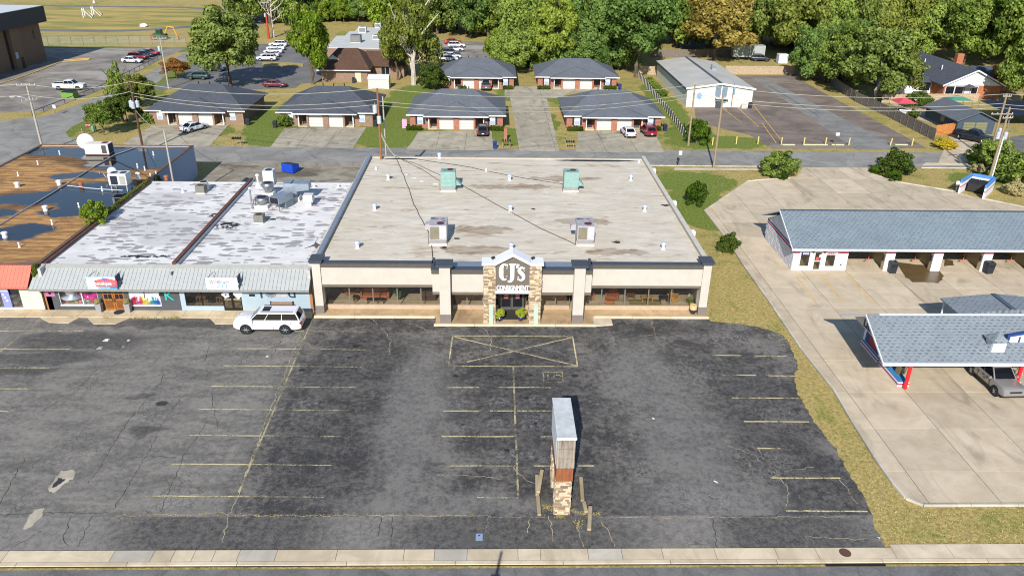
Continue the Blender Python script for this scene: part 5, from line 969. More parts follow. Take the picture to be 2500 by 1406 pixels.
# ------------------------------------------------------------------ duplex cottages
BR_RED = mat_brick('red_brick', (150, 86, 66), (168, 106, 84), (150, 132, 116), 3.2); BR_TAN = mat_brick('tan_brick', (126, 98, 80), (146, 118, 98), (138, 126, 112), 3.2)
GAR = pm((190, 186, 180), .75, var=.05); TRIM = pm((204, 202, 198), .7, var=.05); SHUT = pm((40, 34, 48), .8)
def duplex(label, x0, x1, y0, depth, brick, shing, shutters=True, zs=2.45, group='duplex cottages along the back street'):
    t_ = thing('duplex_house', label, 'house', ((x0+x1)/2, y0+depth/2, 0), 0, group); W = x1-x0; f = lambda u: x0+W*u; y1 = y0+depth
    MB().box(x0+.1, x1-.1, y0+1.2, y1, 0, zs).build('wall', brick, t_)
    for a, b in ((0.0, .2), (.8, 1.0)): MB().box(f(a), f(b), y0, y0+1.25, 0, zs-.02).build('wall', brick, t_)
    for a, b in ((.295, .315), (.47, .53), (.685, .705)): MB().box(f(a), f(b), y0-.75, y0+.9, 0, zs-.14).build('brick_pier', brick, t_)
    MB().box(f(.315), f(.685), y0-.6, y0+.9, zs-.42, zs-.14).build('garage_header', TRIM, t_)
    for a, b in ((.315, .47), (.53, .685)):
        g_ = MB().box(f(a), f(b), y0-.5, y0-.4, .02, zs-.42).build('garage_door', GAR, t_)
        for k in range(1, 4): MB().box(f(a)+.02, f(b)-.02, y0-.515, y0-.502, .5*k, .5*k+.025).build('door_groove', pm((150, 146, 140)), g_)
    for a, b in ((.2, .295), (.705, .8)):
        MB().box(f(a)+.55*W*.05, f(b)-.3*W*.05, y0+1.12, y0+1.19, .02, 2.05).build('front_door', pm((52, 44, 44)) if a < .5 else pm((70, 66, 62)), t_); MB().box(f(a), f(b), y0-.6, y0+1.2, 0, .1).build('porch_slab', C_WALK, t_)
        s_ = f(a)+.1 if a < .5 else f(b)-.1; MB().box(s_-.08, s_+.08, y0-.6, y0-.44, .1, zs-.14).build('porch_post', TRIM, t_)
    for a, b in ((.082, .142), (.858, .918)):
        w_ = MB().box(f(a), f(b), y0-.05, y0-.005, .75, 2.15).build('window', TRIM, t_)
        for k in range(2): MB().box(f(a)+.06, f(b)-.06, y0-.06, y0-.052, .82+k*.66, 1.42+k*.66).build('pane', pm((150, 168, 184), .2) if k == 0 else pm((196, 204, 210), .3), w_)
        if shutters:
            for s_ in (f(a)-.34, f(b)+.02): MB().box(s_, s_+.32, y0-.05, y0-.005, .72, 2.18).build('shutter', SHUT, t_)
    ov = .55; zr = zs+.4*(depth/2+ov); r_ = hip(x0-ov, x1+ov, y0-ov, y1+ov, zs, zr, x0+W*.32, x1-W*.32).build('roof', shing, t_)
    a, b = f(.155), f(.845); hw = (b-a)/2; za = zs+.37*hw*.72
    MB().add([(a, y0-1.5, zs), (b, y0-1.5, zs), (b, y0+.4, zs), (a, y0+.4, zs), ((a+b)/2, y0-1.5+hw*.72, za), ((a+b)/2, y0+6.2, za-.05), (a, y0-1.5, zs-.16), (b, y0-1.5, zs-.16), (b, y0+.4, zs-.16), (a, y0+.4, zs-.16)], [(0, 1, 4), (1, 2, 5, 4), (3, 0, 4, 5), (6, 7, 1, 0), (7, 8, 2, 1), (9, 6, 0, 3), (9, 8, 7, 6)]).build('garage_roof', shing, r_)
    MB().box(a-.03, b+.03, y0-1.55, y0-1.505, zs-.2, zs-.01).build('fascia_board', TRIM, r_)
    for xa, xb in ((x0-ov, a-.05), (b+.05, x1+ov)): MB().box(xa, xb, y0-ov-.05, y0-ov-.004, zs-.2, zs-.01).build('fascia_board', TRIM, r_)
    for i in range(3): vx = x0+W*(.38+.12*i); MB().cyl((vx, y0+depth*.62, zr-1.2), (vx, y0+depth*.62, zr+.1), .09, n=8).build('roof_vent', BLACK, r_)
    return t_
duplex('tan brick duplex with charcoal roof nearest the side street', -57.3, -41.8, 130.6, 13.5, BR_TAN, SH_DK, False)
duplex('tan brick duplex with charcoal roof, second from the side street', -35.6, -20.2, 130.2, 13.5, BR_TAN, SH_DK, False)
duplex('red brick duplex just left of the shared drive, nearer row', -13.9, 1.6, 129.3, 13.2, BR_RED, SH_DK2)
duplex('red brick duplex just right of the shared drive, nearer row', 12.3, 28.2, 129.6, 13.2, BR_RED, SH_DK2)
duplex('red brick duplex at the back left of the shared drive', -11.2, 4.2, 163.2, 12.5, BR_RED, SH_DK2)
duplex('red brick duplex at the back right of the shared drive', 9.2, 25.6, 164, 12.5, BR_RED, SH_DK2)

# ------------------------------------------------------------------ office with brown roof and flat rear part
of = thing('brick_office', 'brown roofed brick office with flat white rear roof', 'office', (-29, 178, 0)); yo = 168.3
MB().box(-36.2, -26.6, yo, yo+14, 0, 2.6).box(-26.6, -19.5, yo+5.5, yo+14, 0, 2.6).build('wall', BR_TAN, of)
r_ = hip(-37, -25.9, yo-.8, yo+15, 2.6, 6.0, -33.6, -29.4, yo+6.5).build('roof', SH_BR, of); hip(-30, -18.8, yo+4.8, yo+14.5, 2.6, 5.0, -28, -22).build('roof_wing', SH_BR, r_)
gb = MB().prism_y([(-37.1, 2.65), (-29.3, 2.65), (-34.4, 4.9)], yo+2.6, yo+6).build('dormer', TRIM, r_); MB().box(-37.1, -25.8, yo-.86, yo-.804, 2.4, 2.6).build('fascia_board', TRIM, r_)
MB().box(-29.2, -28.0, yo-.06, yo-.005, .05, 2.1).build('door', pm((200, 186, 158)), of); w_ = MB().box(-24.5, -22.6, yo+5.42, yo+5.49, .2, 2.3).build('window', pm((150, 156, 140)), of)
for k in range(2): MB().box(-24.4+k*.92, -23.6+k*.92, yo+5.39, yo+5.415, .3, 2.2).build('pane', DGLASS, w_)
fp = [tuple(P(x, y, 4.2)[:2]) for x, y in ((797, 116), (822, 88), (842, 88), (853, 77), (866, 77), (874, 68), (962, 68), (962, 119))]
MB().prism(ccw(fp), 0, 4.0).build('rear_wall', BR_TAN, of); MB().prism(ccw(fp), 4.0, 4.2).build('flat_roof', pm((182, 182, 178), .8, var=.1, vs=.4), of)
def ac_box(name, label, c, sx, sy, sz, mat, z, group=None, fan=True, rz=0):
    t_ = thing(name, label, 'air conditioner', (c[0], c[1], z), rz, group); MB().box(-sx/2, sx/2, -sy/2, sy/2, .12, sz).build('cabinet', mat, t_, False, bevel=.02); MB().box(-sx*.48, sx*.48, -sy*.48, sy*.48, 0, .12).build('curb', pm((206, 200, 190)), t_, False)
    if fan: MB().cyl((0, sy*.05, sz), (0, sy*.05, sz+.02), min(sx, sy)*.34, n=18).build('fan_grille', pm((60, 40, 40)), t_, False)
    MB().box(-sx*.4, sx*.4, -sy/2-.012, -sy/2-.001, .25, sz*.8).build('coil_panel', pm((120, 120, 116), .5, .3), t_, False); return t_
for i, (px_, py_, s_, lb) in enumerate(((870, 104, 2.4, 'dark grey cooling unit on the white office roof'), (886, 80, 2.0, 'light grey cooling unit at the back of the office roof'), (923, 68, 1.6, 'small square vent hood at the far edge of the office roof'), (918, 97, 1.5, 'low white box unit on the office roof near the trees'))): 
    q = P(px_, py_, 4.2); ac_box('rooftop_unit', lb, q, s_, s_*.9, s_*.75, pm((96, 104, 108)) if i == 0 else pm((176, 178, 178)), 4.2)
sd_ = thing('garden_shed', 'small white metal shed beside the brick office', 'shed', (-23.4, 162.8, 0)); MB().box(-2.1, 2.1, -1.4, 1.4, 0, 1.9).build('wall', pm((196, 190, 182)), sd_, False); MB().prism_x([(-1.55, 1.9), (1.55, 1.9), (1.2, 2.35), (0, 2.7), (-1.2, 2.35)], -2.15, 2.15).build('roof', pm((200, 198, 194)), sd_, False)
for k in range(7): MB().box(-2.105, 2.105, -1.415, -1.401, .2+k*.24, .215+k*.24).build('siding_line', pm((150, 146, 140)), sd_, False)

# ------------------------------------------------------------------ cream metal hall
mh = thing('metal_hall', 'long cream metal hall with low grey roof by the brown lot', 'hall', (43, 162, 0)); MX0, MX1, MY0, MY1 = 36.6, 49.1, 147.7, 177.5
CRM = pm((206, 201, 188), .7, var=.05); MB().prism_y([(MX0, 0), (MX1, 0), (MX1, 3.5), ((MX0+MX1)/2, 4.35), (MX0, 3.5)], MY0, MY1).build('wall', CRM, mh)
MRO = pm((176, 172, 164), .6, .05, var=.12, vs=.3); k = 10
for i in range(k):
    ya, yb = MY0-.3+(MY1-MY0+.6)*i/k, MY0-.3+(MY1-MY0+.6)*(i+1)/k
    for s_ in (0, 1):
        xm = (MX0+MX1)/2; a = (MX0-.3, 3.5) if s_ == 0 else (xm+.02, 4.4); b = (xm-.02, 4.4) if s_ == 0 else (MX1+.3, 3.5)
        MB().prism_y([a, b, (b[0], b[1]+.08), (a[0], a[1]+.08)], ya+.01, yb-.01).build('roof_sheet', MRO, mh)
MB().box((MX0+MX1)/2-.25, (MX0+MX1)/2+.25, MY0-.3, MY1+.3, 4.47, 4.56).build('ridge_cap', pm((70, 76, 84)), mh); MB().box(MX0-.42, MX0-.3, MY0-.3, MY1+.3, 3.2, 3.55).build('gutter', pm((60, 68, 78)), mh)
mb = MB()
for s_ in (-1, 1):
    xe = (MX0+MX1)/2+s_*6.6; mb.prism_y([(xe, 3.36), ((MX0+MX1)/2, 4.26), ((MX0+MX1)/2, 4.58), (xe, 3.68)], MY0-.45, MY0-.32)
mb.build('rake_board', WHITE, mh)
for i in range(20): x_ = MX0+.3+i*(MX1-MX0-.6)/19; MB().box(x_-.02, x_+.02, MY0-.02, MY0-.003, .05, 3.4).build('wall_rib', pm((176, 168, 150)), mh)
dw = MB().box(41.9, 44.2, MY0-.06, MY0-.025, 2.2, 4.1).build('window', pm((120, 130, 134)), mh); MB().box(43.0, 43.15, MY0-.08, MY0-.062, .6, 4.2).build('mullion', WHITE, dw)
for k2 in range(6): MB().box(42.05+(k2 % 2)*1.15, 42.95+(k2 % 2)*1.15, MY0-.075, MY0-.062, .75+(k2//2)*1.1, 1.75+(k2//2)*1.1).build('pane', pm((110, 126, 136), .15), dw)
MB().box(42.2, 43.2, MY0-1.0, MY0-.03, 0, 1.75).build('door_cover', pm((60, 64, 74)), mh); MB().box(42.0, 44.4, MY0-1.2, MY0-.03, 1.75, 1.85).build('door_hood', WHITE, mh)
sgn = MB().box(46.0, 48.6, MY0-.07, MY0-.025, 1.6, 3.0).build('wall_sign', pm((216, 216, 218)), mh); lettering('Redeeming Praise', .3, (47.3, MY0-.08, 2.6), pm((60, 84, 130)), sgn, depth=.004, fit=2.2); MB().box(47.28, 47.34, MY0-.08, MY0-.072, 1.8, 2.2).build('cross_mark', pm((70, 90, 130)), sgn)
lg = MB().cyl((39.0, MY0-.03, 2.1), (39.0, MY0-.07, 2.1), .75, n=24).build('round_emblem', pm((190, 204, 218)), mh); MB().blob((38.95, MY0-.08, 2.1), .5, .01, .55, 4, .15).build('emblem_mark', pm((120, 152, 190)), lg)
MB().cyl((45.2, MY0-.35, 0), (45.2, MY0-.35, 4.6), .06).build('sign_post', pm((150, 80, 60)), mh); MB().box(45.25, 45.55, MY0-.4, MY0-.3, 2.6, 4.9).build('blade_sign', pm((96, 140, 170)), mh)
MB().box(47.0, 48.0, MY0-1.0, MY0-.3, 0, .7).build('utility_box', pm((180, 176, 166)), mh); bin_('wheelie_bin', 'navy wheelie bin at the right end of the cream hall front', (48.7, MY0-.7, 0), .6, .65, 1.15, pm((24, 28, 52)))
q = P(1730, 168, 4.2); v_ = thing('roof_turbine', 'small galvanised vent box on the cream hall roof', 'vent', (45.6, 164, 3.95)); MB().box(-.5, .5, -.5, .5, 0, .7).build('box', GALV, v_, False); MB().cyl((-.3, .8, 0), (-.3, .8, 1.2), .14).build('stack', pm((90, 92, 96)), v_, False)

# ------------------------------------------------------------------ school hall
A = P(115, 148); B = P(14, 178); d = (B-A).normalized(); nrm = Vector((-d.y, d.x, 0)); 
if nrm.x < 0: nrm = -nrm
ang = math.atan2(d.y, d.x)
scl = thing('school_hall', 'large brown brick school hall with deep dark fascia at the upper left', 'school', (A.x, A.y, 0)); L_ = 60.0
def obx(u0, u1, w0, w1, z0, z1, name, mat, par=scl):
    c = A+d*((u0+u1)/2)+nrm*((w0+w1)/2); mb = MB().cbox((c.x, c.y, (z0+z1)/2), u1-u0, w1-w0, z1-z0, ang); return mb.build(name, mat, par)
SBR = mat_brick('school_brick', (118, 94, 74), (134, 110, 88), (120, 104, 88), 3); obx(0, L_, -50, 0, 0, 8.6, 'wall', SBR); fa = obx(-1.2, L_, -50, 1.4, 8.6, 12.0, 'fascia', pm((54, 54, 56), .7)); obx(-1.1, L_, -50, 1.3, 12.0, 12.1, 'roof', pm((186, 188, 190), .8, var=.1))
obx(9, 12.5, 0, .8, 0, 8.6, 'pier', SBR); obx(12.6, 13.4, 0, .05, .2, 8.4, 'joint', pm((40, 34, 30))); obx(2.4, 3.1, 0, .04, 5.2, 7.4, 'slot_window', DGLASS); obx(9.6, 10.7, .8, .84, 0, 2.4, 'door', BLACK); obx(11.3, 12.2, .8, .84, 2.3, 3.6, 'wall_box', pm((160, 176, 190)))
obx(18, 24, -30, -24, 12.1, 12.9, 'roof_hatch', pm((70, 88, 110)))
# ------------------------------------------------------------------ brick bungalow and garage on the right
bh = thing('brick_bungalow', 'red brick bungalow with white gable and dark roof among trees', 'house', (97, 170, 0)); BK = mat_brick('orange_brick', (160, 88, 58), (176, 106, 74), (150, 120, 96), 3)
hx0, hx1, hy0, hy1 = 91.5, 103.2, 158.2, 186
MB().box(hx0, hx1, hy0, hy1, 0, 2.6).build('wall', BK, bh); MB().prism_y([(hx0, 2.6), (hx1, 2.6), ((hx0+hx1)/2, 5.5)], hy0, hy1).build('gable_wall', CWW, bh)
r_ = MB().prism_y([(hx0-.6, 2.5), ((hx0+hx1)/2, 5.55), ((hx0+hx1)/2, 5.75), (hx0-.6, 2.7)], hy0-.5, hy1+.5).prism_y([((hx0+hx1)/2, 5.55), (hx1+.6, 2.5), (hx1+.6, 2.7), ((hx0+hx1)/2, 5.75)], hy0-.5, hy1+.5).build('roof', SH_DK, bh)
for i, yy in enumerate((166, 174, 180)): MB().cyl((94.5+i*.4, yy, 4.3), (94.5+i*.4, yy, 5.3), .1).build('vent_pipe', WHITE, r_)
mb = MB()
for s_ in (-1, 1):
    xm = (hx0+hx1)/2; xe = xm+s_*6.5; mb.prism_y([(xe, 2.42), (xm, 5.5), (xm, 5.78), (xe, 2.72)], hy0-.6, hy0-.52)
mb.build('rake_board', WHITE, bh)
for a, b in ((91.9, 93.6), (93.8, 95.5), (97.2, 98.4)):
    f_ = MB().box(a-.1, b+.1, hy0-.06, hy0-.005, .7, 2.5).build('window', WHITE, bh); MB().box(a, b, hy0-.08, hy0-.065, .8, 2.4).build('pane', DGLASS, f_)
MB().box(95.8, 96.9, hy0-.06, hy0-.005, 0, 2.3).build('door', WHITE2, bh); MB().prism_y([(95.3, 2.35), (97.6, 2.35), (96.45, 2.9)], hy0-1.4, hy0).build('door_hood', SH_DK, bh); MB().box(96.6, 98.2, hy0-.03, hy0-.003, 3.6, 4.8).build('gable_vent', pm((190, 196, 190)), bh); MB().box(99.6, 101, 170, 171.2, 3.5, 7.0).build('chimney', BK, bh)
MB().box(84, hx0, 163, 178, 0, 2.5).build('side_wing', CWW, bh); hip(83.4, 92.2, 162.4, 178.6, 2.5, 4.2, 86.5, 90).build('wing_roof', SH_DK, bh); MB().box(87, 88.1, 162.93, 162.995, 0, 2.1).build('side_door', WHITE, bh); MB().box(86.8, 88.4, 162.0, 163, 2.15, 2.3).build('door_awning', pm((50, 54, 72)), bh); MB().box(88.9, 91.2, 162.94, 162.995, .6, 2.2).build('window', DGLASS, bh)
hip(102, 112, 166, 178, 2.6, 4.2, 104, 110).build('rear_roof', SH_DK, bh); MB().box(103.2, 111.5, 166.5, 177.5, 0, 2.5).build('rear_wing', BK, bh)
gg = thing('blue_grey_garage', 'dark blue-grey garage with shingled gable roof behind the orange fence', 'garage', (81.5, 134, 0)); GB = pm((58, 70, 84), .8); MB().prism_y([(78.4, 0), (84.8, 0), (84.8, 2.4), (81.6, 3.8), (78.4, 2.4)], 128.9, 139.5).build('wall', GB, gg)
MB().prism_y([(77.9, 2.2), (81.6, 3.8), (81.6, 3.95), (77.9, 2.36)], 128.4, 140).prism_y([(81.6, 3.8), (85.3, 2.2), (85.3, 2.36), (81.6, 3.95)], 128.4, 140).build('roof', SH_DK2, gg); d_ = MB().box(79.3, 83.6, 128.83, 128.895, .05, 2.1).build('garage_door', pm((70, 76, 78)), gg)
for k in range(8): MB().box(79.45+(k % 2)*2.1, 81.35+(k % 2)*2.1, 128.8, 128.825, .15+(k//2)*.49, .55+(k//2)*.49).build('pane', pm((120, 120, 90), .2), d_)
MB().box(78.32, 78.395, 133, 134.2, 1.1, 2.0).build('window', pm((130, 120, 90)), gg)

# ------------------------------------------------------------------ fences
def fence(name, label, pts, h, mat, gap=.0, board=.16, post=2.4, pmat=None, rails=False, group=None):
    W = [P(*p) for p in pts]; t_ = thing(name, label, 'fence', W[0], 0, group); mb = MB(); r = random.Random(len(label))
    for a, b in zip(W, W[1:]):
        L = (b-a).length; d_ = (b-a)/L; an = math.atan2(d_.y, d_.x)
        for i in range(int(L/(board+gap))):
            c = a+d_*((i+.5)*(board+gap)); hh = h*(1+r.uniform(-.03, .02)); mb.cbox((c.x, c.y, hh/2+.03), board-.012, .03, hh, an+r.uniform(-.03, .03))
        for i in range(int(L/post)+1):
            c = a+d_*min(L, i*post); MB().box(c.x-.06, c.x+.06, c.y-.06, c.y+.06, 0, h+.05).build('post', pmat or mat, t_)
        n_ = Vector((-d_.y, d_.x, 0))
        for zz in (.3, h-.25): c = (a+b)/2+n_*.06; MB().cbox((c.x, c.y, zz), L, .05, .1, an).build('rail', pmat or mat, t_)
    mb.build('boards', mat, t_, kind='stuff'); return t_
FGR = pm((112, 104, 94), .9, var=.3, vs=4); FTN = pm((168, 148, 122), .9, var=.25, vs=3); FOR = pm((184, 120, 62), .8, var=.15, vs=3)
fence('board_fence', 'weathered grey board fence running along the right edge of the brown lot', [(1939, 183), (2019, 196), (2049, 223), (2088, 249), (2167, 286), (2280, 344)], 1.9, FGR)
fence('board_fence', 'sunlit tan board fence behind the cream hall and brown lot', [(1770, 182), (1939, 183)], 1.9, FTN); fence('board_fence', 'short tan board fence left of the cream hall, under the big tree', [(1559, 182), (1606, 184)], 1.9, FTN)
fence('board_fence', 'pale board fence in front of the brick bungalow', [(2152, 252), (2387, 250)], 1.7, FTN); fence('board_fence', 'fresh orange board fence beside the blue-grey garage', [(2281, 333), (2356, 321)], 1.8, FOR)
fence('board_fence', 'brown board fence deep in the tree shade behind the hall', [(1590, 140), (1810, 140)], 1.9, FGR)
fence('picket_fence', 'low dark picket fence with white posts between duplex and cream hall', [(1559, 188), (1600, 240), (1640, 290), (1676, 343)], 1.2, pm((60, 58, 58)), .1, .14, 1.9, pm((200, 196, 188)))
def chain_fence(label, a, b, h=1.5):
    t_ = thing('chain_link_fence', label, 'fence', a); L = (b-a).length; d_ = (b-a)/L; k = int(L/2.8)
    for i in range(k+1): c = a+d_*(L*i/k); MB().cyl((c.x, c.y, 0), (c.x, c.y, h), .05, n=6).build('post', STEEL, t_)
    MB().cyl((a.x, a.y, h), (b.x, b.y, h), .05, n=6).build('top_rail', STEEL, t_)
    t2 = NT('chain_link'); sh = t2.bsdf(srgb(150, 156, 150), .5, .3); tr = t2.n('ShaderNodeBsdfTransparent'); mx = t2.n('ShaderNodeMixShader'); mx.inputs[0].default_value = .22; t2.set(mx.inputs[1], tr.outputs[0]); t2.set(mx.inputs[2], sh)
    MB().quad((a.x, a.y, .03), (b.x, b.y, .03), (b.x, b.y, h), (a.x, a.y, h)).build('mesh', t2.done(mx.outputs[0]), t_)
chain_fence('long chain-link fence between school lot and running track', P(90, 112), P(455, 109), 2.3); chain_fence('chain-link fence by the track beyond the side street', P(575, 58), P(640, 22), 2.0)
def rail_fence(label, pts, h=.8):
    W = [P(*p) for p in pts]; t_ = thing('pipe_rail', label, 'railing', W[0]); RM = pm((70, 56, 44), .7)
    for a, b in zip(W, W[1:]):
        k = max(1, int((b-a).length/3))
        for i in range(k+1): c = a.lerp(b, i/k); MB().cyl((c.x, c.y, 0), (c.x, c.y, h), .06, n=6).build('post', RM, t_)
        MB().cyl((a.x, a.y, h), (b.x, b.y, h), .06, n=6).build('rail', RM, t_)
rail_fence('low dark pipe rail along the school lot grass strip', [(80, 284), (250, 218), (395, 143)])
# ------------------------------------------------------------------ vehicles
def paint(c, metal=.0):
    key = ('car', tuple(c))
    if key not in _mc:
        t = NT('car_paint_%d_%d_%d' % tuple(c)); n = t.noise(t.obj(), 1.5, 4); lin = srgb(*c); _mc[key] = t.done(t.bsdf(t.mix(n, tuple(k*.92 for k in lin[:3])+(1,), lin), .32, metal, None, .5, **{'Coat Weight': .8, 'Coat Roughness': .05}))
    return _mc[key]
TYRE = pm((26, 26, 28), .85, var=.15, local=True); RIM = pm((176, 178, 184), .3, .8, var=.06, local=True); CGLASS = mat_dark_glass('car_glass', (10, 12, 16), .25); HEADL = pm((214, 218, 222), .15, .2, var=.04, local=True); TAILL = pm((150, 18, 24), .25, var=.08, local=True); PLASTIC = pm((34, 34, 37), .6, var=.12, local=True); ARCH = pm((12, 12, 13), .9, var=.1, local=True); PLATE = pm((214, 214, 210), .5, var=.03, local=True)
SPEC = { # length, width, height, belt, hood, cabin rear base, cabin front base, roof rear, roof front, wheelbase, tyre, panes
 'sedan': dict(L=4.75, W=1.82, H=1.45, belt=.93, hood=.84, cb=(-1.85, 1.15), cr=(-1.0, .30), wb=2.75, wr=.33, cuts=(.48,), deck=.98),
 'suv': dict(L=4.65, W=1.86, H=1.68, belt=1.05, hood=1.0, cb=(-2.18, 1.25), cr=(-1.75, .48), wb=2.7, wr=.36, cuts=(.30, .64), deck=1.05),
 'bigsuv': dict(L=5.70, W=2.04, H=1.92, belt=1.24, hood=1.24, cb=(-2.76, 1.50), cr=(-2.45, .80), wb=3.3, wr=.43, cuts=(.36, .70), deck=1.2),
 'oldsuv': dict(L=5.20, W=1.98, H=1.83, belt=1.12, hood=1.10, cb=(-2.45, 1.22), cr=(-2.12, .52), wb=2.98, wr=.39, cuts=(.32, .66), deck=1.12),
 'pickup': dict(L=5.85, W=2.02, H=1.92, belt=1.22, hood=1.17, cb=(-.75, 1.45), cr=(-.55, .75), wb=3.6, wr=.41, cuts=(.48,), deck=1.22)}
_cars = {}
def car_parts(kind):
    if kind in _cars: return _cars[kind]
    s = SPEC[kind]; L, W = s['L'], s['W']/2; parts = []; bt = s['belt']; hd = s['hood']; x0, x1 = -L/2, L/2; gnd = .24 if kind in ('sedan',) else .32
    def zt(x):
        if kind == 'pickup' and x < s['cb'][0]: return bt+.02
        if x < s['cb'][0]: return s['deck']-(s['cb'][0]-x)*.06
        if x > s['cb'][1]: u = (x-s['cb'][1])/(x1-s['cb'][1]); return bt+(hd-bt)*min(1, u*2.2)-(.10 if kind == 'sedan' else .05)*u**2.5
        return bt
    xs = sorted(set([x0, x0+.05, x0+.16, x0+.5, s['cb'][0], -.4, .4, s['cb'][1], s['cb'][1]+.25, x1-.9, x1-.5, x1-.22, x1-.07, x1])); mb = MB(); n = 0; ring = []
    for x in xs:
        e = min(x-x0, x1-x); tw_ = W*(1-(.16 if kind == 'sedan' else .08)*max(0, 1-e/.45)**2.2); top = zt(x); bot = gnd+.10*max(0, 1-e/.5)
        sq = 1.0 if kind == 'sedan' else .45
        if e < .03: top -= .22*sq; bot += .10*sq
        elif e < .08: top -= .10*sq; bot += .03
        h = top-bot
        half = [(0, bot), (tw_*.82, bot), (tw_*.97, bot+.12), (tw_, bot+h*.42), (tw_*.985, bot+h*.70), (tw_*.93, top-.06), (tw_*.82, top), (0, top+.03)]
        pr = half+[(-y, z) for y, z in half[-2:0:-1]]; ring.append([(x, y, z) for y, z in pr])
    k = len(ring[0]); vs = [v for r_ in ring for v in r_]; fs_ = []
    for i in range(len(ring)-1):
        for j in range(k): fs_.append((i*k+j, i*k+(j+1) % k, (i+1)*k+(j+1) % k, (i+1)*k+j))
    fs_ += [tuple(range(k-1, -1, -1)), tuple(range((len(ring)-1)*k, len(ring)*k))]; mb.add(vs, fs_)
    me = mb.mesh('body', True); me.set_sharp_from_angle(angle=rad(38)); parts.append(('body', me, 'paint', []))
    # cabin
    wb_, wt_ = W*.90, W*.74; zb, zr = bt-.02, s['H']; (br, bf), (rr, rf_) = s['cb'], s['cr']
    Bq = [(br, -wb_, zb), (bf, -wb_, zb), (bf, wb_, zb), (br, wb_, zb)]; Rq = [(rr, -wt_, zr-.05), (rf_, -wt_, zr-.05), (rf_, wt_, zr-.05), (rr, wt_, zr-.05)]; R2 = [(rr+.10, -wt_*.86, zr), (rf_-.12, -wt_*.86, zr), (rf_-.12, wt_*.86, zr), (rr+.10, wt_*.86, zr)]
    mb = MB().add(Bq+Rq+R2, [(0, 1, 5, 4), (1, 2, 6, 5), (2, 3, 7, 6), (3, 0, 4, 7), (4, 5, 9, 8), (5, 6, 10, 9), (6, 7, 11, 10), (7, 4, 8, 11), (8, 9, 10, 11)]); parts.append(('cabin', mb.mesh('cabin'), 'paint', []))
    def pane(a, b, c, d, ins=(.06, .06, .05, .05), out=.008):
        a, b, c, d = map(Vector, (a, b, c, d)); nn = (b-a).cross(d-a).normalized()*out
        def pt(u, v): return a.lerp(b, u).lerp(d.lerp(c, u), v)+nn
        return MB().quad(pt(ins[0], ins[2]), pt(1-ins[1], ins[2]), pt(1-ins[1], 1-ins[3]), pt(ins[0], 1-ins[3]))
    parts.append(('windshield', pane(Bq[1], Bq[2], Rq[2], Rq[1], (.05, .05, .05, .04)).mesh('windshield'), CGLASS, [])); parts.append(('rear_window', pane(Bq[3], Bq[0], Rq[0], Rq[3], (.09, .09, .12, .08)).mesh('rear_window'), CGLASS, []))
    cu = (0,)+s['cuts']+(1,)
    for a, b in zip(cu, cu[1:]):
        f = lambda q, u: Vector(q[0]).lerp(Vector(q[1]), u); g = lambda q, u: Vector(q[3]).lerp(Vector(q[2]), u); i0 = .018 if a > 0 else .05; i1 = .018 if b < 1 else .06
        parts.append(('side_window', pane(f(Bq, a), f(Bq, b), f(Rq, b), f(Rq, a), (i0, i1, .06, .08)).mesh('side_window'), CGLASS, []))
        parts.append(('side_window', pane(g(Bq, b), g(Bq, a), g(Rq, a), g(Rq, b), (i1, i0, .10, .10)).mesh('side_window'), CGLASS, []))
    # wheels
    wr = s['wr']
    def wheel_me(sg):
        y0 = W-.20; t_ = MB(); P_ = [(wr*.62, 0), (wr*.94, 0), (wr, .04), (wr, .18), (wr*.94, .23), (wr*.62, .23)]; n = 20; vs = []; fs_ = []
        for r_, y in P_:
            for j in range(n): a = 2*math.pi*j/n; vs.append((r_*math.cos(a), sg*(y0+y), r_*math.sin(a)))
        for i in range(len(P_)-1):
            for j in range(n): fs_.append((i*n+j, i*n+(j+1) % n, (i+1)*n+(j+1) % n, (i+1)*n+j))
        t_.add(vs, fs_); rm = MB(); ye = sg*(y0+.205); rm.cyl((0, sg*(y0+.15), 0), (0, sg*(y0+.16), 0), wr*.62, n=20); rm.cyl((0, sg*(y0+.1), 0), (0, sg*(y0+.215), 0), wr*.15, n=10)
        for j in range(6): a = 2*math.pi*j/6; rm.cyl((0, ye, 0), (wr*.6*math.cos(a), ye, wr*.6*math.sin(a)), wr*.085, wr*.07, n=6)
        return t_.mesh('wheel', False), rm.mesh('rim')
    WL = {sg: wheel_me(sg) for sg in (-1, 1)}
    fo = .17 if kind in ('bigsuv', 'oldsuv') else .05
    for wx in (-s['wb']/2+fo, s['wb']/2+fo):
        for sg in (-1, 1):
            arch = MB().cyl((wx, sg*(W-.22), wr+.02), (wx, sg*(W+.006), wr+.02), wr*1.17, n=20); parts.append(('wheel_arch', arch.mesh('wheel_arch'), ARCH, []))
            parts.append(('wheel', WL[sg][0], TYRE, [('rim', WL[sg][1], RIM)], (wx, 0, wr)))
    zl = zt(x1-.1)-.22
    for sg in (-1, 1):
        parts.append(('headlight', MB().add([(x1-.26, sg*W*.92, zl-.06), (x1-.03, sg*W*.52, zl-.06), (x1-.03, sg*W*.52, zl+.10), (x1-.28, sg*W*.94, zl+.12)], [(0, 1, 2, 3)] if sg < 0 else [(3, 2, 1, 0)]).mesh('headlight'), HEADL, []))
        parts.append(('taillight', MB().box(x0-.012, x0+.16, min(sg*W*.62, sg*W*.93), max(sg*W*.62, sg*W*.93), bt-.36, bt-.12).mesh('taillight'), TAILL, []))
        parts.append(('mirror', MB().cbox((bf-.28, sg*(W+.08), bt+.06), .14, .20, .15).mesh('mirror'), 'paint', []))
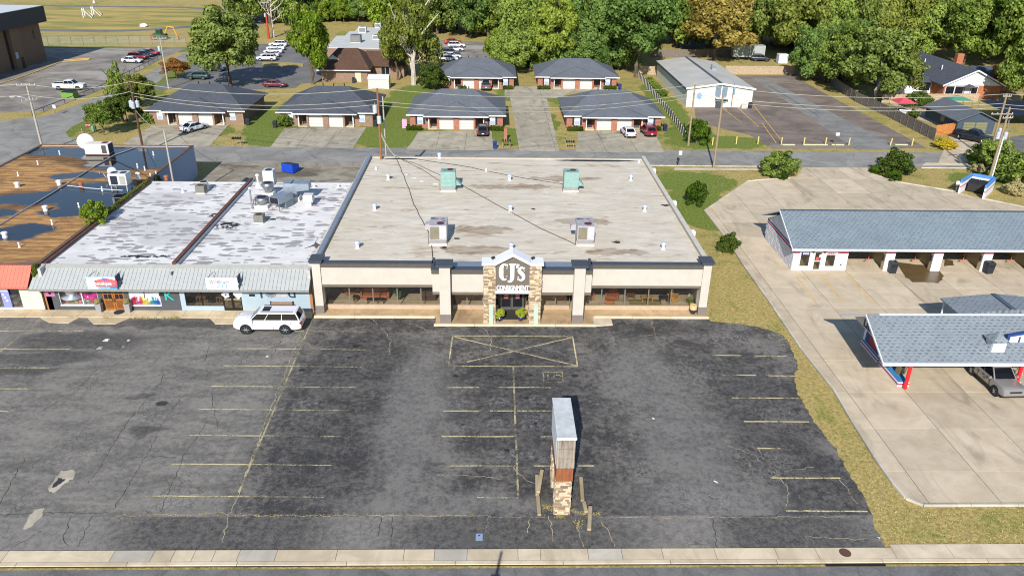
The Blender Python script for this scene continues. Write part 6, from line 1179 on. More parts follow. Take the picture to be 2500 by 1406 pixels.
    parts.append(('grille', MB().box(x1-.05, x1+.004, -W*.48, W*.48, zl-.10, zl+.06).mesh('grille'), PLASTIC, [])); parts.append(('bumper', MB().box(x1-.10, x1+.01, -W*.78, W*.78, gnd+.06, gnd+.2).mesh('bumper'), PLASTIC, [])); parts.append(('bumper', MB().box(x0-.02, x0+.1, -W*.80, W*.80, gnd+.10, gnd+.26).mesh('bumper'), PLASTIC, []))
    parts.append(('number_plate', MB().box(x0-.03, x0-.014, -.16, .16, bt-.48, bt-.34).mesh('number_plate'), PLATE, []))
    for xd in ((s['cb'][1]-.30, (s['cb'][0]+s['cb'][1])*.5+.1, s['cb'][0]+.75) if kind != 'pickup' else (s['cb'][1]-.30, .35, s['cb'][0]+.02)):
        for sg in (-1, 1): parts.append(('door_seam', MB().box(xd-.012, xd+.012, sg*W-.02, sg*W+.004, gnd+.14, bt-.10).mesh('door_seam'), ARCH, []))
    for sg in (-1, 1): parts.append(('sill_trim', MB().box(-s['wb']/2+fo+wr*1.2, s['wb']/2+fo-wr*1.2, sg*W-.03, sg*W+.006, gnd+.06, gnd+.14).mesh('sill_trim'), PLASTIC, [])); parts.append(('door_handle', MB().box(s['cb'][1]-1.25, s['cb'][1]-1.03, sg*W-.02, sg*W+.02, bt-.22, bt-.17).mesh('door_handle'), PLASTIC, []))
    if kind == 'pickup':
        parts.append(('truck_bed', MB().box(x0+.10, br-.06, -W*.80, W*.80, bt+.03, bt+.05).mesh('truck_bed'), ARCH, []))
        parts.append(('bed_rail', MB().box(x0+.03, br-.02, -W*.93, -W*.82, bt, bt+.09).box(x0+.03, br-.02, W*.82, W*.93, bt, bt+.09).box(x0+.03, x0+.11, -W*.82, W*.82, bt, bt+.09).mesh('bed_rail'), 'paint', []))
    if kind in ('bigsuv', 'oldsuv', 'suv'):
        for sg in (-1, 1): parts.append(('roof_rail', MB().box(rr+.25, rf_-.3, sg*wt_*.80-.025, sg*wt_*.80+.025, zr+.004, zr+.05).mesh('roof_rail'), PLASTIC, []))
    if kind == 'bigsuv': parts.append(('sunroof', MB().box(rf_-1.0, rf_-.35, -.42, .42, zr+.002, zr+.012).mesh('sunroof'), CGLASS, []))
    for me_ in parts:
        if me_[2] != 'paint' and not me_[1].materials: me_[1].materials.append(me_[2])
        elif me_[2] == 'paint': me_[1].materials.append(PLASTIC)
    _cars[kind] = parts; return parts
def car(kind, color, loc, heading, label, cat='car', group=None, name=None):
    nm = name or {'sedan': 'parked_car', 'suv': 'parked_suv', 'bigsuv': 'parked_suv', 'oldsuv': 'parked_suv', 'pickup': 'pickup_truck'}[kind]
    t_ = thing(nm, label, cat, loc, heading, group); pt = paint(color)
    for p in car_parts(kind):
        o = bpy.data.objects.new(p[0], p[1]); col.objects.link(o); o.parent = t_
        if p[2] == 'paint': o.material_slots[0].link = 'OBJECT'; o.material_slots[0].material = pt
        if len(p) > 4: o.location = p[4]
        for s_ in p[3]:
            c_ = bpy.data.objects.new(s_[0], s_[1]); col.objects.link(c_); c_.parent = o
            if not s_[1].materials: s_[1].materials.append(s_[2])
    return t_
def carp(kind, color, px, hd, label, cat='car', z=.02, **kw):
    q = P(*px); return car(kind, color, (q.x, q.y, z), rad(hd), label, cat, **kw)
WHT_C = (206, 208, 212)
sv = car('bigsuv', (216, 216, 220), (-19.08, 59.45, .012), rad(180), 'large white vehicle with chrome wheels parked sideways before the cafe', 'suv')
ss = car('oldsuv', (128, 124, 122), (39.05, 50.85, .055), rad(-88), 'silver vehicle with open door under the wash canopy', 'suv')
for sg_, x_ in ((1, .15), (1, -.95)):   # open doors on its left side (towards the island)
    d_ = MB().cbox((x_+.35, sg_*1.30, .78), .06, .85, .62, rad(25)).build('open_door', paint((128, 124, 122)), ss, False); fr = MB()
    fr.tube([(x_+.18, sg_*.92, 1.1), (x_+.2, sg_*.95, 1.55), (x_+.45, sg_*1.5, 1.6), (x_+.54, sg_*1.7, 1.1)], .035); fr.build('door_frame', paint((170, 168, 166)), d_, False)
MB().box(-1.9, .9, -.999, -.985, .5, .7).build('side_cladding', pm((150, 136, 116), .5, local=True), ss, False)
# school lot
carp('pickup', WHT_C, (172, 219), 3, 'white pickup truck alone in the school lot', 'pickup'); carp('sedan', (210, 214, 222), (324, 154), -6, 'white sedan at the near end of the school lot row'); carp('suv', (120, 16, 28), (338, 146), -6, 'dark red hatchback second in the school lot row', 'car'); carp('sedan', (30, 38, 58), (354, 139), -6, 'dark blue car between two red ones in the school lot'); carp('sedan', (150, 22, 34), (366, 135), -6, 'bright red car at the far end of the school lot row')
# office lots
carp('suv', (16, 60, 46), (485, 194), 178, 'dark green vehicle parked under the oak', 'suv'); carp('suv', (22, 30, 56), (527, 174), -8, 'navy vehicle behind the green one under the oak', 'suv'); carp('sedan', (110, 14, 40), (672, 213), -4, 'maroon sedan parked near the duplex backs'); carp('sedan', (150, 40, 36), (432, 166), 30, 'small red car half hidden behind the red-leaved tree')
for i, (x_, y_) in enumerate(((652, 149), (660, 140), (668, 131), (674, 123), (680, 115))): carp('suv' if i in (0, 4) else 'sedan', WHT_C if i != 1 else (168, 172, 178), (x_, y_), 182, ('white crossover nearest in the row beside the bright green tree', 'silver car second in the row beside the bright green tree', 'white car third in the row beside the bright green tree', 'white car fourth in the row beside the bright green tree', 'white crossover farthest in the row beside the bright green tree')[i], group='cars in the office lot')
for i, (x_, y_, c_) in enumerate(((1095, 151, WHT_C), (1103, 143, (200, 202, 206)), (1100, 135, (60, 72, 84)), (1110, 126, WHT_C), (1114, 117, WHT_C), (1106, 108, (170, 40, 34)))): carp('sedan' if i % 2 else 'suv', c_, (x_, y_), 4, ('white car nearest the duplex roof in the rear lot', 'white car second from the duplex roof in the rear lot', 'dark grey car amid white ones in the rear lot', 'white car fourth from the duplex roof in the rear lot', 'white car fifth from the duplex roof in the rear lot', 'red car farthest in the rear lot row')[i], group='cars in the rear lot')
carp('suv', (130, 20, 50), (1204, 104), 80, 'magenta car by the trees at the rear lot edge')
# driveways
carp('sedan', (196, 200, 206), (475, 319), 62, 'white sedan on the drive of the first tan duplex'); carp('suv', (26, 30, 34), (1178, 328), 92, 'black vehicle on the drive of the left red duplex', 'suv'); carp('sedan', (214, 214, 216), (1533, 331), 95, 'white sedan on the drive of the right red duplex'); carp('suv', (128, 14, 36), (1582, 329), 95, 'red vehicle beside the white sedan on the right red duplex drive', 'suv'); carp('pickup', (92, 92, 98), (1186, 217), 92, 'grey pickup on the back left duplex drive', 'pickup'); carp('pickup', (16, 18, 28), (2372, 344), -52, 'black pickup by the orange fence', 'pickup'); carp('suv', (22, 26, 36), (1856, 150), -10, 'black vehicle in the yard behind the brown lot', 'suv')

# ------------------------------------------------------------------ gear on the store roof
TEAL = pm((128, 158, 150), .6, .1, var=.12); GRYU = pm((164, 160, 164), .6, .15, var=.12); RUST = pm((84, 38, 34), .7)
def rtu(label, px_, py_, w_, dp, h, mat, z, side=1, lens=True):
    q = P(px_, py_, z); t_ = thing('rooftop_unit', label, 'air conditioner', (q.x, q.y+dp/2, z), 0, 'rooftop units on the store')
    MB().box(-w_/2-.02, w_/2+.02, -dp/2-.06, dp/2+.05, 0, .14).build('curb', pm((214, 206, 196)), t_, False); MB().box(-w_/2+.05, w_/2-.05, -dp/2+.05, dp/2-.05, .14, .5).build('frame', pm((150, 146, 142), .5, .3), t_, False)
    b_ = MB().box(-w_/2, w_/2, -dp/2, dp/2, .5, h).build('cabinet', mat, t_, False, bevel=.025); MB().cyl((.22, dp*.18 if mat is TEAL else -dp*.22, h), (.22, dp*.18 if mat is TEAL else -dp*.22, h+.03), .36, n=20).build('fan_grille', RUST, t_, False)
    if mat is TEAL:
        for k in range(3): MB().box(-w_/2+.06, w_/2-.06, -dp/2-.012, -dp/2-.002, .56+k*.45, .565+k*.45).build('panel_seam', pm((70, 116, 108)), t_, False)
        MB().add([(w_/2+.002, -.4, .6), (w_/2+.002, .5, .6), (w_/2+.002, .5, 1.35), (w_/2+.002, -.4, 1.35), (w_/2+.62, -.4, .62), (w_/2+.62, .5, .62)], [(0, 1, 5, 4), (4, 5, 2, 3), (0, 4, 3), (1, 2, 5)]).build('intake_hood', TEAL, t_, False)
        for k in range(2): MB().blob((-.3+k*.5, -.1+k*.05, h+.004), .25, .14, .006, k, .3).build('rust_patch', pm((40, 110, 106)), t_, False)
    else:
        MB().box(-w_/2+.08, w_*.06, -dp/2-.015, -dp/2-.002, .62, h-.12).build('coil_grille', pm((128, 122, 104), .5, .3), t_, False); MB().box(w_*.1, w_/2-.06, -dp/2-.012, -dp/2-.002, .62, h-.1).build('access_panel', pm((176, 172, 178)), t_, False)
        for k, (bx_, by_, rr_) in enumerate(((-.45, .7, .34), (.35, .68, .2), (.5, .05, .18))): MB().blob((bx_, by_, h+.004), rr_, rr_*.5, .006, k, .3).build('rust_patch', pm((92, 80, 92)), t_, False)
        s_ = -w_/2-.5 if side < 0 else w_/2+.002
        MB().add([(s_, .2, 1.0), (s_+.5, .2, 1.0), (s_+.5, 1.0, 1.0), (s_, 1.0, 1.0), (s_, .2, 1.5), (s_+.5, .2, 1.62), (s_+.5, 1.0, 1.62), (s_, 1.0, 1.5)], [(3, 2, 1, 0), (4, 5, 6, 7), (0, 1, 5, 4), (1, 2, 6, 5), (2, 3, 7, 6), (3, 0, 4, 7)]).build('intake_hood', mat, t_, False)
    MB().cyl((-w_/2-.12, -dp/2+.3, 0), (-w_/2-.12, -dp/2+.3, .9), .04, n=6).build('conduit', STEEL, t_, False); return t_
rtu('teal rooftop unit at the back left of the store roof', 1094.5, 468, 1.65, 1.5, 2.25, TEAL, ZR); rtu('teal rooftop unit at the back right of the store roof', 1394, 469, 1.65, 1.5, 2.25, TEAL, ZR)
rtu('grey rooftop unit with rust stains at the front left of the store roof', 1070, 599, 1.62, 2.4, 1.95, GRYU, ZR, -1); rtu('grey rooftop unit with rust stains at the front right of the store roof', 1429, 600, 1.62, 2.4, 1.95, GRYU, ZR, -1)
VENT = pm((190, 198, 210), .4, .4, var=.08); vmeshes = (MB().lathe((0, 0, 0), [(.2, 0), (.14, .06), (.14, .42)], 12).mesh('pipe'), MB().lathe((0, 0, 0), [(.24, .42), (.24, .52), (.18, .62), (.05, .66)], 12).mesh('cap')); vmeshes[0].materials.append(WHITE); vmeshes[1].materials.append(VENT)
def roof_vent(label, px_, py_, z, sc=1.0, group='vents on the store roof'):
    q = P(px_, py_, z); t_ = thing('roof_vent', label, 'vent', (q.x, q.y, z), 0, group); t_.scale = (sc, sc, sc)
    for n_, me in zip(('pipe', 'cap'), vmeshes): o = bpy.data.objects.new(n_, me); col.objects.link(o); o.parent = t_
for px_, py_, lb in ((1073, 387, 'at the far edge of the roof'), (948, 439, 'left of the back left teal unit'), (1244, 441, 'midway between the teal units'), (1540, 441, 'right of the back right teal unit'), (915, 513, 'near the left parapet, middle row'), (1246, 516, 'in the centre of the roof'), (1574, 516, 'near the right parapet, middle row'), (873, 606, 'near the left front column'), (1248, 610, 'just behind the entrance gable'), (1619, 609, 'near the right front column')): roof_vent('capped store roof vent '+lb, px_, py_, ZR, 1.15)
for px_, py_, lb in ((1187, 418, 'small white cone vent behind the teal units'), (918, 414, 'small white cone vent by the left parapet'), (1560, 398, 'white stub vent at the far right corner of the store roof')): q = P(px_, py_, ZR); MB().lathe((q.x, q.y, ZR), [(.18, 0), (.05, .3), (.05, .4)], 8).build('cone_vent', WHITE, None, label=lb, cat='vent')
CBL = pm((48, 42, 38), .8)
def cable(label, pts, z, r=.035, mat=CBL, name='roof_cable'):
    L = []; W = [P(x, y, z) for x, y in pts]
    for a, b in zip(W, W[1:]):
        k = max(2, int((b-a).length/1.5))
        for i in range(k): q = a.lerp(b, i/k); L.append((q.x+rnd.uniform(-.06, .06), q.y+rnd.uniform(-.06, .06), z+r))
    L.append((W[-1].x, W[-1].y, z+r)); o = MB().tube(L, r, 5).build(name, mat, None, label=label, cat='cable'); return o
cable('black cable running down the left of the store roof to the front', [(966, 384), (990, 440), (1010, 500), (1045, 568), (1053, 600), (1057, 636)], ZR); cable('black cable from the far left corner to the left teal unit', [(968, 384), (1018, 402), (1078, 430)], ZR, .03); cable('second thin cable looping to the foot of the left teal unit', [(970, 385), (1030, 415), (1078, 445)], ZR, .03)
cable('long diagonal cable from the left teal unit to the front right unit', [(1128, 452), (1210, 500), (1250, 520), (1320, 558), (1406, 598)], ZR); cable('cable crossing the back of the store roof to the right teal unit', [(1020, 390), (1150, 409), (1190, 419), (1290, 438), (1374, 450)], ZR)
for i, (x_, y_, w_) in enumerate(((1010, 436, .3), (1028, 443, .3), (1062, 450, .3), (992, 427, .3), (1302, 511, .22), (1625, 502, .4), (1115, 583, .25), (1083, 605, .3), (1505, 592, .35))):
    q = P(x_, y_, ZR); MB().blob((q.x, q.y, ZR+.02), w_, w_*.6, .05, i, .35).build('roof_debris', pm((40, 38, 38)) if i > 3 else pm((190, 190, 198)), None, group='debris on the store roof', label='dark scrap of debris lying on the store roof' if i > 3 else 'pale scrap of loose sheet left of the back left teal unit', cat='debris')

# ------------------------------------------------------------------ gear on the white roof
Z4 = 4.0
def at4(px_, py_): return P(px_, py_, Z4)
q = at4(489, 474); ac_box('rooftop_unit', 'stacked tan cooling unit at the back of the boutique white roof', (q.x, q.y+.5), 1.0, 1.0, .9, pm((112, 108, 92)), Z4); t_ = thing('vent_stack', 'round white fan drum above the tan unit on the boutique roof', 'vent', (q.x+.05, q.y+1.4, Z4)); MB().lathe((0, 0, 0), [(.5, 0), (.46, .9), (.5, 1.0)], 16).build('drum', pm((190, 190, 186)), t_, False); MB().cyl((0, 0, 1.0), (0, 0, 1.01), .4, n=16).build('opening', BLACK, t_, False)
q = at4(632, 546); ac_box('rooftop_unit', 'tan cooling unit alone on the cafe white roof', (q.x, q.y+.4), .95, .95, .85, pm((116, 112, 98)), Z4)
q = at4(753, 505); t_ = thing('vent_hood', 'white square vent hood on the cafe roof', 'vent', (q.x, q.y+.4, Z4)); MB().box(-.3, .3, -.3, .3, 0, .5).build('neck', WHITE2, t_, False); MB().box(-.5, .5, -.45, .5, .5, 1.25).build('hood', pm((198, 192, 184)), t_, False)
for i, (x_, y_, r_, h_, lb) in enumerate(((655, 478, .55, 1.5, 'tall galvanised exhaust fan on the cafe roof beside the ducts'), (640, 508, .62, 1.1, 'low galvanised mushroom fan on a white curb on the cafe roof'))):
    q = at4(x_, y_); t_ = thing('exhaust_fan', lb, 'fan', (q.x, q.y+.3, Z4)); MB().box(-r_*1.1, r_*1.1, -r_*1.1, r_*1.1, 0, .35).build('curb', pm((206, 202, 194)), t_, False); MB().lathe((0, 0, .35), [(r_*.7, 0), (r_*.8, .2), (r_*1.15, h_*.4), (r_*1.2, h_*.7), (r_*.9, h_*.72)], 18).build('drum', STEEL, t_, False, smooth=True); MB().cyl((0, 0, .35+h_*.72), (0, 0, .36+h_*.74), r_*.8, n=18).build('opening', BLACK, t_, False)
q = at4(655, 455); t_ = thing('vent_box', 'white cube vent with round opening at the back of the cafe roof', 'vent', (q.x, q.y+.9, Z4)); MB().box(-.6, .6, -.6, .6, 0, 1.7).build('box', WHITE2, t_, False); MB().cyl((0, 0, 1.7), (0, 0, 1.71), .42, n=16).build('opening', BLACK, t_, False)
q = at4(714, 492); t_ = thing('duct', 'boxy galvanised elbow duct at the back of the cafe roof', 'duct', (q.x, q.y+.6, Z4)); MB().box(-.75, .75, -.55, .65, 0, .45).build('curb', pm((206, 202, 194)), t_, False); MB().box(-.85, .55, -.6, .7, .45, 2.0).build('riser', GALV, t_, False); MB().prism_y([(.55, 1.1), (1.9, 1.3), (1.9, 2.0), (.55, 2.0)], -.6, .7).build('outlet', GALV, t_, False); MB().box(-.02, .06, -.62, .72, 2.0, 2.06).build('seam', pm((60, 70, 84)), t_, False)
q = at4(680, 512); t_ = thing('duct', 'long galvanised duct with open end on legs on the cafe roof', 'duct', (q.x+.2, q.y+.6, Z4), rad(-24)); MB().box(-.6, .6, -1.1, 1.3, .75, 1.5).build('trunk', GALV, t_, False); MB().box(-.5, .5, -1.12, -1.101, .8, 1.44).build('mouth', BLACK, t_, False); MB().box(.15, .62, 0, 1.28, 0, .75).build('plenum', pm((110, 120, 130), .5, .3), t_, False)
for x_ in (-.45, .5): MB().cyl((x_, -1.0, 0), (x_, -1.0, .75), .035, n=6).build('leg', pm((130, 84, 60)), t_, False)
q = at4(616, 510); t_ = thing('vent_pipe', 'tall grey flue pipe on the cafe roof', 'pipe', (q.x, q.y, Z4)); MB().cyl((0, 0, 0), (0, 0, 2.2), .09).build('flue', GALV, t_, False); MB().lathe((0, 0, 2.2), [(.16, 0), (.16, .1), (.03, .2)], 10).build('cap', WHITE, t_, False)
q = at4(621, 510); MB().cyl((q.x, q.y, Z4), (q.x, q.y, Z4+1.0), .05).cyl((q.x+.18, q.y, Z4), (q.x+.18, q.y, Z4+1.0), .05).cyl((q.x-.06, q.y, Z4+1.0), (q.x+.25, q.y, Z4+1.05), .07).build('vent_pipe', pm((110, 84, 88)), None, label='pair of thin purple-brown pipes beside the flue on the cafe roof', cat='pipe')
q = at4(630, 458); t_ = thing('vent_pipe', 'white capped vent stack near the divider on the cafe roof', 'pipe', (q.x, q.y+.2, Z4)); MB().lathe((0, 0, 0), [(.4, 0), (.2, .4), (.12, .5), (.12, 1.3)], 10).build('stack', WHITE2, t_, False); MB().lathe((0, 0, 1.3), [(.22, 0), (.22, .15), (.05, .25)], 10).build('cap', WHITE, t_, False)
q = at4(772, 606); t_ = thing('roof_antenna', 'toppled dish antenna on the cafe roof corner', 'antenna', (q.x-.1, q.y, Z4)); MB().tube([(0, 0, 0), (0, .1, .5), (.3, .4, .9)], .03).build('mast', STEEL, t_, False); MB().cbox((-.7, .2, .2), 1.1, .5, .04, .5, 0, -.2).build('panel', pm((190, 192, 200)), t_, False); MB().blob((.1, .1, .25), .28, .2, .2, 3, .3).build('clutter', pm((70, 60, 66)), t_, False)
for i, (x_, y_, lb) in enumerate(((767, 458, 'left one of two short white vents at the far edge of the cafe roof'), (826, 458, 'right one of two short white vents at the far edge of the cafe roof'), (447, 470, 'white stub vent on the boutique roof'))): q = at4(x_, y_); MB().lathe((q.x, q.y, Z4), [(.22, 0), (.1, .15), (.1, .4), (.14, .42), (.02, .5)], 8).build('stub_vent', WHITE, None, label=lb, cat='vent')
# ------------------------------------------------------------------ gear on the brown roof
q = at4(238, 380); t_ = thing('rooftop_unit', 'long white cooling unit at the back of the brown roof', 'air conditioner', (q.x, q.y+.8, Z4)); MB().box(-1.5, 1.5, -.75, .75, .12, 1.45).build('cabinet', pm((204, 196, 184)), t_, False, bevel=.03); MB().box(-1.5, 1.5, -.7, .7, 0, .12).build('skid', RUST, t_, False); MB().box(.65, 1.25, -.77, -.752, .25, 1.3).build('coil_grille', pm((64, 66, 70)), t_, False); MB().box(1.502, 1.515, -.6, .6, .2, 1.35).build('coil_grille', pm((54, 60, 74)), t_, False); MB().cyl((.85, .1, 1.45), (.85, .1, 1.48), .42, n=18).build('fan_grille', RUST, t_, False)
q = at4(292, 468); t_ = thing('rooftop_unit', 'white twin-fan cooling unit on legs at the edge of the brown roof', 'air conditioner', (q.x, q.y+.7, Z4)); MB().box(-1.0, 1.0, -.7, .7, .7, 2.0).build('cabinet', pm((192, 194, 198)), t_, False, bevel=.03); MB().box(-.75, .02, -.72, -.702, .8, 1.8).build('opening', pm((20, 20, 44)), t_, False); MB().box(.25, .85, -.72, -.702, .8, 1.75).build('coil_panel', pm((150, 148, 140)), t_, False)
for x_ in (-.5, .5): MB().cyl((x_, 0, 2.0), (x_, 0, 2.02), .38, n=16).build('fan_grille', pm((40, 50, 70)), t_, False)
for x_ in (-.85, .85):
    for y_ in (-.55, .55): MB().box(x_-.06, x_+.06, y_-.06, y_+.06, 0, .7).build('leg', pm((150, 146, 136)), t_, False)
def dish(label, px_, py_, z, r, tilt, az, h):
    q = P(px_, py_, z); t_ = thing('satellite_dish', label, 'satellite dish', (q.x, q.y, z)); MB().cyl((0, 0, 0), (0, 0, h), .04, n=6).build('mast', STEEL, t_, False); mb = MB().lathe((0, 0, 0), [(.02, 0), (r*.5, r*.06), (r, r*.22), (r, r*.24), (r*.5, r*.08)], 20); M = Matrix.Translation((0, 0, h+r*.4)) @ Matrix.Rotation(az, 4, 'Z') @ Matrix.Rotation(tilt, 4, 'X'); mb.v = [tuple(M @ Vector(v)) for v in mb.v]; mb.build('reflector', pm((196, 198, 202), .5), t_, False, smooth=True); a = M @ Vector((0, 0, r*.9)); MB().cyl((0, 0, h), a, .02, n=5).build('feed_arm', STEEL, t_, False); return t_
dish('large mesh satellite dish behind the long white unit on the brown roof', 214, 368, Z4, 1.0, rad(70), rad(20), .8); dish('oval satellite dish on the brown roof above the twin-fan unit', 276, 432, Z4, .5, rad(82), rad(25), .5); dish('satellite dish lying low on the brown roof beside the oval one', 258, 440, Z4, .4, rad(-60), rad(-60), .3); dish('small dish pointing left on the brown roof', 248, 432, Z4, .26, rad(80), rad(-80), .4)
for i, (x_, y_, k_) in enumerate(((146, 377, 0), (93, 402, 0), (45, 430, 0), (336, 409, 0), (375, 379, 0), (250, 466, 0), (193, 506, 0), (128, 548, 0), (43, 457, 1), (112, 515, 1), (13, 580, 1), (48, 604, 0), (145, 452, 1), (199, 457, 2), (382, 428, 0), (354, 416, 0), (407, 440, 2), (368, 433, 0))):
    q = at4(x_, y_)
    m_ = WHITE if k_ < 2 else pm((150, 92, 60)); pr = [(.12, 0), (.07, .1), (.07, .45), (.1, .46), (.02, .52)] if k_ == 0 else [(.24, 0), (.22, .4), (.3, .42), (.28, .55), (.05, .62)]
    wh_ = ('in the back left pond', 'left of the back left pond', 'at the left picture side of the roof', 'in the back right pond beside the pole reflection', 'in the back right pond near the roof corner', 'left of the twin-fan unit', 'in the middle pond toward the vine bush', 'near the front above the coral awning', 'on the left half near the frame edge', 'in front of the middle pond', 'at the front left corner of the roof', 'lowest on the roof toward the coral awning', 'at the pipe junction', 'beside the pale pipe', 'behind the turbine vent', 'midway between the pole reflection and turbine vent', 'at the blue wall corner', 'just right of the turbine vent')[i]
    MB().lathe((q.x, q.y, Z4), pr, 9).build('stub_vent', m_, None, group='vents on the brown roof', label=('thin white stub vent ', 'squat capped white vent ', 'rusty squat vent ')[k_]+wh_, cat='vent')
q = at4(341, 450); t_ = thing('turbine_vent', 'rust and white bottle-shaped turbine vent on the brown roof edge', 'vent', (q.x, q.y, Z4)); MB().lathe((0, 0, 0), [(.3, 0), (.28, .6)], 10).build('base', pm((140, 72, 52)), t_, False); MB().lathe((0, 0, .6), [(.28, 0), (.16, .5), (.26, .62), (.26, .75), (.06, .85)], 10).build('cap', WHITE, t_, False)
cable('long pale conduit crossing the brown roof diagonally', [(-10, 556), (90, 495), (165, 450), (235, 405), (280, 380), (330, 362)], Z4, .07, pm((150, 150, 160))); cable('pale pipe from the junction to the twin-fan unit on the brown roof', [(165, 454), (220, 461), (300, 466)], Z4+.15, .05, pm((176, 178, 186)))
cable('dark seam strip along the back of the brown roof', [(28, 391), (160, 392), (280, 392), (330, 415), (366, 437)], Z4, .04)
# ------------------------------------------------------------------ poles and wires
POLE = pm((140, 122, 98), .9, var=.25, vs=5); POLEB = pm((84, 56, 40), .9, var=.25, vs=5); POLEG = pm((158, 152, 140), .85, var=.15, vs=4); TRF = pm((172, 178, 186), .5, .2, var=.08)
def depth(p): return (p-Vector((0, 0, CAMH))).dot(FW)
def pole(label, base, top, mat=POLE, r=.16, arms=(), trans=(), lamp=None, name='utility_pole'):
    b = P(*base); zt = PY(top[0], top[1], b.y).z; zt = max(6.5, min(14, zt)); t_ = thing(name, label, 'utility pole', (b.x, b.y, 0)); MB().cyl((0, 0, 0), (0, 0, zt), r, r*.68, n=10).build('shaft', mat, t_, False)
    for dz, L, an in arms:
        a_ = MB().cbox((0, -.18, zt-dz), L, .1, .12, an).build('crossarm', POLEG, t_, False)
        for s_ in (-1, -.45, .45, 1): MB().lathe((s_*L*.46*math.cos(an), -.18+s_*L*.46*math.sin(an), zt-dz+.06), [(.03, 0), (.06, .08), (.03, .2)], 6).build('insulator', pm((190, 186, 178)), a_, False)
    for dz, off, an in trans:
        c = (off*math.cos(an), off*math.sin(an), zt-dz); tr = MB().lathe(c, [(.05, -.05), (.26, 0), (.28, .1), (.28, .85), (.22, .95), (.06, 1.0)], 12).build('transformer', TRF, t_, False); MB().cyl((c[0], c[1], c[2]+1.0), (c[0]+.05, c[1], c[2]+1.25), .04, n=6).build('bushing', pm((150, 140, 130)), tr, False)
    if lamp: MB().tube([(0, 0, lamp), (-1.0, -.2, lamp+.45), (-2.0, -.3, lamp+.55)], .05).build('lamp_arm', STEEL, t_, False); MB().blob((-2.3, -.3, lamp+.5), .4, .2, .12, 1, 0).build('lamp_head', pm((190, 192, 194)), t_, False)
    return t_, Vector((b.x, b.y, zt))
p1 = pole('grey pole with crossarms and streetlight by the side street', (106, 372), (57, 205), POLEG, .17, ((.15, 2.6, .1), (2.3, 2.2, .9)), (), 7.6)[1]
p2 = pole('dark brown pole with three transformers behind the brown roof', (351, 374), (315, 200), POLEB, .19, (), ((3.6, .45, 0), (3.6, .45, math.pi), (3.7, .45, -1.6)))[1]
p3 = pole('slim grey pole behind the white roof', (433, 500), (417, 318), POLEG, .14)[1]
p4 = pole('brown pole with transformer behind the store', (936, 474), (918, 216), pm((132, 86, 54), .9, var=.2), .17, (), ((3.0, .42, math.pi), (4.3, .02, 0)))[1]
p5 = pole('slim grey metal pole beside the brown transformer pole', (947, 466), (931, 236), POLEG, .13)[1]
p6 = pole('leaning pole beside the round bush and picket fence', (1680, 356), (1699, 206), POLE, .17)[1]
p7 = pole('tall pole on the near side of the back street', (1742, 411), (1768, 224), POLE, .17)[1]
p8 = pole('pole with transformers on the right, farther of the pair', (2412, 392), (2466, 230), POLE, .18, ((.3, 1.2, 0), (2.9, 3.4, .05)), ((6.0, .5, 0),))[1]
p9 = pole('pole with transformers and white conduit on the right, nearer of the pair', (2412, 447), (2472, 262), POLE, .18, ((1.4, 1.6, .2),), ((4.3, .5, 0), (4.3, .5, math.pi)))[1]
MB().cyl((p9.x+.25, p9.y-.1, 0), (p9.x+.25, p9.y-.1, 6.5), .09).build('power_conduit', pm((206, 208, 212)), None, label='white conduit strapped to the nearer right pole', cat='conduit')
p10 = pole('grey pole with crossarm and transformer beside the red-leaved tree', (412, 217), (390, 92), POLEG, .16, ((.15, 2.6, .1),), ((2.6, .5, math.pi),))[1]
p11 = pole('vine-wrapped red-brown pole near the bare tree', (657, 95), (635, 5), POLEB, .18, ((.2, 2.4, .1),), ((4, .4, math.pi),))[1]; MB().cyl((p11.x-.02, p11.y-.2, 0), (p11.x-.02, p11.y-.2, 6.0), .38, .2, n=9).build('red_vine', pm((168, 58, 36), .9, var=.35, vs=4), None, label='red vine climbing the pole near the bare tree', cat='vine')
p12 = pole('brown pole with white conduit among the right-hand trees', (2153, 246), (2174, 148), POLEB, .17)[1]
WIRE = pm((168, 164, 150), .6)
def wires(label, a, b, offs, sag=1.2, r=.032):
    t_ = thing('overhead_wires', label, 'wires', (a+b)/2-Vector((0, 0, sag)))
    for da, db in offs:
        A_ = a+Vector(da); B_ = b+Vector(db); L = []
        for i in range(15): u = i/14; q_ = A_.lerp(B_, u); q_.z -= sag*4*u*(1-u); L.append(q_-t_.location)
        MB().tube(L, r, 4).build('wire', WIRE, t_, False)
tri = [((0, 0, 0), (0, 0, 0)), ((0, -.3, -1.5), (0, -.3, -1.3)), ((0, .2, -2.1), (0, .2, -2.0))]
wires('overhead wires between the dark brown pole and the store pole', p2, p4, tri); wires('overhead wires across the middle duplex roofs', p4, p6, tri, 1.5); wires('overhead wires across the brown lot to the right poles', p6, p8, tri, 1.2)
wires('overhead wires at the upper left intersection', p1, p2, tri[:2], .8); wires('wires leaving the picture on the left from the streetlight pole', p1, p1+Vector((-40, -6, .5)), tri[:2], .8); wires('service wire from the dark brown pole to the slim grey pole', p2+Vector((0, 0, -4)), p3, tri[:1], .7); wires('service drops from the store pole to the roof', p4+Vector((0, 0, -5)), P(965, 382, ZR+.3), [((0, 0, 0), (0, 0, 0)), ((0, 0, -.4), (.2, 0, 0))], .5); wires('wires running off right from the paired poles', p8, p8+Vector((40, -3, 1)), tri, .8)
wires('guy wires at the paired right poles', p9+Vector((0, 0, -1)), p9+Vector((7, 6, -p9.z)), [((0, 0, 0), (0, 0, 0)), ((0, 0, -2), (1, .5, 0))], 0.05)

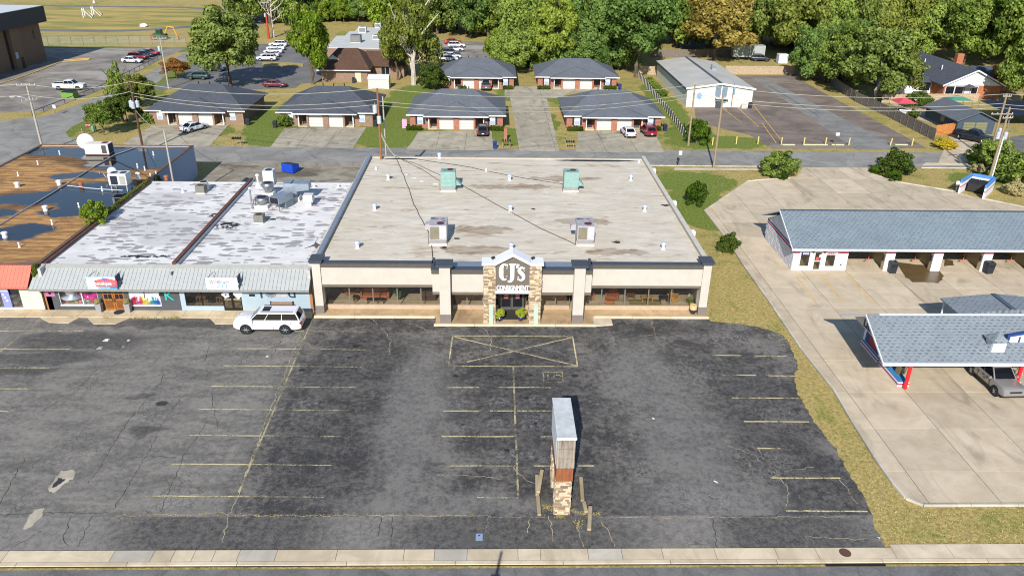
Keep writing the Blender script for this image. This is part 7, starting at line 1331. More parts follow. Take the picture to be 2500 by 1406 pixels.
# ------------------------------------------------------------------ trees
def mat_leaf(name, a, b, trans=.18):
    t = NT(name); g = t.n('ShaderNodeNewGeometry'); ri = g.outputs['Random Per Island']; n = t.noise(g.outputs['Position'], .45, 4); o = t.n('ShaderNodeObjectInfo').outputs['Random']
    f = t.math('ADD', t.math('MULTIPLY', ri, .6), t.math('ADD', t.math('MULTIPLY', n, .5), t.math('MULTIPLY', t.math('SUBTRACT', o, .5), .3)))
    c = t.mix(t.rng(f, .2, .85), srgb(*a), srgb(*b)); df = t.n('ShaderNodeBsdfDiffuse'); t.set(df.inputs[0], c); tr = t.n('ShaderNodeBsdfTranslucent'); t.set(tr.inputs[0], t.mix(.35, c, srgb(140, 150, 50))); mx = t.n('ShaderNodeMixShader'); mx.inputs[0].default_value = trans; t.set(mx.inputs[1], df.outputs[0]); t.set(mx.inputs[2], tr.outputs[0]); return t.done(mx.outputs[0])
LEAF = {'oak': mat_leaf('oak_leaves', (66, 80, 34), (126, 140, 72)), 'bright': mat_leaf('bright_leaves', (74, 98, 26), (146, 164, 62), .3), 'dark': mat_leaf('dark_leaves', (54, 76, 34), (110, 134, 68)), 'mid': mat_leaf('mid_leaves', (68, 88, 34), (136, 152, 72)), 'yellow': mat_leaf('yellow_green_leaves', (88, 106, 32), (152, 166, 72), .3), 'orange': mat_leaf('autumn_leaves', (104, 96, 40), (172, 152, 82), .28), 'olive': mat_leaf('olive_leaves', (76, 88, 32), (140, 146, 72), .28), 'red': mat_leaf('reddish_leaves', (88, 62, 30), (150, 104, 60)), 'shrub': mat_leaf('shrub_leaves', (38, 54, 22), (92, 108, 46), .15), 'box': mat_leaf('boxwood_leaves', (34, 56, 18), (84, 106, 34), .12), 'gold': mat_leaf('gold_leaves', (150, 130, 30), (210, 186, 60), .25), 'pampas': mat_leaf('dry_grass_blades', (140, 128, 80), (196, 184, 136), .2), 'lime': mat_leaf('lime_leaves', (104, 122, 24), (186, 192, 72), .3)}
BARK = pm((96, 82, 66), .95, var=.3, vs=5); BARKW = pm((176, 166, 152), .9, var=.2, vs=4)
def crown_mesh(seed, n, lobes=46, leaf=.055, shell=.45, flat=.0, cone=0.0):
    g = np.random.default_rng(seed); d = g.normal(size=(lobes, 3)); d /= np.linalg.norm(d, axis=1)[:, None]; d[:, 2] = np.where(d[:, 2] < -.75, -d[:, 2]*.6, d[:, 2]); rr = g.uniform(shell, .86, lobes)[:, None]
    c = d*rr*(1+g.normal(0, .12, (lobes, 1))); lr = g.uniform(.10, .30, lobes); c *= (1+.10*np.sin(3*np.arctan2(d[:, 1], d[:, 0])+seed))[:, None]
    if cone: c[:, :2] *= (1-cone*np.clip((c[:, 2:]+.6)/1.6, 0, 1))
    m_ = int(n*1.8); w_ = lr**2; k = g.choice(lobes, m_, p=w_/w_.sum()); u = g.normal(size=(m_, 3)); u[:, 2] += .45; u /= np.linalg.norm(u, axis=1)[:, None]
    p = c[k]+u*(lr[k]*g.uniform(.62, 1.1, m_))[:, None]*np.array([1, 1, .8])
    dd = np.linalg.norm(p[:, None, :]-c[None, :, :], axis=2)/lr[None, :]; keep = (dd < .62).sum(1) == 0; idx = np.flatnonzero(keep)[:n]; p, u = p[idx], u[idx]; n = len(p)
    nn = u+g.normal(0, .44, (n, 3)); nn /= np.linalg.norm(nn, axis=1)[:, None]
    a = np.cross(nn, g.normal(size=(n, 3))); a /= np.linalg.norm(a, axis=1)[:, None]; b = np.cross(nn, a); s = (leaf*g.uniform(.6, 1.35, n))[:, None]
    V = np.stack([p-a*s-b*s*.25, p+b*s*.6, p+a*s-b*s*.25, p-b*s*.8], 1).reshape(-1, 3); me = bpy.data.meshes.new('crown'); me.vertices.add(4*n); me.vertices.foreach_set('co', V.astype(np.float32).ravel()); me.loops.add(4*n); me.loops.foreach_set('vertex_index', np.arange(4*n, dtype=np.int32)); me.polygons.add(n); me.polygons.foreach_set('loop_start', np.arange(0, 4*n, 4, dtype=np.int32)); me.update(calc_edges=True); me.validate(); me.materials.append(LEAF['mid']); return me
CROWNS = [crown_mesh(10+i, 13000, 80+8*i, .043) for i in range(5)]; SPARSE = [crown_mesh(30+i, 3400, 44, .05, .3) for i in range(2)]; SHRUBS = [crown_mesh(50+i, 6000, 70, .055, .55) for i in range(3)]; TALLC = crown_mesh(71, 11000, 70, .045, .5, 0, .35)
def trunk_mesh(seed, h=1.0, r=.035, limbs=6, top=.8):
    r_ = random.Random(seed); mb = MB(); pts = [(r_.uniform(-.02, .02)*i, r_.uniform(-.02, .02)*i, top*i/6) for i in range(7)]; pts[0] = (0, 0, -.01); mb.tube(pts, r, 8, r*.3)
    for i in range(limbs):
        z = r_.uniform(.32, .72)*top+.1; a = i*2.4+r_.uniform(-.4, .4); L = r_.uniform(.22, .36); k = min(5, int(z/top*6)); s = Vector(pts[k]); s.z = z*.95
        q = [s]; 
        for j in range(1, 5): q.append(s+Vector((math.cos(a+j*.12)*L*j/4, math.sin(a+j*.12)*L*j/4, L*.7*j/4+.02*j)))
        mb.tube(q, r*.45, 6, r*.1)
    return mb.mesh('trunk')
TRUNKS = [trunk_mesh(i) for i in range(4)]
for t0 in TRUNKS: t0.materials.append(BARK)
def omat(o, m_):
    o.material_slots[0].link = 'OBJECT'; o.material_slots[0].material = m_
_tn = [0]
def tree_at(label, loc, h, r, leaf, variant=None, sparse=False, clear=.28, bark=BARK, group=None, mesh=None, name='tree', rv=None):
    _tn[0] += 1; i = _tn[0]; t_ = thing(name, label, 'tree', loc, i*1.7, group); tm = TRUNKS[i % 4]; o = bpy.data.objects.new('trunk', tm); col.objects.link(o); o.parent = t_; o.scale = (h*.8, h*.8, h); omat(o, bark)
    me = mesh or (SPARSE[i % 2] if sparse else CROWNS[(variant if variant is not None else i) % 5]); c = bpy.data.objects.new('crown', me); col.objects.link(c); c.parent = t_; hc = h*(1-clear); c.location = (0, 0, h*clear+hc*.5); c.scale = (r, r, hc*.56); omat(c, LEAF[leaf]); return t_
def tree_px(label, bx_, by_, ty, wpx, leaf, **kw):
    b = P(bx_, by_); h = PY(bx_, ty, b.y).z; r = wpx/2*depth(b)/FPX; return tree_at(label, (b.x, b.y, 0), max(2, h), r, leaf, **kw)
tree_px('big dark oak standing by the office parking lot', 562, 212, 26, 180, 'oak', clear=.18, variant=1)
tree_px('tall bright green tree left of the brick office', 764, 206, 14, 112, 'bright', clear=.12, mesh=TALLC)
tree_px('sparse yellowing tree right of the brick office, left one of two', 972, 196, 30, 90, 'olive', clear=.12, variant=2); tree_px('tall sparse yellowing tree with pale trunk right of the brick office', 1010, 208, -30, 130, 'olive', sparse=True, clear=.2, bark=BARKW); tree_px('olive tree in front of the rear parking lot', 1045, 195, 60, 95, 'olive', clear=.15, sparse=True, bark=BARKW)
tree_px('bushy low tree beside the back left duplex', 1058, 220, 160, 72, 'shrub', clear=.02, variant=1); tree_px('small red-leaved ornamental tree at the office lot entrance', 432, 194, 146, 68, 'red', clear=.3, variant=3)
tree_px('tall thin broken-topped tree on the corner lawn', 300, 298, 158, 55, 'mid', clear=.3, sparse=True); tree_px('leafy tree on the corner lawn behind the pole', 345, 262, 185, 84, 'olive', clear=.15, variant=1); tree_px('small leafy tree at the lawn corner by the stop sign', 255, 330, 250, 80, 'mid', clear=.25, variant=2)
tree_px('middle tree of the corner lawn cluster', 312, 300, 225, 90, 'shrub', clear=.15, variant=4)
tree_px('yellow-green tree rising above the back duplexes', 1352, 176, -10, 118, 'yellow', clear=.22, variant=1); tree_px('mid-green tree at the gap between the back duplexes', 1250, 182, 70, 96, 'mid', clear=.05, variant=3); tree_px('dark lower tree behind the back right duplex', 1415, 172, 60, 120, 'dark', clear=.05, variant=2)
tree_px('great dark green tree beside the cream hall', 1552, 190, -40, 180, 'dark', clear=.22, variant=4); tree_px('dark tree behind the back right duplex ridge', 1475, 170, -20, 150, 'dark', clear=.05, variant=0); tree_px('orange-brown autumn tree behind the cream hall', 1745, 150, -30, 176, 'orange', clear=.12, variant=2)
tree_px('yellow-green tree at the corner of the brown lot fence', 2136, 246, 66, 170, 'oak', clear=.10, variant=0, bark=BARKW); tree_px('leafy tree behind the lot fence, left of the yellow-green one', 2060, 214, 60, 130, 'mid', clear=.06, variant=1); tree_px('green tree overhanging the lot fence bend', 2010, 200, 70, 100, 'mid', clear=.05, variant=3); tree_px('pale leafy sapling overhanging the bungalow drive', 2200, 244, 130, 110, 'olive', clear=.12, sparse=True)
tree_px('purple-tinged tree at the right gable of the bungalow', 2455, 226, 150, 90, 'red', clear=.1, variant=4); tree_px('dark tree right of the bungalow', 2495, 262, 60, 130, 'mid', clear=.06, variant=1); tree_px('green tree directly behind the bungalow roof', 2350, 160, -10, 150, 'mid', clear=.1, variant=2); tree_px('tall green tree at the right picture edge', 2480, 175, -60, 170, 'mid', clear=.12, variant=3)
# the wood along the top: rows of trees
rt = random.Random(8)
KIND = {'dark': 'dark green', 'mid': 'mid-green', 'oak': 'dull green', 'bright': 'bright green', 'olive': 'olive', 'orange': 'autumn-coloured', 'yellow': 'yellowish'}
def fill(where, x0, x1, y_front, nrows, kinds, step=58, hgt=(14, 21), dy=8.0, clr=(.0, .08), wide=(.34, .46)):
    x = x0; nth = -1
    while x < x1:
        base = P(x, y_front); nth += 1
        for r_ in range(nrows):
            yy = base.y+r_*dy*rt.uniform(.8, 1.3)+rt.uniform(-2, 2); k = base.x*(yy/base.y)+rt.uniform(-2.5, 2.5); h = rt.uniform(*hgt); lf = rt.choice(kinds)
            tree_at('%s wood tree %s, %s row, %s from left' % (KIND[lf], where, ('front', 'second', 'third', 'rear')[r_], ('first', 'second', 'third', 'fourth', 'fifth', 'sixth', 'seventh', 'eighth', 'ninth', 'tenth')[min(9, nth)]), (k, yy, 0), h, h*rt.uniform(*wide), lf, clear=rt.uniform(*clr), group='trees of the far wood')
        x += step*rt.uniform(.75, 1.2)
fill('behind the vine-wrapped pole', 630, 740, 62, 3, ['oak', 'mid', 'dark'], 40); fill('beyond the office lawn', 745, 960, 48, 4, ['dark', 'mid', 'dark', 'mid'], 36, (11, 17)); fill('behind the yellowing trees', 950, 1130, 84, 3, ['mid', 'bright', 'oak', 'mid'], 42, (14, 20)); fill('beyond the rear lot', 1130, 1310, 92, 3, ['mid', 'bright', 'mid', 'dark'], 44, (13, 18)); fill('behind the back right duplex', 1290, 1560, 162, 3, ['dark', 'mid', 'mid', 'oak'], 58, (14, 19)); fill('behind the cream hall', 1590, 1850, 116, 3, ['mid', 'mid', 'oak', 'olive'], 50, (15, 21)); fill('above the trailer yard', 1850, 2010, 118, 3, ['mid', 'dark', 'oak', 'mid'], 50, (15, 20)); fill('behind the lot fence', 1960, 2260, 150, 4, ['mid', 'oak', 'mid', 'bright', 'olive'], 46, (15, 21)); fill('behind the bungalow', 2230, 2440, 112, 4, ['mid', 'bright', 'mid', 'oak'], 55, (14, 19)); fill('at the right picture edge', 2420, 2640, 150, 4, ['mid', 'mid', 'oak', 'bright'], 60, (15, 21))
fill('hugging the fence bend', 1995, 2120, 200, 2, ['mid', 'oak', 'dark'], 34, (8, 13), clr=(0, .04)); fill('between the back duplexes', 1215, 1300, 165, 2, ['mid', 'dark', 'bright'], 36, (6, 10), clr=(0, .03)); fill('low behind the right duplex', 1300, 1540, 172, 1, ['dark', 'mid', 'dark'], 40, (6, 10), clr=(0, .03)); fill('low at the office lawn', 760, 940, 54, 1, ['mid', 'dark', 'bright'], 26, (5, 9), clr=(0, .03))
# bare pale trees
def bare(label, bx_, by_, ty, seed, spread=.5):
    b = P(bx_, by_); h = PY(bx_, ty, b.y).z; t_ = thing('bare_tree', label, 'tree', (b.x, b.y, 0)); r_ = random.Random(seed)
    tp = [Vector((r_.uniform(-.1, .1)*i, 0, h*.75*i/8)) for i in range(9)]; MB().tube(tp, h*.028, 8, h*.009).build('trunk', BARKW, t_, False)
    mb = MB()
    def br_(s, d_, L, rr, n):
        q = [s]; p = s.copy(); dd = d_.copy()
        for _ in range(4): dd = (dd+Vector((r_.uniform(-.3, .3), r_.uniform(-.3, .3), r_.uniform(-.05, .3)))).normalized(); p = p+dd*L/4; q.append(p.copy())
        mb.tube(q, rr, 5, rr*.35)
        if n > 0:
            for k in (2, 3, 4): br_(q[k], (dd+Vector((r_.uniform(-1, 1), r_.uniform(-1, 1), r_.uniform(-.1, .6)))).normalized(), L*.55, rr*.5, n-1)
    for i in range(9): a = i*2.3+r_.uniform(-.3, .3); br_(tp[3+i % 6], Vector((math.cos(a)*spread*1.6, math.sin(a)*spread, r_.uniform(.15, .8))).normalized(), h*r_.uniform(.18, .34), h*.012, 2)
    mb.build('branches', BARKW, t_, False)
bare('leafless pale tree beside the vine-wrapped pole', 668, 92, -45, 1, .9); bare('leafless white tree at the far wood edge behind the office', 945, 58, -60, 4, .9); bare('leafless pale tree leaning among the yellowing trees', 1008, 205, 30, 7, .7); bare('small dead snag near the gap between the back duplexes', 1302, 112, 65, 9, .6)
# ------------------------------------------------------------------ shrubs
def shrub(label, bx_, by_, w_, h, leaf, mesh=0, name='shrub', dy=.5, cat='shrub', group=None, z=0):
    b = P(bx_, by_, z); r = w_/2; t_ = thing(name, label, cat, (b.x, b.y+r*dy, z), bx_*.37, group); o = bpy.data.objects.new('foliage', SHRUBS[mesh]); col.objects.link(o); o.parent = t_; o.location = (0, 0, h*.47); o.scale = (r*1.05, r*1.05, h*.6); omat(o, LEAF[leaf])
    s_ = MB().cyl((0, 0, 0), (0, 0, h*.6), .05*h, .02*h, n=6).build('stem', BARK, t_, False); return t_
shrub('round dark evergreen shrub between store and concrete lot, farther one', 1700, 503, 2.7, 3.0, 'box', 0); shrub('spreading dark evergreen shrub between store and concrete lot, nearer one', 1779, 620, 2.3, 2.2, 'shrub', 1)
shrub('large leafy bush at the left of the car wash rear entrance', 1907, 436, 5.2, 3.4, 'mid', 2); shrub('small round shrub at the foot of the left entrance bush', 1912, 441, 1.5, 1.1, 'box', 0)
shrub('large pink-flecked bush at the right of the car wash rear entrance', 2195, 432, 4.8, 3.4, 'shrub', 1); shrub('trimmed round shrub left of the pink-flecked bush', 2142, 426, 1.9, 1.3, 'box', 0); shrub('trimmed round shrub in front of the pink-flecked bush', 2185, 443, 2.2, 1.5, 'box', 2)
shrub('tall leafy bush around the paired poles', 2440, 420, 6, 4.6, 'mid', 0); shrub('leafy bush behind the waste enclosure', 2400, 408, 4, 3.2, 'shrub', 2); shrub('leafy bush at the right picture edge above the concrete lot', 2490, 455, 6, 4.2, 'mid', 1); shrub('pampas clump right of the waste enclosure', 2480, 480, 2.6, 2.0, 'pampas', 1); shrub('dry grassy clump left of the paired poles', 2390, 425, 2, 1.4, 'pampas', 0)
shrub('round dense bush at the foot of the leaning pole', 1704, 354, 3.9, 3.9, 'box', 0); shrub('yellow flowering bush by the black pickup drive', 2315, 366, 3.6, 1.5, 'gold', 1); shrub('dark shrub in front of the bungalow fence', 2245, 268, 5, 3.2, 'shrub', 2); shrub('small dark shrub beside the pink canopy', 2232, 290, 2.0, 1.6, 'shrub', 1)
shrub('round bush at the left end of the second tan duplex', 694, 312, 2.6, 2.1, 'mid', 0); shrub('round bush at the left end of the first tan duplex', 367, 303, 2.4, 2.0, 'mid', 2); shrub('vine bush on the edge between brown and white roofs', 225, 548, 2.6, 2.2, 'bright', 0, z=Z4); shrub('leafy bush beside the bin at the cream hall door', 1734, 261, 1.6, 1.5, 'mid', 1)
for i, (x_, y_, n_, lb) in enumerate(((1012, 318, 4, 'low clipped hedge under the left window of the nearer left red duplex'), (1207, 319, 5, 'low clipped hedge under the right window of the nearer left red duplex'), (1404, 320, 4, 'low clipped hedge under the left window of the nearer right red duplex'), (1597, 319, 3, 'low clipped hedge under the right window of the nearer right red duplex'), (1328, 219, 4, 'low clipped hedge under the left window of the back right duplex'), (1489, 219, 4, 'low clipped hedge under the right window of the back right duplex'), (1240, 219, 3, 'low clipped hedge at the right of the back left duplex'), (1130, 219, 2, 'low clipped hedge at the left of the back left duplex'), (1400, 255, 3, 'thin green hedge along the picket fence beside the hall'))):
    if i == 8: a, b = P(1585, 200), P(1620, 235); t_ = thing('hedge', lb, 'hedge', (a+b)/2); pts = [a.lerp(b, k/6) for k in range(7)]
    else: q = P(x_, y_); t_ = thing('hedge', lb, 'hedge', (q.x, q.y-.2, 0)); pts = [Vector((q.x+(k-(n_-1)/2)*.62, q.y-.25, 0)) for k in range(n_)]
    for k, q_ in enumerate(pts): o = bpy.data.objects.new('foliage', SHRUBS[k % 3]); col.objects.link(o); o.parent = t_; o.location = Vector((q_.x, q_.y, .45))-t_.location; o.scale = (.5, .5, .5) if i < 8 else (.9, .9, .7); omat(o, LEAF['box'] if i < 8 else LEAF['mid'])
# vines along roof edge and in the gap by the coral awning
g_ = np.random.default_rng(5); t_ = thing('roof_vine', 'strip of vines growing along the edge between brown and white roofs', 'vine', (-39.7, 80, 3.9))
for i in range(16):
    q = P(370-i*14.5 if i < 9 else 262-(i-9)*5, 446+i*8.0 if i < 9 else 500+(i-9)*6, Z4+.2); o = bpy.data.objects.new('foliage', SHRUBS[i % 3]); col.objects.link(o); o.parent = t_; o.location = Vector((-39.72, q.y, 4.25))-t_.location; o.scale = (.32, .75, .3); omat(o, LEAF['olive'] if i % 3 == 0 else LEAF['mid'])
t_ = thing('roof_vine', 'vine filling the gap between coral and grey awnings', 'vine', (-40.1, 62.9, 2.6))
for i in range(4): o = bpy.data.objects.new('foliage', SHRUBS[i % 3]); col.objects.link(o); o.parent = t_; o.location = (0, -.2+.15*i, .2+.4*i); o.scale = (.3, .4, .5); omat(o, LEAF['olive'] if i % 2 else LEAF['mid'])
t_ = thing('wall_vine', 'vine hanging on the blue rear wall near the slim pole', 'vine', (-39.8, 89.5, 2.5))
for i in range(3): o = bpy.data.objects.new('foliage', SHRUBS[i % 3]); col.objects.link(o); o.parent = t_; o.location = (0.05, i*.5, 1.2-.6*i); o.scale = (.2, .7, .6); omat(o, LEAF['dark'])
# potted plants
def pot_plant(label, x, y, z, potm, leaf, r=.28, h=.42, fr=.5, fh=.85):
    t_ = thing('potted_plant', label, 'potted plant', (x, y, z)); MB().lathe((0, 0, 0), [(r*.6, 0), (r, h*.5), (r*.95, h), (r*.8, h)], 14).build('pot', potm, t_, False, smooth=True)
    if leaf: o = bpy.data.objects.new('foliage', SHRUBS[int(x*10) % 3]); col.objects.link(o); o.parent = t_; o.location = (0, 0, h+fh*.4); o.scale = (fr, fr, fh*.55); omat(o, LEAF[leaf])
    return t_
NAVP = pm((28, 34, 90), .25, coat=.6); pot_plant('lime green plant in navy pot, left of the store doors', .65, 60.75, .15, NAVP, 'lime'); pot_plant('lime green plant in navy pot, right of the store doors', 2.5, 60.85, .15, NAVP, 'lime')
t_ = pot_plant('two-tone empty urn at the right end of the store front', PY(1692, 760, 62.3).x, 62.35, .15, pm((186, 160, 112), .7), None, .34, .85); MB().lathe((0, 0, 0), [(.215, .0), (.345, .42), (.35, .43)], 14).build('pot_base', pm((40, 42, 50)), t_, False)
for px_, lb in ((243, 'square grey planter with grass left of the boutique doors'), (313, 'square grey planter with grass right of the boutique doors')):
    x_ = fx(px_); t_ = thing('planter', lb, 'planter', (x_, YW-.35, .12)); MB().add([(-.2, -.2, 0), (.2, -.2, 0), (.2, .2, 0), (-.2, .2, 0), (-.27, -.27, .85), (.27, -.27, .85), (.27, .27, .85), (-.27, .27, .85)], [(3, 2, 1, 0), (4, 5, 6, 7), (0, 1, 5, 4), (1, 2, 6, 5), (2, 3, 7, 6), (3, 0, 4, 7)]).build('pot', pm((140, 138, 138)), t_, False); o = bpy.data.objects.new('foliage', SHRUBS[0]); col.objects.link(o); o.parent = t_; o.location = (0, 0, 1.05); o.scale = (.3, .3, .3); omat(o, LEAF['pampas'])
q = P(288, 762, .12); MB().lathe((q.x+.1, q.y, .125), [(.45, 0), (.45, .015)], 20).build('door_mat', pm((34, 38, 48), .95), None, label='dark oval mat before the boutique doors', cat='mat')
t_ = thing('bench', 'wooden bench with black ends against the cafe wall', 'bench', (fx(688), YW-.45, .12))
for k in range(4): MB().box(-.95, .95, -.25+.13*k, -.14+.13*k, .44, .48).build('seat_slat', pm((140, 112, 92), .8), t_, False)
for k in range(3): MB().box(-.95, .95, .28, .32, .58+.13*k, .69+.13*k).build('back_slat', pm((140, 112, 92), .8), t_, False)
for s_ in (-.98, .98): MB().box(s_-.04, s_+.04, -.28, .34, 0, .62).box(s_-.04, s_+.04, .26, .34, .62, 1.0).build('end', BLACK, t_, False)
q = fx(636); MB().blob((q, YW-.4, .36), .32, .28, .24, 2, .12).build('pumpkin', pm((190, 110, 40)), None, smooth=True, label='orange pumpkin on the cafe pavement behind the white vehicle', cat='pumpkin')
# ------------------------------------------------------------------ furniture seen through the shop windows
def sofa(label, x, y, w_, mat, rz=0, ott=False, name='sofa'):
    t_ = thing(name, label, 'sofa' if name == 'sofa' else 'armchair', (x, y, .15), rz); MB().box(-w_/2, w_/2, -.45, .45, .08, .42).build('seat', mat, t_, False, bevel=.05); MB().box(-w_/2, w_/2, .28, .55, .42, 1.0).build('backrest', mat, t_, False, bevel=.08)
    for s_ in (-1, 1): MB().box(min(s_*w_/2, s_*(w_/2+.2)), max(s_*w_/2, s_*(w_/2+.2)), -.45, .5, .08, .66).build('arm', mat, t_, False, bevel=.06)
    return t_
def table(label, x, y, w_, d_, h, mat, name='table'):
    t_ = thing(name, label, 'table', (x, y, .15)); MB().box(-w_/2, w_/2, -d_/2, d_/2, h-.05, h).build('top', mat, t_, False)
    for sx_ in (-1, 1):
        for sy_ in (-1, 1): MB().box(sx_*(w_/2-.08)-.03, sx_*(w_/2-.08)+.03, sy_*(d_/2-.08)-.03, sy_*(d_/2-.08)+.03, 0, h-.05).build('leg', mat, t_, False)
    return t_
ORF = pm((150, 84, 44), .9, var=.35, vs=7); GOLDF = pm((168, 122, 62), .9, var=.25, vs=7); DKW = pm((58, 36, 26), .5, var=.2, vs=6); MDW = pm((112, 74, 40), .6, var=.2, vs=6)
sofa('orange patterned sofa in the left store window', -10.9, 65.3, 2.3, ORF); sofa('orange armchair at the far left of the left store window', -13.3, 66.2, .9, ORF, .5, name='armchair'); table('black low bench in front of the orange sofa', -10.7, 64.1, 1.6, .5, .45, pm((26, 22, 22)), 'coffee_table'); table('small dark stool beside the orange sofa', -12.6, 64.6, .5, .5, .5, DKW, 'stool')
pot_plant('dark leafy plant between the sofa and sunlit floor in the left window', -8.6, 65.0, .15, DKW, 'dark', .25, .4, .6, 1.3); t_ = thing('cabinet', 'brown wooden chest in the left store window', 'cabinet', (-5.9, 65, .15)); MB().box(-.7, .7, -.4, .4, 0, 1.2).build('body', DKW, t_, False)
for k in range(3): MB().box(-.62, .62, -.42, -.401, .1+k*.36, .4+k*.36).build('drawer', pm((74, 48, 34)), t_, False)
sofa('dark brown leather sofa beside the chest in the left window', -4.4, 66.5, 1.5, DKW)
sofa('orange and gold loveseat at the left of the right store window', 8.6, 65.2, 1.5, ORF); sofa('gold armchair in the right store window', 11.2, 65.2, .85, ORF, -.25, name='armchair'); t_ = thing('ottoman', 'gold ottoman in front of the armchair in the right window', 'ottoman', (10.8, 64.1, .15), -.25); MB().box(-.45, .45, -.35, .35, .1, .45).build('cushion', ORF, t_, False, bevel=.06); MB().box(-.47, .47, -.37, .37, .05, .14).build('base', GOLDF, t_, False)
table('round-topped plant table in the right store window', 8.5, 64.0, .7, .7, .5, DKW); pot_plant('green plant on the table in the right store window', 8.5, 64.0, .65, DKW, 'dark', .18, .25, .35, .5); table('small wooden side table right of the gold armchair', 12.9, 65.0, .8, .6, .6, MDW); table('wooden coffee table in the middle of the right window', 14.4, 64.8, 1.1, .7, .5, GOLDF); t_ = thing('rug', 'olive rug under the coffee table in the right window', 'rug', (14.2, 64.4, .15)); MB().box(-1.5, 1.5, -.7, .7, .004, .02).build('pile', pm((110, 98, 50), .95, var=.3), t_, False)
table('dark square table in the right store window', 15.9, 64.5, .8, .6, .65, pm((34, 32, 36))); sofa('pale wooden chair in the right store window', 16.9, 64.8, .5, GOLDF, .4, name='armchair'); table('white slatted bench at the right of the right window', 18.0, 65.6, 1.3, .5, .6, WHITE2); pot_plant('plant in a tan pot at the far right of the right window', 18.3, 64.0, .15, GOLDF, 'dark', .16, .35, .32, .6)
cl_c = [(176, 40, 36), (40, 120, 80), (220, 214, 206), (60, 90, 140), (200, 120, 40), (140, 30, 60), (190, 60, 90), (80, 60, 110)]
for x_, y_, lb, off in ((-1.8, 64.3, 'clothes rail in the bay left of the entrance pillar', 0), (5.6, 64.2, 'rail of red clothes in the bay right of the entrance pillar', 1)):
    t_ = thing('clothes_rail', lb, 'clothes rail', (x_, y_, .15)); MB().cyl((-1.1, 0, 1.5), (1.1, 0, 1.5), .025).cyl((-1.1, 0, 0), (-1.1, 0, 1.5), .025).cyl((1.1, 0, 0), (1.1, 0, 1.5), .025).build('frame', STEEL, t_, False); r_ = random.Random(off)
    for k in range(16): c_ = r_.choice(cl_c if not off else [cl_c[0], cl_c[5], cl_c[2], cl_c[6], cl_c[0]]); MB().box(-1.0+k*.125, -.92+k*.125, -.2, .2, 1.45-r_.uniform(.6, 1.0), 1.47).build('garment', pm(c_, .9), t_, False)
for x_, lb in ((-26.4, 'wooden cafe table left of the window bar'), (-24.6, 'wooden cafe table right of the window bar')):
    table(lb, x_, 64.0, .9, .8, .75, MDW)
    for k, dx_ in enumerate((-.75, .75)):
        t_ = thing('cafe_chair', 'dark chair %s the %s' % ('left of' if k == 0 else 'right of', lb), 'chair', (x_+dx_, 64.0, .12)); MB().box(-.2, .2, -.2, .2, .42, .46).build('seat', BLACK, t_, False); MB().box(-.2*(1 if k == 0 else -1)-.02, -.2*(1 if k == 0 else -1)+.02, -.2, .2, .46, .9).build('backrest', BLACK, t_, False)
        for a in (-.17, .17):
            for b in (-.17, .17): MB().box(a-.02, a+.02, b-.02, b+.02, 0, .42).build('leg', BLACK, t_, False)
# ------------------------------------------------------------------ street furniture and yard things
for px_, py_, lb in ((579, 356, 'row of black mailboxes on posts before the first lawn'), (1236, 362, 'row of black mailboxes at the left corner of the shared drive'), (1391, 364, 'row of black mailboxes at the right corner of the shared drive')):
    q = P(px_, py_); t_ = thing('mailbox_row', lb, 'mailboxes', (q.x, q.y, 0))
    for x_ in (-.55, .55): MB().box(x_-.05, x_+.05, -.05, .05, 0, 1.0).build('post', pm((150, 124, 90)), t_, False)
    MB().box(-.75, .75, -.08, .08, 1.0, 1.06).build('beam', pm((150, 124, 90)), t_, False)
    for k in range(4): MB().prism_y([(-.62+k*.36, 1.06), (-.38+k*.36, 1.06), (-.38+k*.36, 1.26), (-.5+k*.36, 1.36), (-.62+k*.36, 1.26)], -.3, .25).build('mailbox', BLACK, t_, False)
BLB = pm((26, 50, 110), .5)
for px_, py_, c_, lb in ((1208, 363, BLB, 'blue bin at the street by the left red duplex drive'), (1513, 219, BLB, 'blue bin beside the back right duplex'), (1623, 320, pm((28, 36, 66)), 'navy bin right of the nearer right red duplex'), (672, 312, BINC, 'black bin at the left corner of the second tan duplex'), (916, 309, BINC, 'black bin at the right corner of the second tan duplex'), (606, 306, BINC, 'black bin at the right corner of the first tan duplex'), (864, 203, BINC, 'black bin against the brick office wall')): bin_('wheelie_bin', lb, P(px_, py_), .65, .7, 1.15, c_)
q = P(988, 314); MB().prism_y([(q.x-.4, .03), (q.x+.4, .03), (q.x+.38, 1.5), (q.x-.38, 1.5)], q.y, q.y+.5).build('pink_board', pm((206, 150, 176)), None, label='pale pink panel standing at the left corner of the left red duplex', cat='panel')
q = P(1234, 344); t_ = thing('brick_pier', 'slim red brick pier beside the shared drive', 'pier', (q.x, q.y, 0)); MB().box(-.25, .25, -.25, .25, 0, 2.0).build('shaft', BR_RED, t_, False); MB().box(-.3, .3, -.3, .3, 2.0, 2.1).build('cap', BR_RED, t_, False)
BOL = pm((206, 186, 110), .7)
for i, (x_, y_, lb) in enumerate(((1739, 354, 'yellow bollard nearest the tall pole'), (1797, 352, 'yellow bollard second from the tall pole'), (1850, 352, 'yellow bollard third from the tall pole'), (1907, 354, 'yellow bollard fourth from the tall pole'), (1962, 354, 'yellow bollard fifth from the tall pole'), (2015, 354, 'yellow bollard left of the lot sign post'), (2072, 355, 'yellow bollard right of the lot sign post'), (2173, 356, 'leaning yellow bollard right of the lane'), (2226, 356, 'yellow bollard at the right end of the row'))): q = P(x_, y_); t_ = thing('bollard', lb, 'bollard', (q.x, q.y, 0), 0, 'bollards along the back street'); MB().cyl((0, 0, 0), (.12 if i == 7 else 0, 0, 1.15), .09).build('post', BOL, t_, False); MB().lathe((.12 if i == 7 else 0, 0, 1.15), [(.09, 0), (.05, .06)], 10).build('cap', BOL, t_, False)
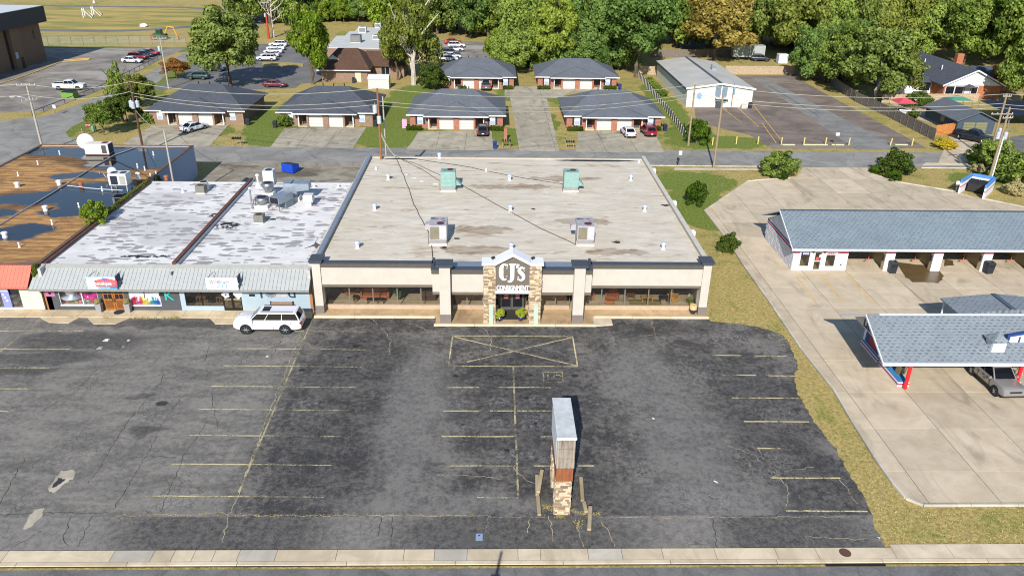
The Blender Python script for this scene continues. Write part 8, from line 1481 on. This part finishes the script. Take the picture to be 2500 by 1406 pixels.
def sign(label, px_, py_, h, w_, hh, mat, txt=None, octo=False, rz=0, post=STEEL):
    q = P(px_, py_); t_ = thing('street_sign', label, 'sign', (q.x, q.y, 0), rz); MB().cyl((0, .03, 0), (0, .03, h), .035, n=6).build('post', post, t_, False)
    p_ = [(w_/2*1.08*math.cos(rad(22.5+45*k)), h-hh/2+hh/2*1.08*math.sin(rad(22.5+45*k))) for k in range(8)] if octo else [(-w_/2, h-hh), (w_/2, h-hh), (w_/2, h), (-w_/2, h)]
    pl_ = MB().prism_y(p_, -.03, -.01).build('plate', mat, t_, False)
    if txt: me = text_mesh(txt, hh*.3, .003); me.transform(Matrix.Translation((0, -.035, h-hh*.65)) @ Matrix.Rotation(rad(90), 4, 'X')); o = bpy.data.objects.new('lettering', me); put(o, WHITE, t_, False)
    return t_
sign('red stop sign on the corner lawn', 221, 334, 2.2, .75, .75, pm((120, 22, 26)), 'STOP', True); sign('small white sign on the grass corner beside the back street', 1658, 405, 2.2, .45, .6, WHITE); sign('small white sign at the front of the brown lot', 2040, 356, 2.1, .6, .5, WHITE2); sign('white sign at the left end of the school strip', 137, 282, 1.8, .5, .6, WHITE); sign('tilted white sign beside the waste enclosure', 2332, 472, 1.7, .5, .5, pm((216, 196, 190)))
q = P(1654, 405); MB().box(q.x-.12, q.x+.12, q.y-.25, q.y+.25, .85, 1.15).box(q.x-.05, q.x+.05, q.y-.05, q.y+.05, 0, .85).build('mailbox', BLACK, None, label='black mailbox below the small white sign by the back street', cat='mailbox')
q = P(231, 322); MB().box(q.x-.3, q.x+.3, q.y-.25, q.y+.25, 0, .95).build('utility_box', pm((110, 150, 110)), None, bevel=.04, label='pale green utility box on the corner lawn', cat='utility box'); q = P(202, 326); MB().cyl((q.x, q.y, 0), (q.x-.05, q.y, 1.1), .1).build('wooden_stub', POLE, None, label='short wooden stub post on the corner lawn', cat='post')
q = P(2070, 640)
def dumpster(label, loc, rz, mat, w_=1.9, d_=1.4, h=1.3):
    t_ = thing('dumpster', label, 'dumpster', loc, rz); MB().add([(-w_/2, -d_/2, .12), (w_/2, -d_/2, .12), (w_/2, d_/2, .12), (-w_/2, d_/2, .12), (-w_/2, -d_/2, h*.8), (w_/2, -d_/2, h*.8), (w_/2, d_/2, h), (-w_/2, d_/2, h)], [(3, 2, 1, 0), (4, 5, 6, 7), (0, 1, 5, 4), (1, 2, 6, 5), (2, 3, 7, 6), (3, 0, 4, 7)]).build('tub', mat, t_, False)
    for s_ in (-1, 1):
        xa, xb = sorted((s_*w_*.02, s_*w_*.49)); MB().add([(xa, -d_*.52, h*.8+.01), (xb, -d_*.52, h*.8+.01), (xb, d_*.5, h+.01), (xa, d_*.5, h+.01), (xa, -d_*.52, h*.8+.06), (xb, -d_*.52, h*.8+.06), (xb, d_*.5, h+.06), (xa, d_*.5, h+.06)], [(3, 2, 1, 0), (4, 5, 6, 7), (0, 1, 5, 4), (1, 2, 6, 5), (2, 3, 7, 6), (3, 0, 4, 7)]).build('lid', PLASTIC, t_, False)
    for s_ in (-1, 1): MB().box(s_*w_/2-.08 if s_ < 0 else w_/2, s_*w_/2 if s_ < 0 else w_/2+.08, -.3, .3, .5, .65).build('lift_pocket', mat, t_, False)
    return t_
q = P(710, 420); dumpster('bright blue dumpster in the alley behind the cafe', (q.x, q.y, .01), rad(155), pm((14, 62, 170), .5)); q = P(172, 240); dumpster('green dumpster beside the white pickup in the school lot', (q.x, q.y, .01), rad(-12), pm((96, 140, 50), .6), 2.6, 1.4, 1.4); q = P(662, 450); t_ = thing('smoker_tank', 'dark barrel-topped tank behind the cafe', 'tank', (q.x, 88.6, .01)); MB().prism_y([(.9*math.cos(math.pi*k/10)+0, .9+.9*math.sin(math.pi*k/10)) for k in range(11)]+[(-.9, .2), (.9, .2)], -.7, .9).build('barrel', pm((34, 44, 60), .4, .3), t_, False)
for s_ in (-.6, .6): MB().box(s_-.06, s_+.06, -.6, .6, 0, .25).build('skid', BLACK, t_, False)
t_.scale = (1, 1, 2.2)
# waste enclosure of the car wash
A_, B_, C_, D_ = [P(x, y) for x, y in ((2340, 473), (2366, 456), (2421, 466), (2399, 487))]; en = thing('waste_enclosure', 'white block waste enclosure with blue top and red stripe', 'enclosure', (B_+D_)/2)
for a, b in ((A_, B_), (B_, C_), (C_, D_)):
    c = (a+b)/2; dd = b-a; an = math.atan2(dd.y, dd.x); w0 = MB().cbox((c.x, c.y, .75), dd.length+.18, .2, 1.5, an).build('wall', CWW, en); MB().cbox((c.x, c.y, 1.72), dd.length+.24, .26, .38, an).build('top_course', pm((76, 132, 190)), w0).location = (0, 0, 0); MB().cbox((c.x, c.y, 1.0), dd.length+.2, .215, .14, an).build('stripe', RED, w0)
dd = (C_-B_); dumpster('dark brown dumpster inside the white waste enclosure', ((A_+C_)/2+Vector((.15, .2, .06))), math.atan2(dd.y, dd.x), pm((40, 34, 30), .6), 2.0, 1.5, 1.4)
# sports goals and digger
for px_, py_, lb in ((206, 43, 'left white soccer goal frame on the field'), (228, 39, 'right white soccer goal frame on the field')):
    q = P(px_, py_); t_ = thing('goal_frame', lb, 'goal', (q.x, q.y, 0), rad(18)); mb = MB()
    for y_ in (-2, 2): mb.cyl((0, y_, 0), (0, y_, 2.9), .13, n=6); mb.cyl((0, y_, 2.9), (2.4, y_, 0), .11, n=6)
    mb.cyl((0, -2, 2.9), (0, 2, 2.9), .13, n=6); mb.cyl((2.4, -2, .1), (2.4, 2, .1), .1, n=6); mb.build('frame', WHITE, t_, False)
q = P(392, 97); t_ = thing('digger', 'green backhoe with yellow arm beside the track fence', 'digger', (q.x, q.y, 0)); MB().box(-1.6, 1.6, -.9, .9, .7, 1.6).build('chassis', pm((30, 84, 44)), t_, False); MB().box(-.7, .6, -.8, .8, 1.6, 2.7).build('cab', pm((34, 60, 44), .3), t_, False); YD = pm((206, 150, 30)); MB().tube([(1.4, 0, 1.4), (2.4, 0, 3.4), (4.0, 0, 3.2)], .18).build('boom', YD, t_, False); MB().tube([(4.0, 0, 3.2), (4.7, 0, 1.0)], .15).build('stick', YD, t_, False); MB().box(4.4, 5.1, -.4, .4, .2, .9).build('bucket', pm((150, 96, 60)), t_, False)
for x_, r_ in ((-1.1, .5), (1.1, .75)):
    for s_ in (-1, 1): MB().cyl((x_, s_*.8, r_), (x_, s_*1.15, r_), r_, n=14).build('wheel', TYRE, t_, False)
MB().box(-2.6, -1.6, -.9, .9, .3, 1.1).build('loader_bucket', pm((150, 60, 30)), t_, False)
q = P(352, 66); MB().blob((q.x, q.y, .3), 1.2, .8, .6, 4, .2).build('white_boulder', pm((206, 206, 204)), None, label='white covered mound at the inner edge of the track', cat='mound')
q = P(230, 8); t_ = thing('light_post', 'white stub of a light post at the far track edge', 'post', (q.x, q.y, 0)); MB().cyl((0, 0, 0), (0, 0, 4), .25, .18).build('shaft', WHITE, t_, False); MB().cyl((0, 0, 0), (0, 0, .5), .5).build('base', WHITE, t_, False)
# yards on the right
q = P(1823, 146); t_ = thing('box_trailer', 'pale grey box trailer in the yard behind the brown lot', 'trailer', (q.x, q.y, 0), rad(-2)); MB().box(-4, 4, -1.3, 1.3, .8, 3.6).build('box', pm((150, 156, 152)), t_, False); MB().box(-.04, .04, -1.32, -1.301, .8, 3.6).build('seam', pm((90, 96, 94)), t_, False)
for x_ in (-2.6, 2.4): MB().cyl((x_, -1.2, .45), (x_, -.9, .45), .45, n=14).build('wheel', TYRE, t_, False)
q = P(1908, 155); t_ = thing('white_tarp_cube', 'white wrapped cube standing near the fence in the shaded yard', 'crate', (q.x, q.y, 0)); MB().box(-1.2, 1.2, -1, 1, 0, 2.3).build('wrap', pm((186, 194, 202)), t_, False, bevel=.15)
for i, (x_, y_, w_, d2, h_, c_, lb) in enumerate(((1690, 118, 7, 6, 3.2, (70, 84, 110), 'blue-grey shed roof glimpsed in the wood behind the hall'), (1960, 112, 9, 7, 3.4, (96, 92, 88), 'grey cottage half hidden by trees behind the yard'), (2236, 105, 12, 8, 3.4, (110, 112, 114), 'grey roofed house half hidden behind the bungalow trees'), (2420, 110, 9, 7, 3.2, (88, 86, 90), 'dark roofed house deep in the right-hand trees'))):
    q = P(x_, y_); t_ = thing('cottage', lb, 'house', (q.x, q.y+d2/2, 0)); MB().box(-w_/2, w_/2, -d2/2, d2/2, 0, h_*.75).build('wall', pm((178, 172, 164) if i else (90, 100, 116)), t_, False); gable_x(-w_/2-.4, w_/2+.4, -d2/2-.4, d2/2+.4, h_*.75, h_*1.35).build('roof', pm(c_, .85), t_, False)
    for k in range(2): w3 = MB().box(-w_*.3+k*w_*.45, -w_*.3+k*w_*.45+1.1, -d2/2-.04, -d2/2-.003, .9, 2.0).build('window', WHITE2, t_, False); MB().box(-w_*.3+k*w_*.45+.1, -w_*.3+k*w_*.45+1.0, -d2/2-.06, -d2/2-.042, 1.0, 1.9).build('pane', DGLASS, w3, False)
q = P(2200, 275); t_ = thing('pink_canopy', 'red and pink pop-up canopy over a boat behind the fence', 'canopy', (q.x, q.y, 0)); MB().add([(-1.8, -1.8, 2.0), (1.8, -1.8, 2.0), (1.8, 1.8, 2.0), (-1.8, 1.8, 2.0), (0, 0, 2.9)], [(1, 2, 4), (2, 3, 4), (3, 2, 1, 0)]).build('top', pm((206, 150, 166)), t_, False); MB().add([(-1.8, -1.8, 2.004), (1.8, -1.8, 2.004), (0, 0, 2.904), (-1.8, 1.8, 2.004)], [(0, 1, 2), (3, 0, 2)]).build('top', pm((186, 70, 84)), t_, False)
for a in (-1.75, 1.75):
    for b in (-1.75, 1.75): MB().cyl((a, b, 0), (a, b, 2.0), .04, n=6).build('leg', STEEL, t_, False)
q = P(2218, 284); t_ = thing('boat', 'small white boat under the pink canopy', 'boat', (q.x+.6, q.y, .3), rad(-15)); MB().add([(-2.2, -.8, .6), (1.2, -.8, .6), (2.4, 0, .75), (1.2, .8, .6), (-2.2, .8, .6), (-2.0, -.5, 0), (1.0, -.45, 0), (1.8, 0, .1), (1.0, .45, 0), (-2.0, .5, 0)], [(0, 1, 6, 5), (1, 2, 7, 6), (2, 3, 8, 7), (3, 4, 9, 8), (4, 0, 5, 9), (9, 8, 7, 6, 5)]).build('hull', WHITE, t_, False); MB().box(-1.9, .8, -.6, .6, .45, .5).build('deck', pm((70, 90, 120)), t_, False)
q = P(2330, 268); t_ = thing('green_canopy', 'green shade canopy between bungalow and garage', 'canopy', (q.x, q.y, 0)); MB().add([(-2.4, -1.6, 2.0), (2.4, -1.6, 2.0), (2.4, 1.6, 2.0), (-2.4, 1.6, 2.0), (0, 0, 2.7)], [(0, 1, 4), (1, 2, 4), (2, 3, 4), (3, 0, 4), (3, 2, 1, 0)]).build('top', pm((60, 128, 104)), t_, False)
for a in (-2.3, 2.3):
    for b in (-1.5, 1.5): MB().cyl((a, b, 0), (a, b, 2.0), .04, n=6).build('leg', STEEL, t_, False)
q = P(2306, 305); t_ = thing('ride_on_mower', 'red ride-on mower beside the blue-grey garage', 'mower', (q.x-.3, q.y, .05)); MB().box(-.4, .4, -.8, .8, .2, .7).build('body', pm((180, 30, 24)), t_, False, bevel=.08); MB().box(-.3, .3, .2, .35, .7, 1.2).build('seat', pm((150, 26, 24)), t_, False)
for a in (-.4, .4):
    for b in (-.55, .55): MB().cyl((a-.08, b, .22), (a+.08, b, .22), .22, n=10).build('wheel', TYRE, t_, False)
sheet('shaded_drive', pix([(2440, 340), (2500, 330), (2500, 400), (2450, 400)]), .013, G_PARK)
q = P(2460, 300); tc = thing('navy_tarp', 'large navy shade sheet right of the garage', 'tarp', (q.x+2, q.y, 0)); MB().add([(-4.5, -4, 2.3), (6, -4, 2.3), (6, 6, 2.7), (-4.5, 6, 2.7)], [(0, 1, 2, 3)]).build('sheet', pm((18, 28, 52), .6), tc, False)
for a, b in ((-4.4, -3.9), (5.9, -3.9), (-4.4, 5.9), (5.9, 5.9)): MB().cyl((a, b, 0), (a, b, 2.4), .06, n=6).build('leg', STEEL, tc, False)

# lamp post on the near side of the front street (below the frame; its shadow lies on the pavement)
tp_ = P(1225, 1345); hh_ = 9.0; t_ = thing('street_lamp', 'street lamp across the front street casting its shadow on the pavement', 'street lamp', (tp_.x-.274*hh_, tp_.y-1.557*hh_, 0)); MB().cyl((0, 0, 0), (0, 0, hh_), .14, .08).build('shaft', POLEG, t_, False); MB().box(-.25, .25, -.2, .35, hh_-1.9, hh_-1.3).build('luminaire', STEEL, t_, False)
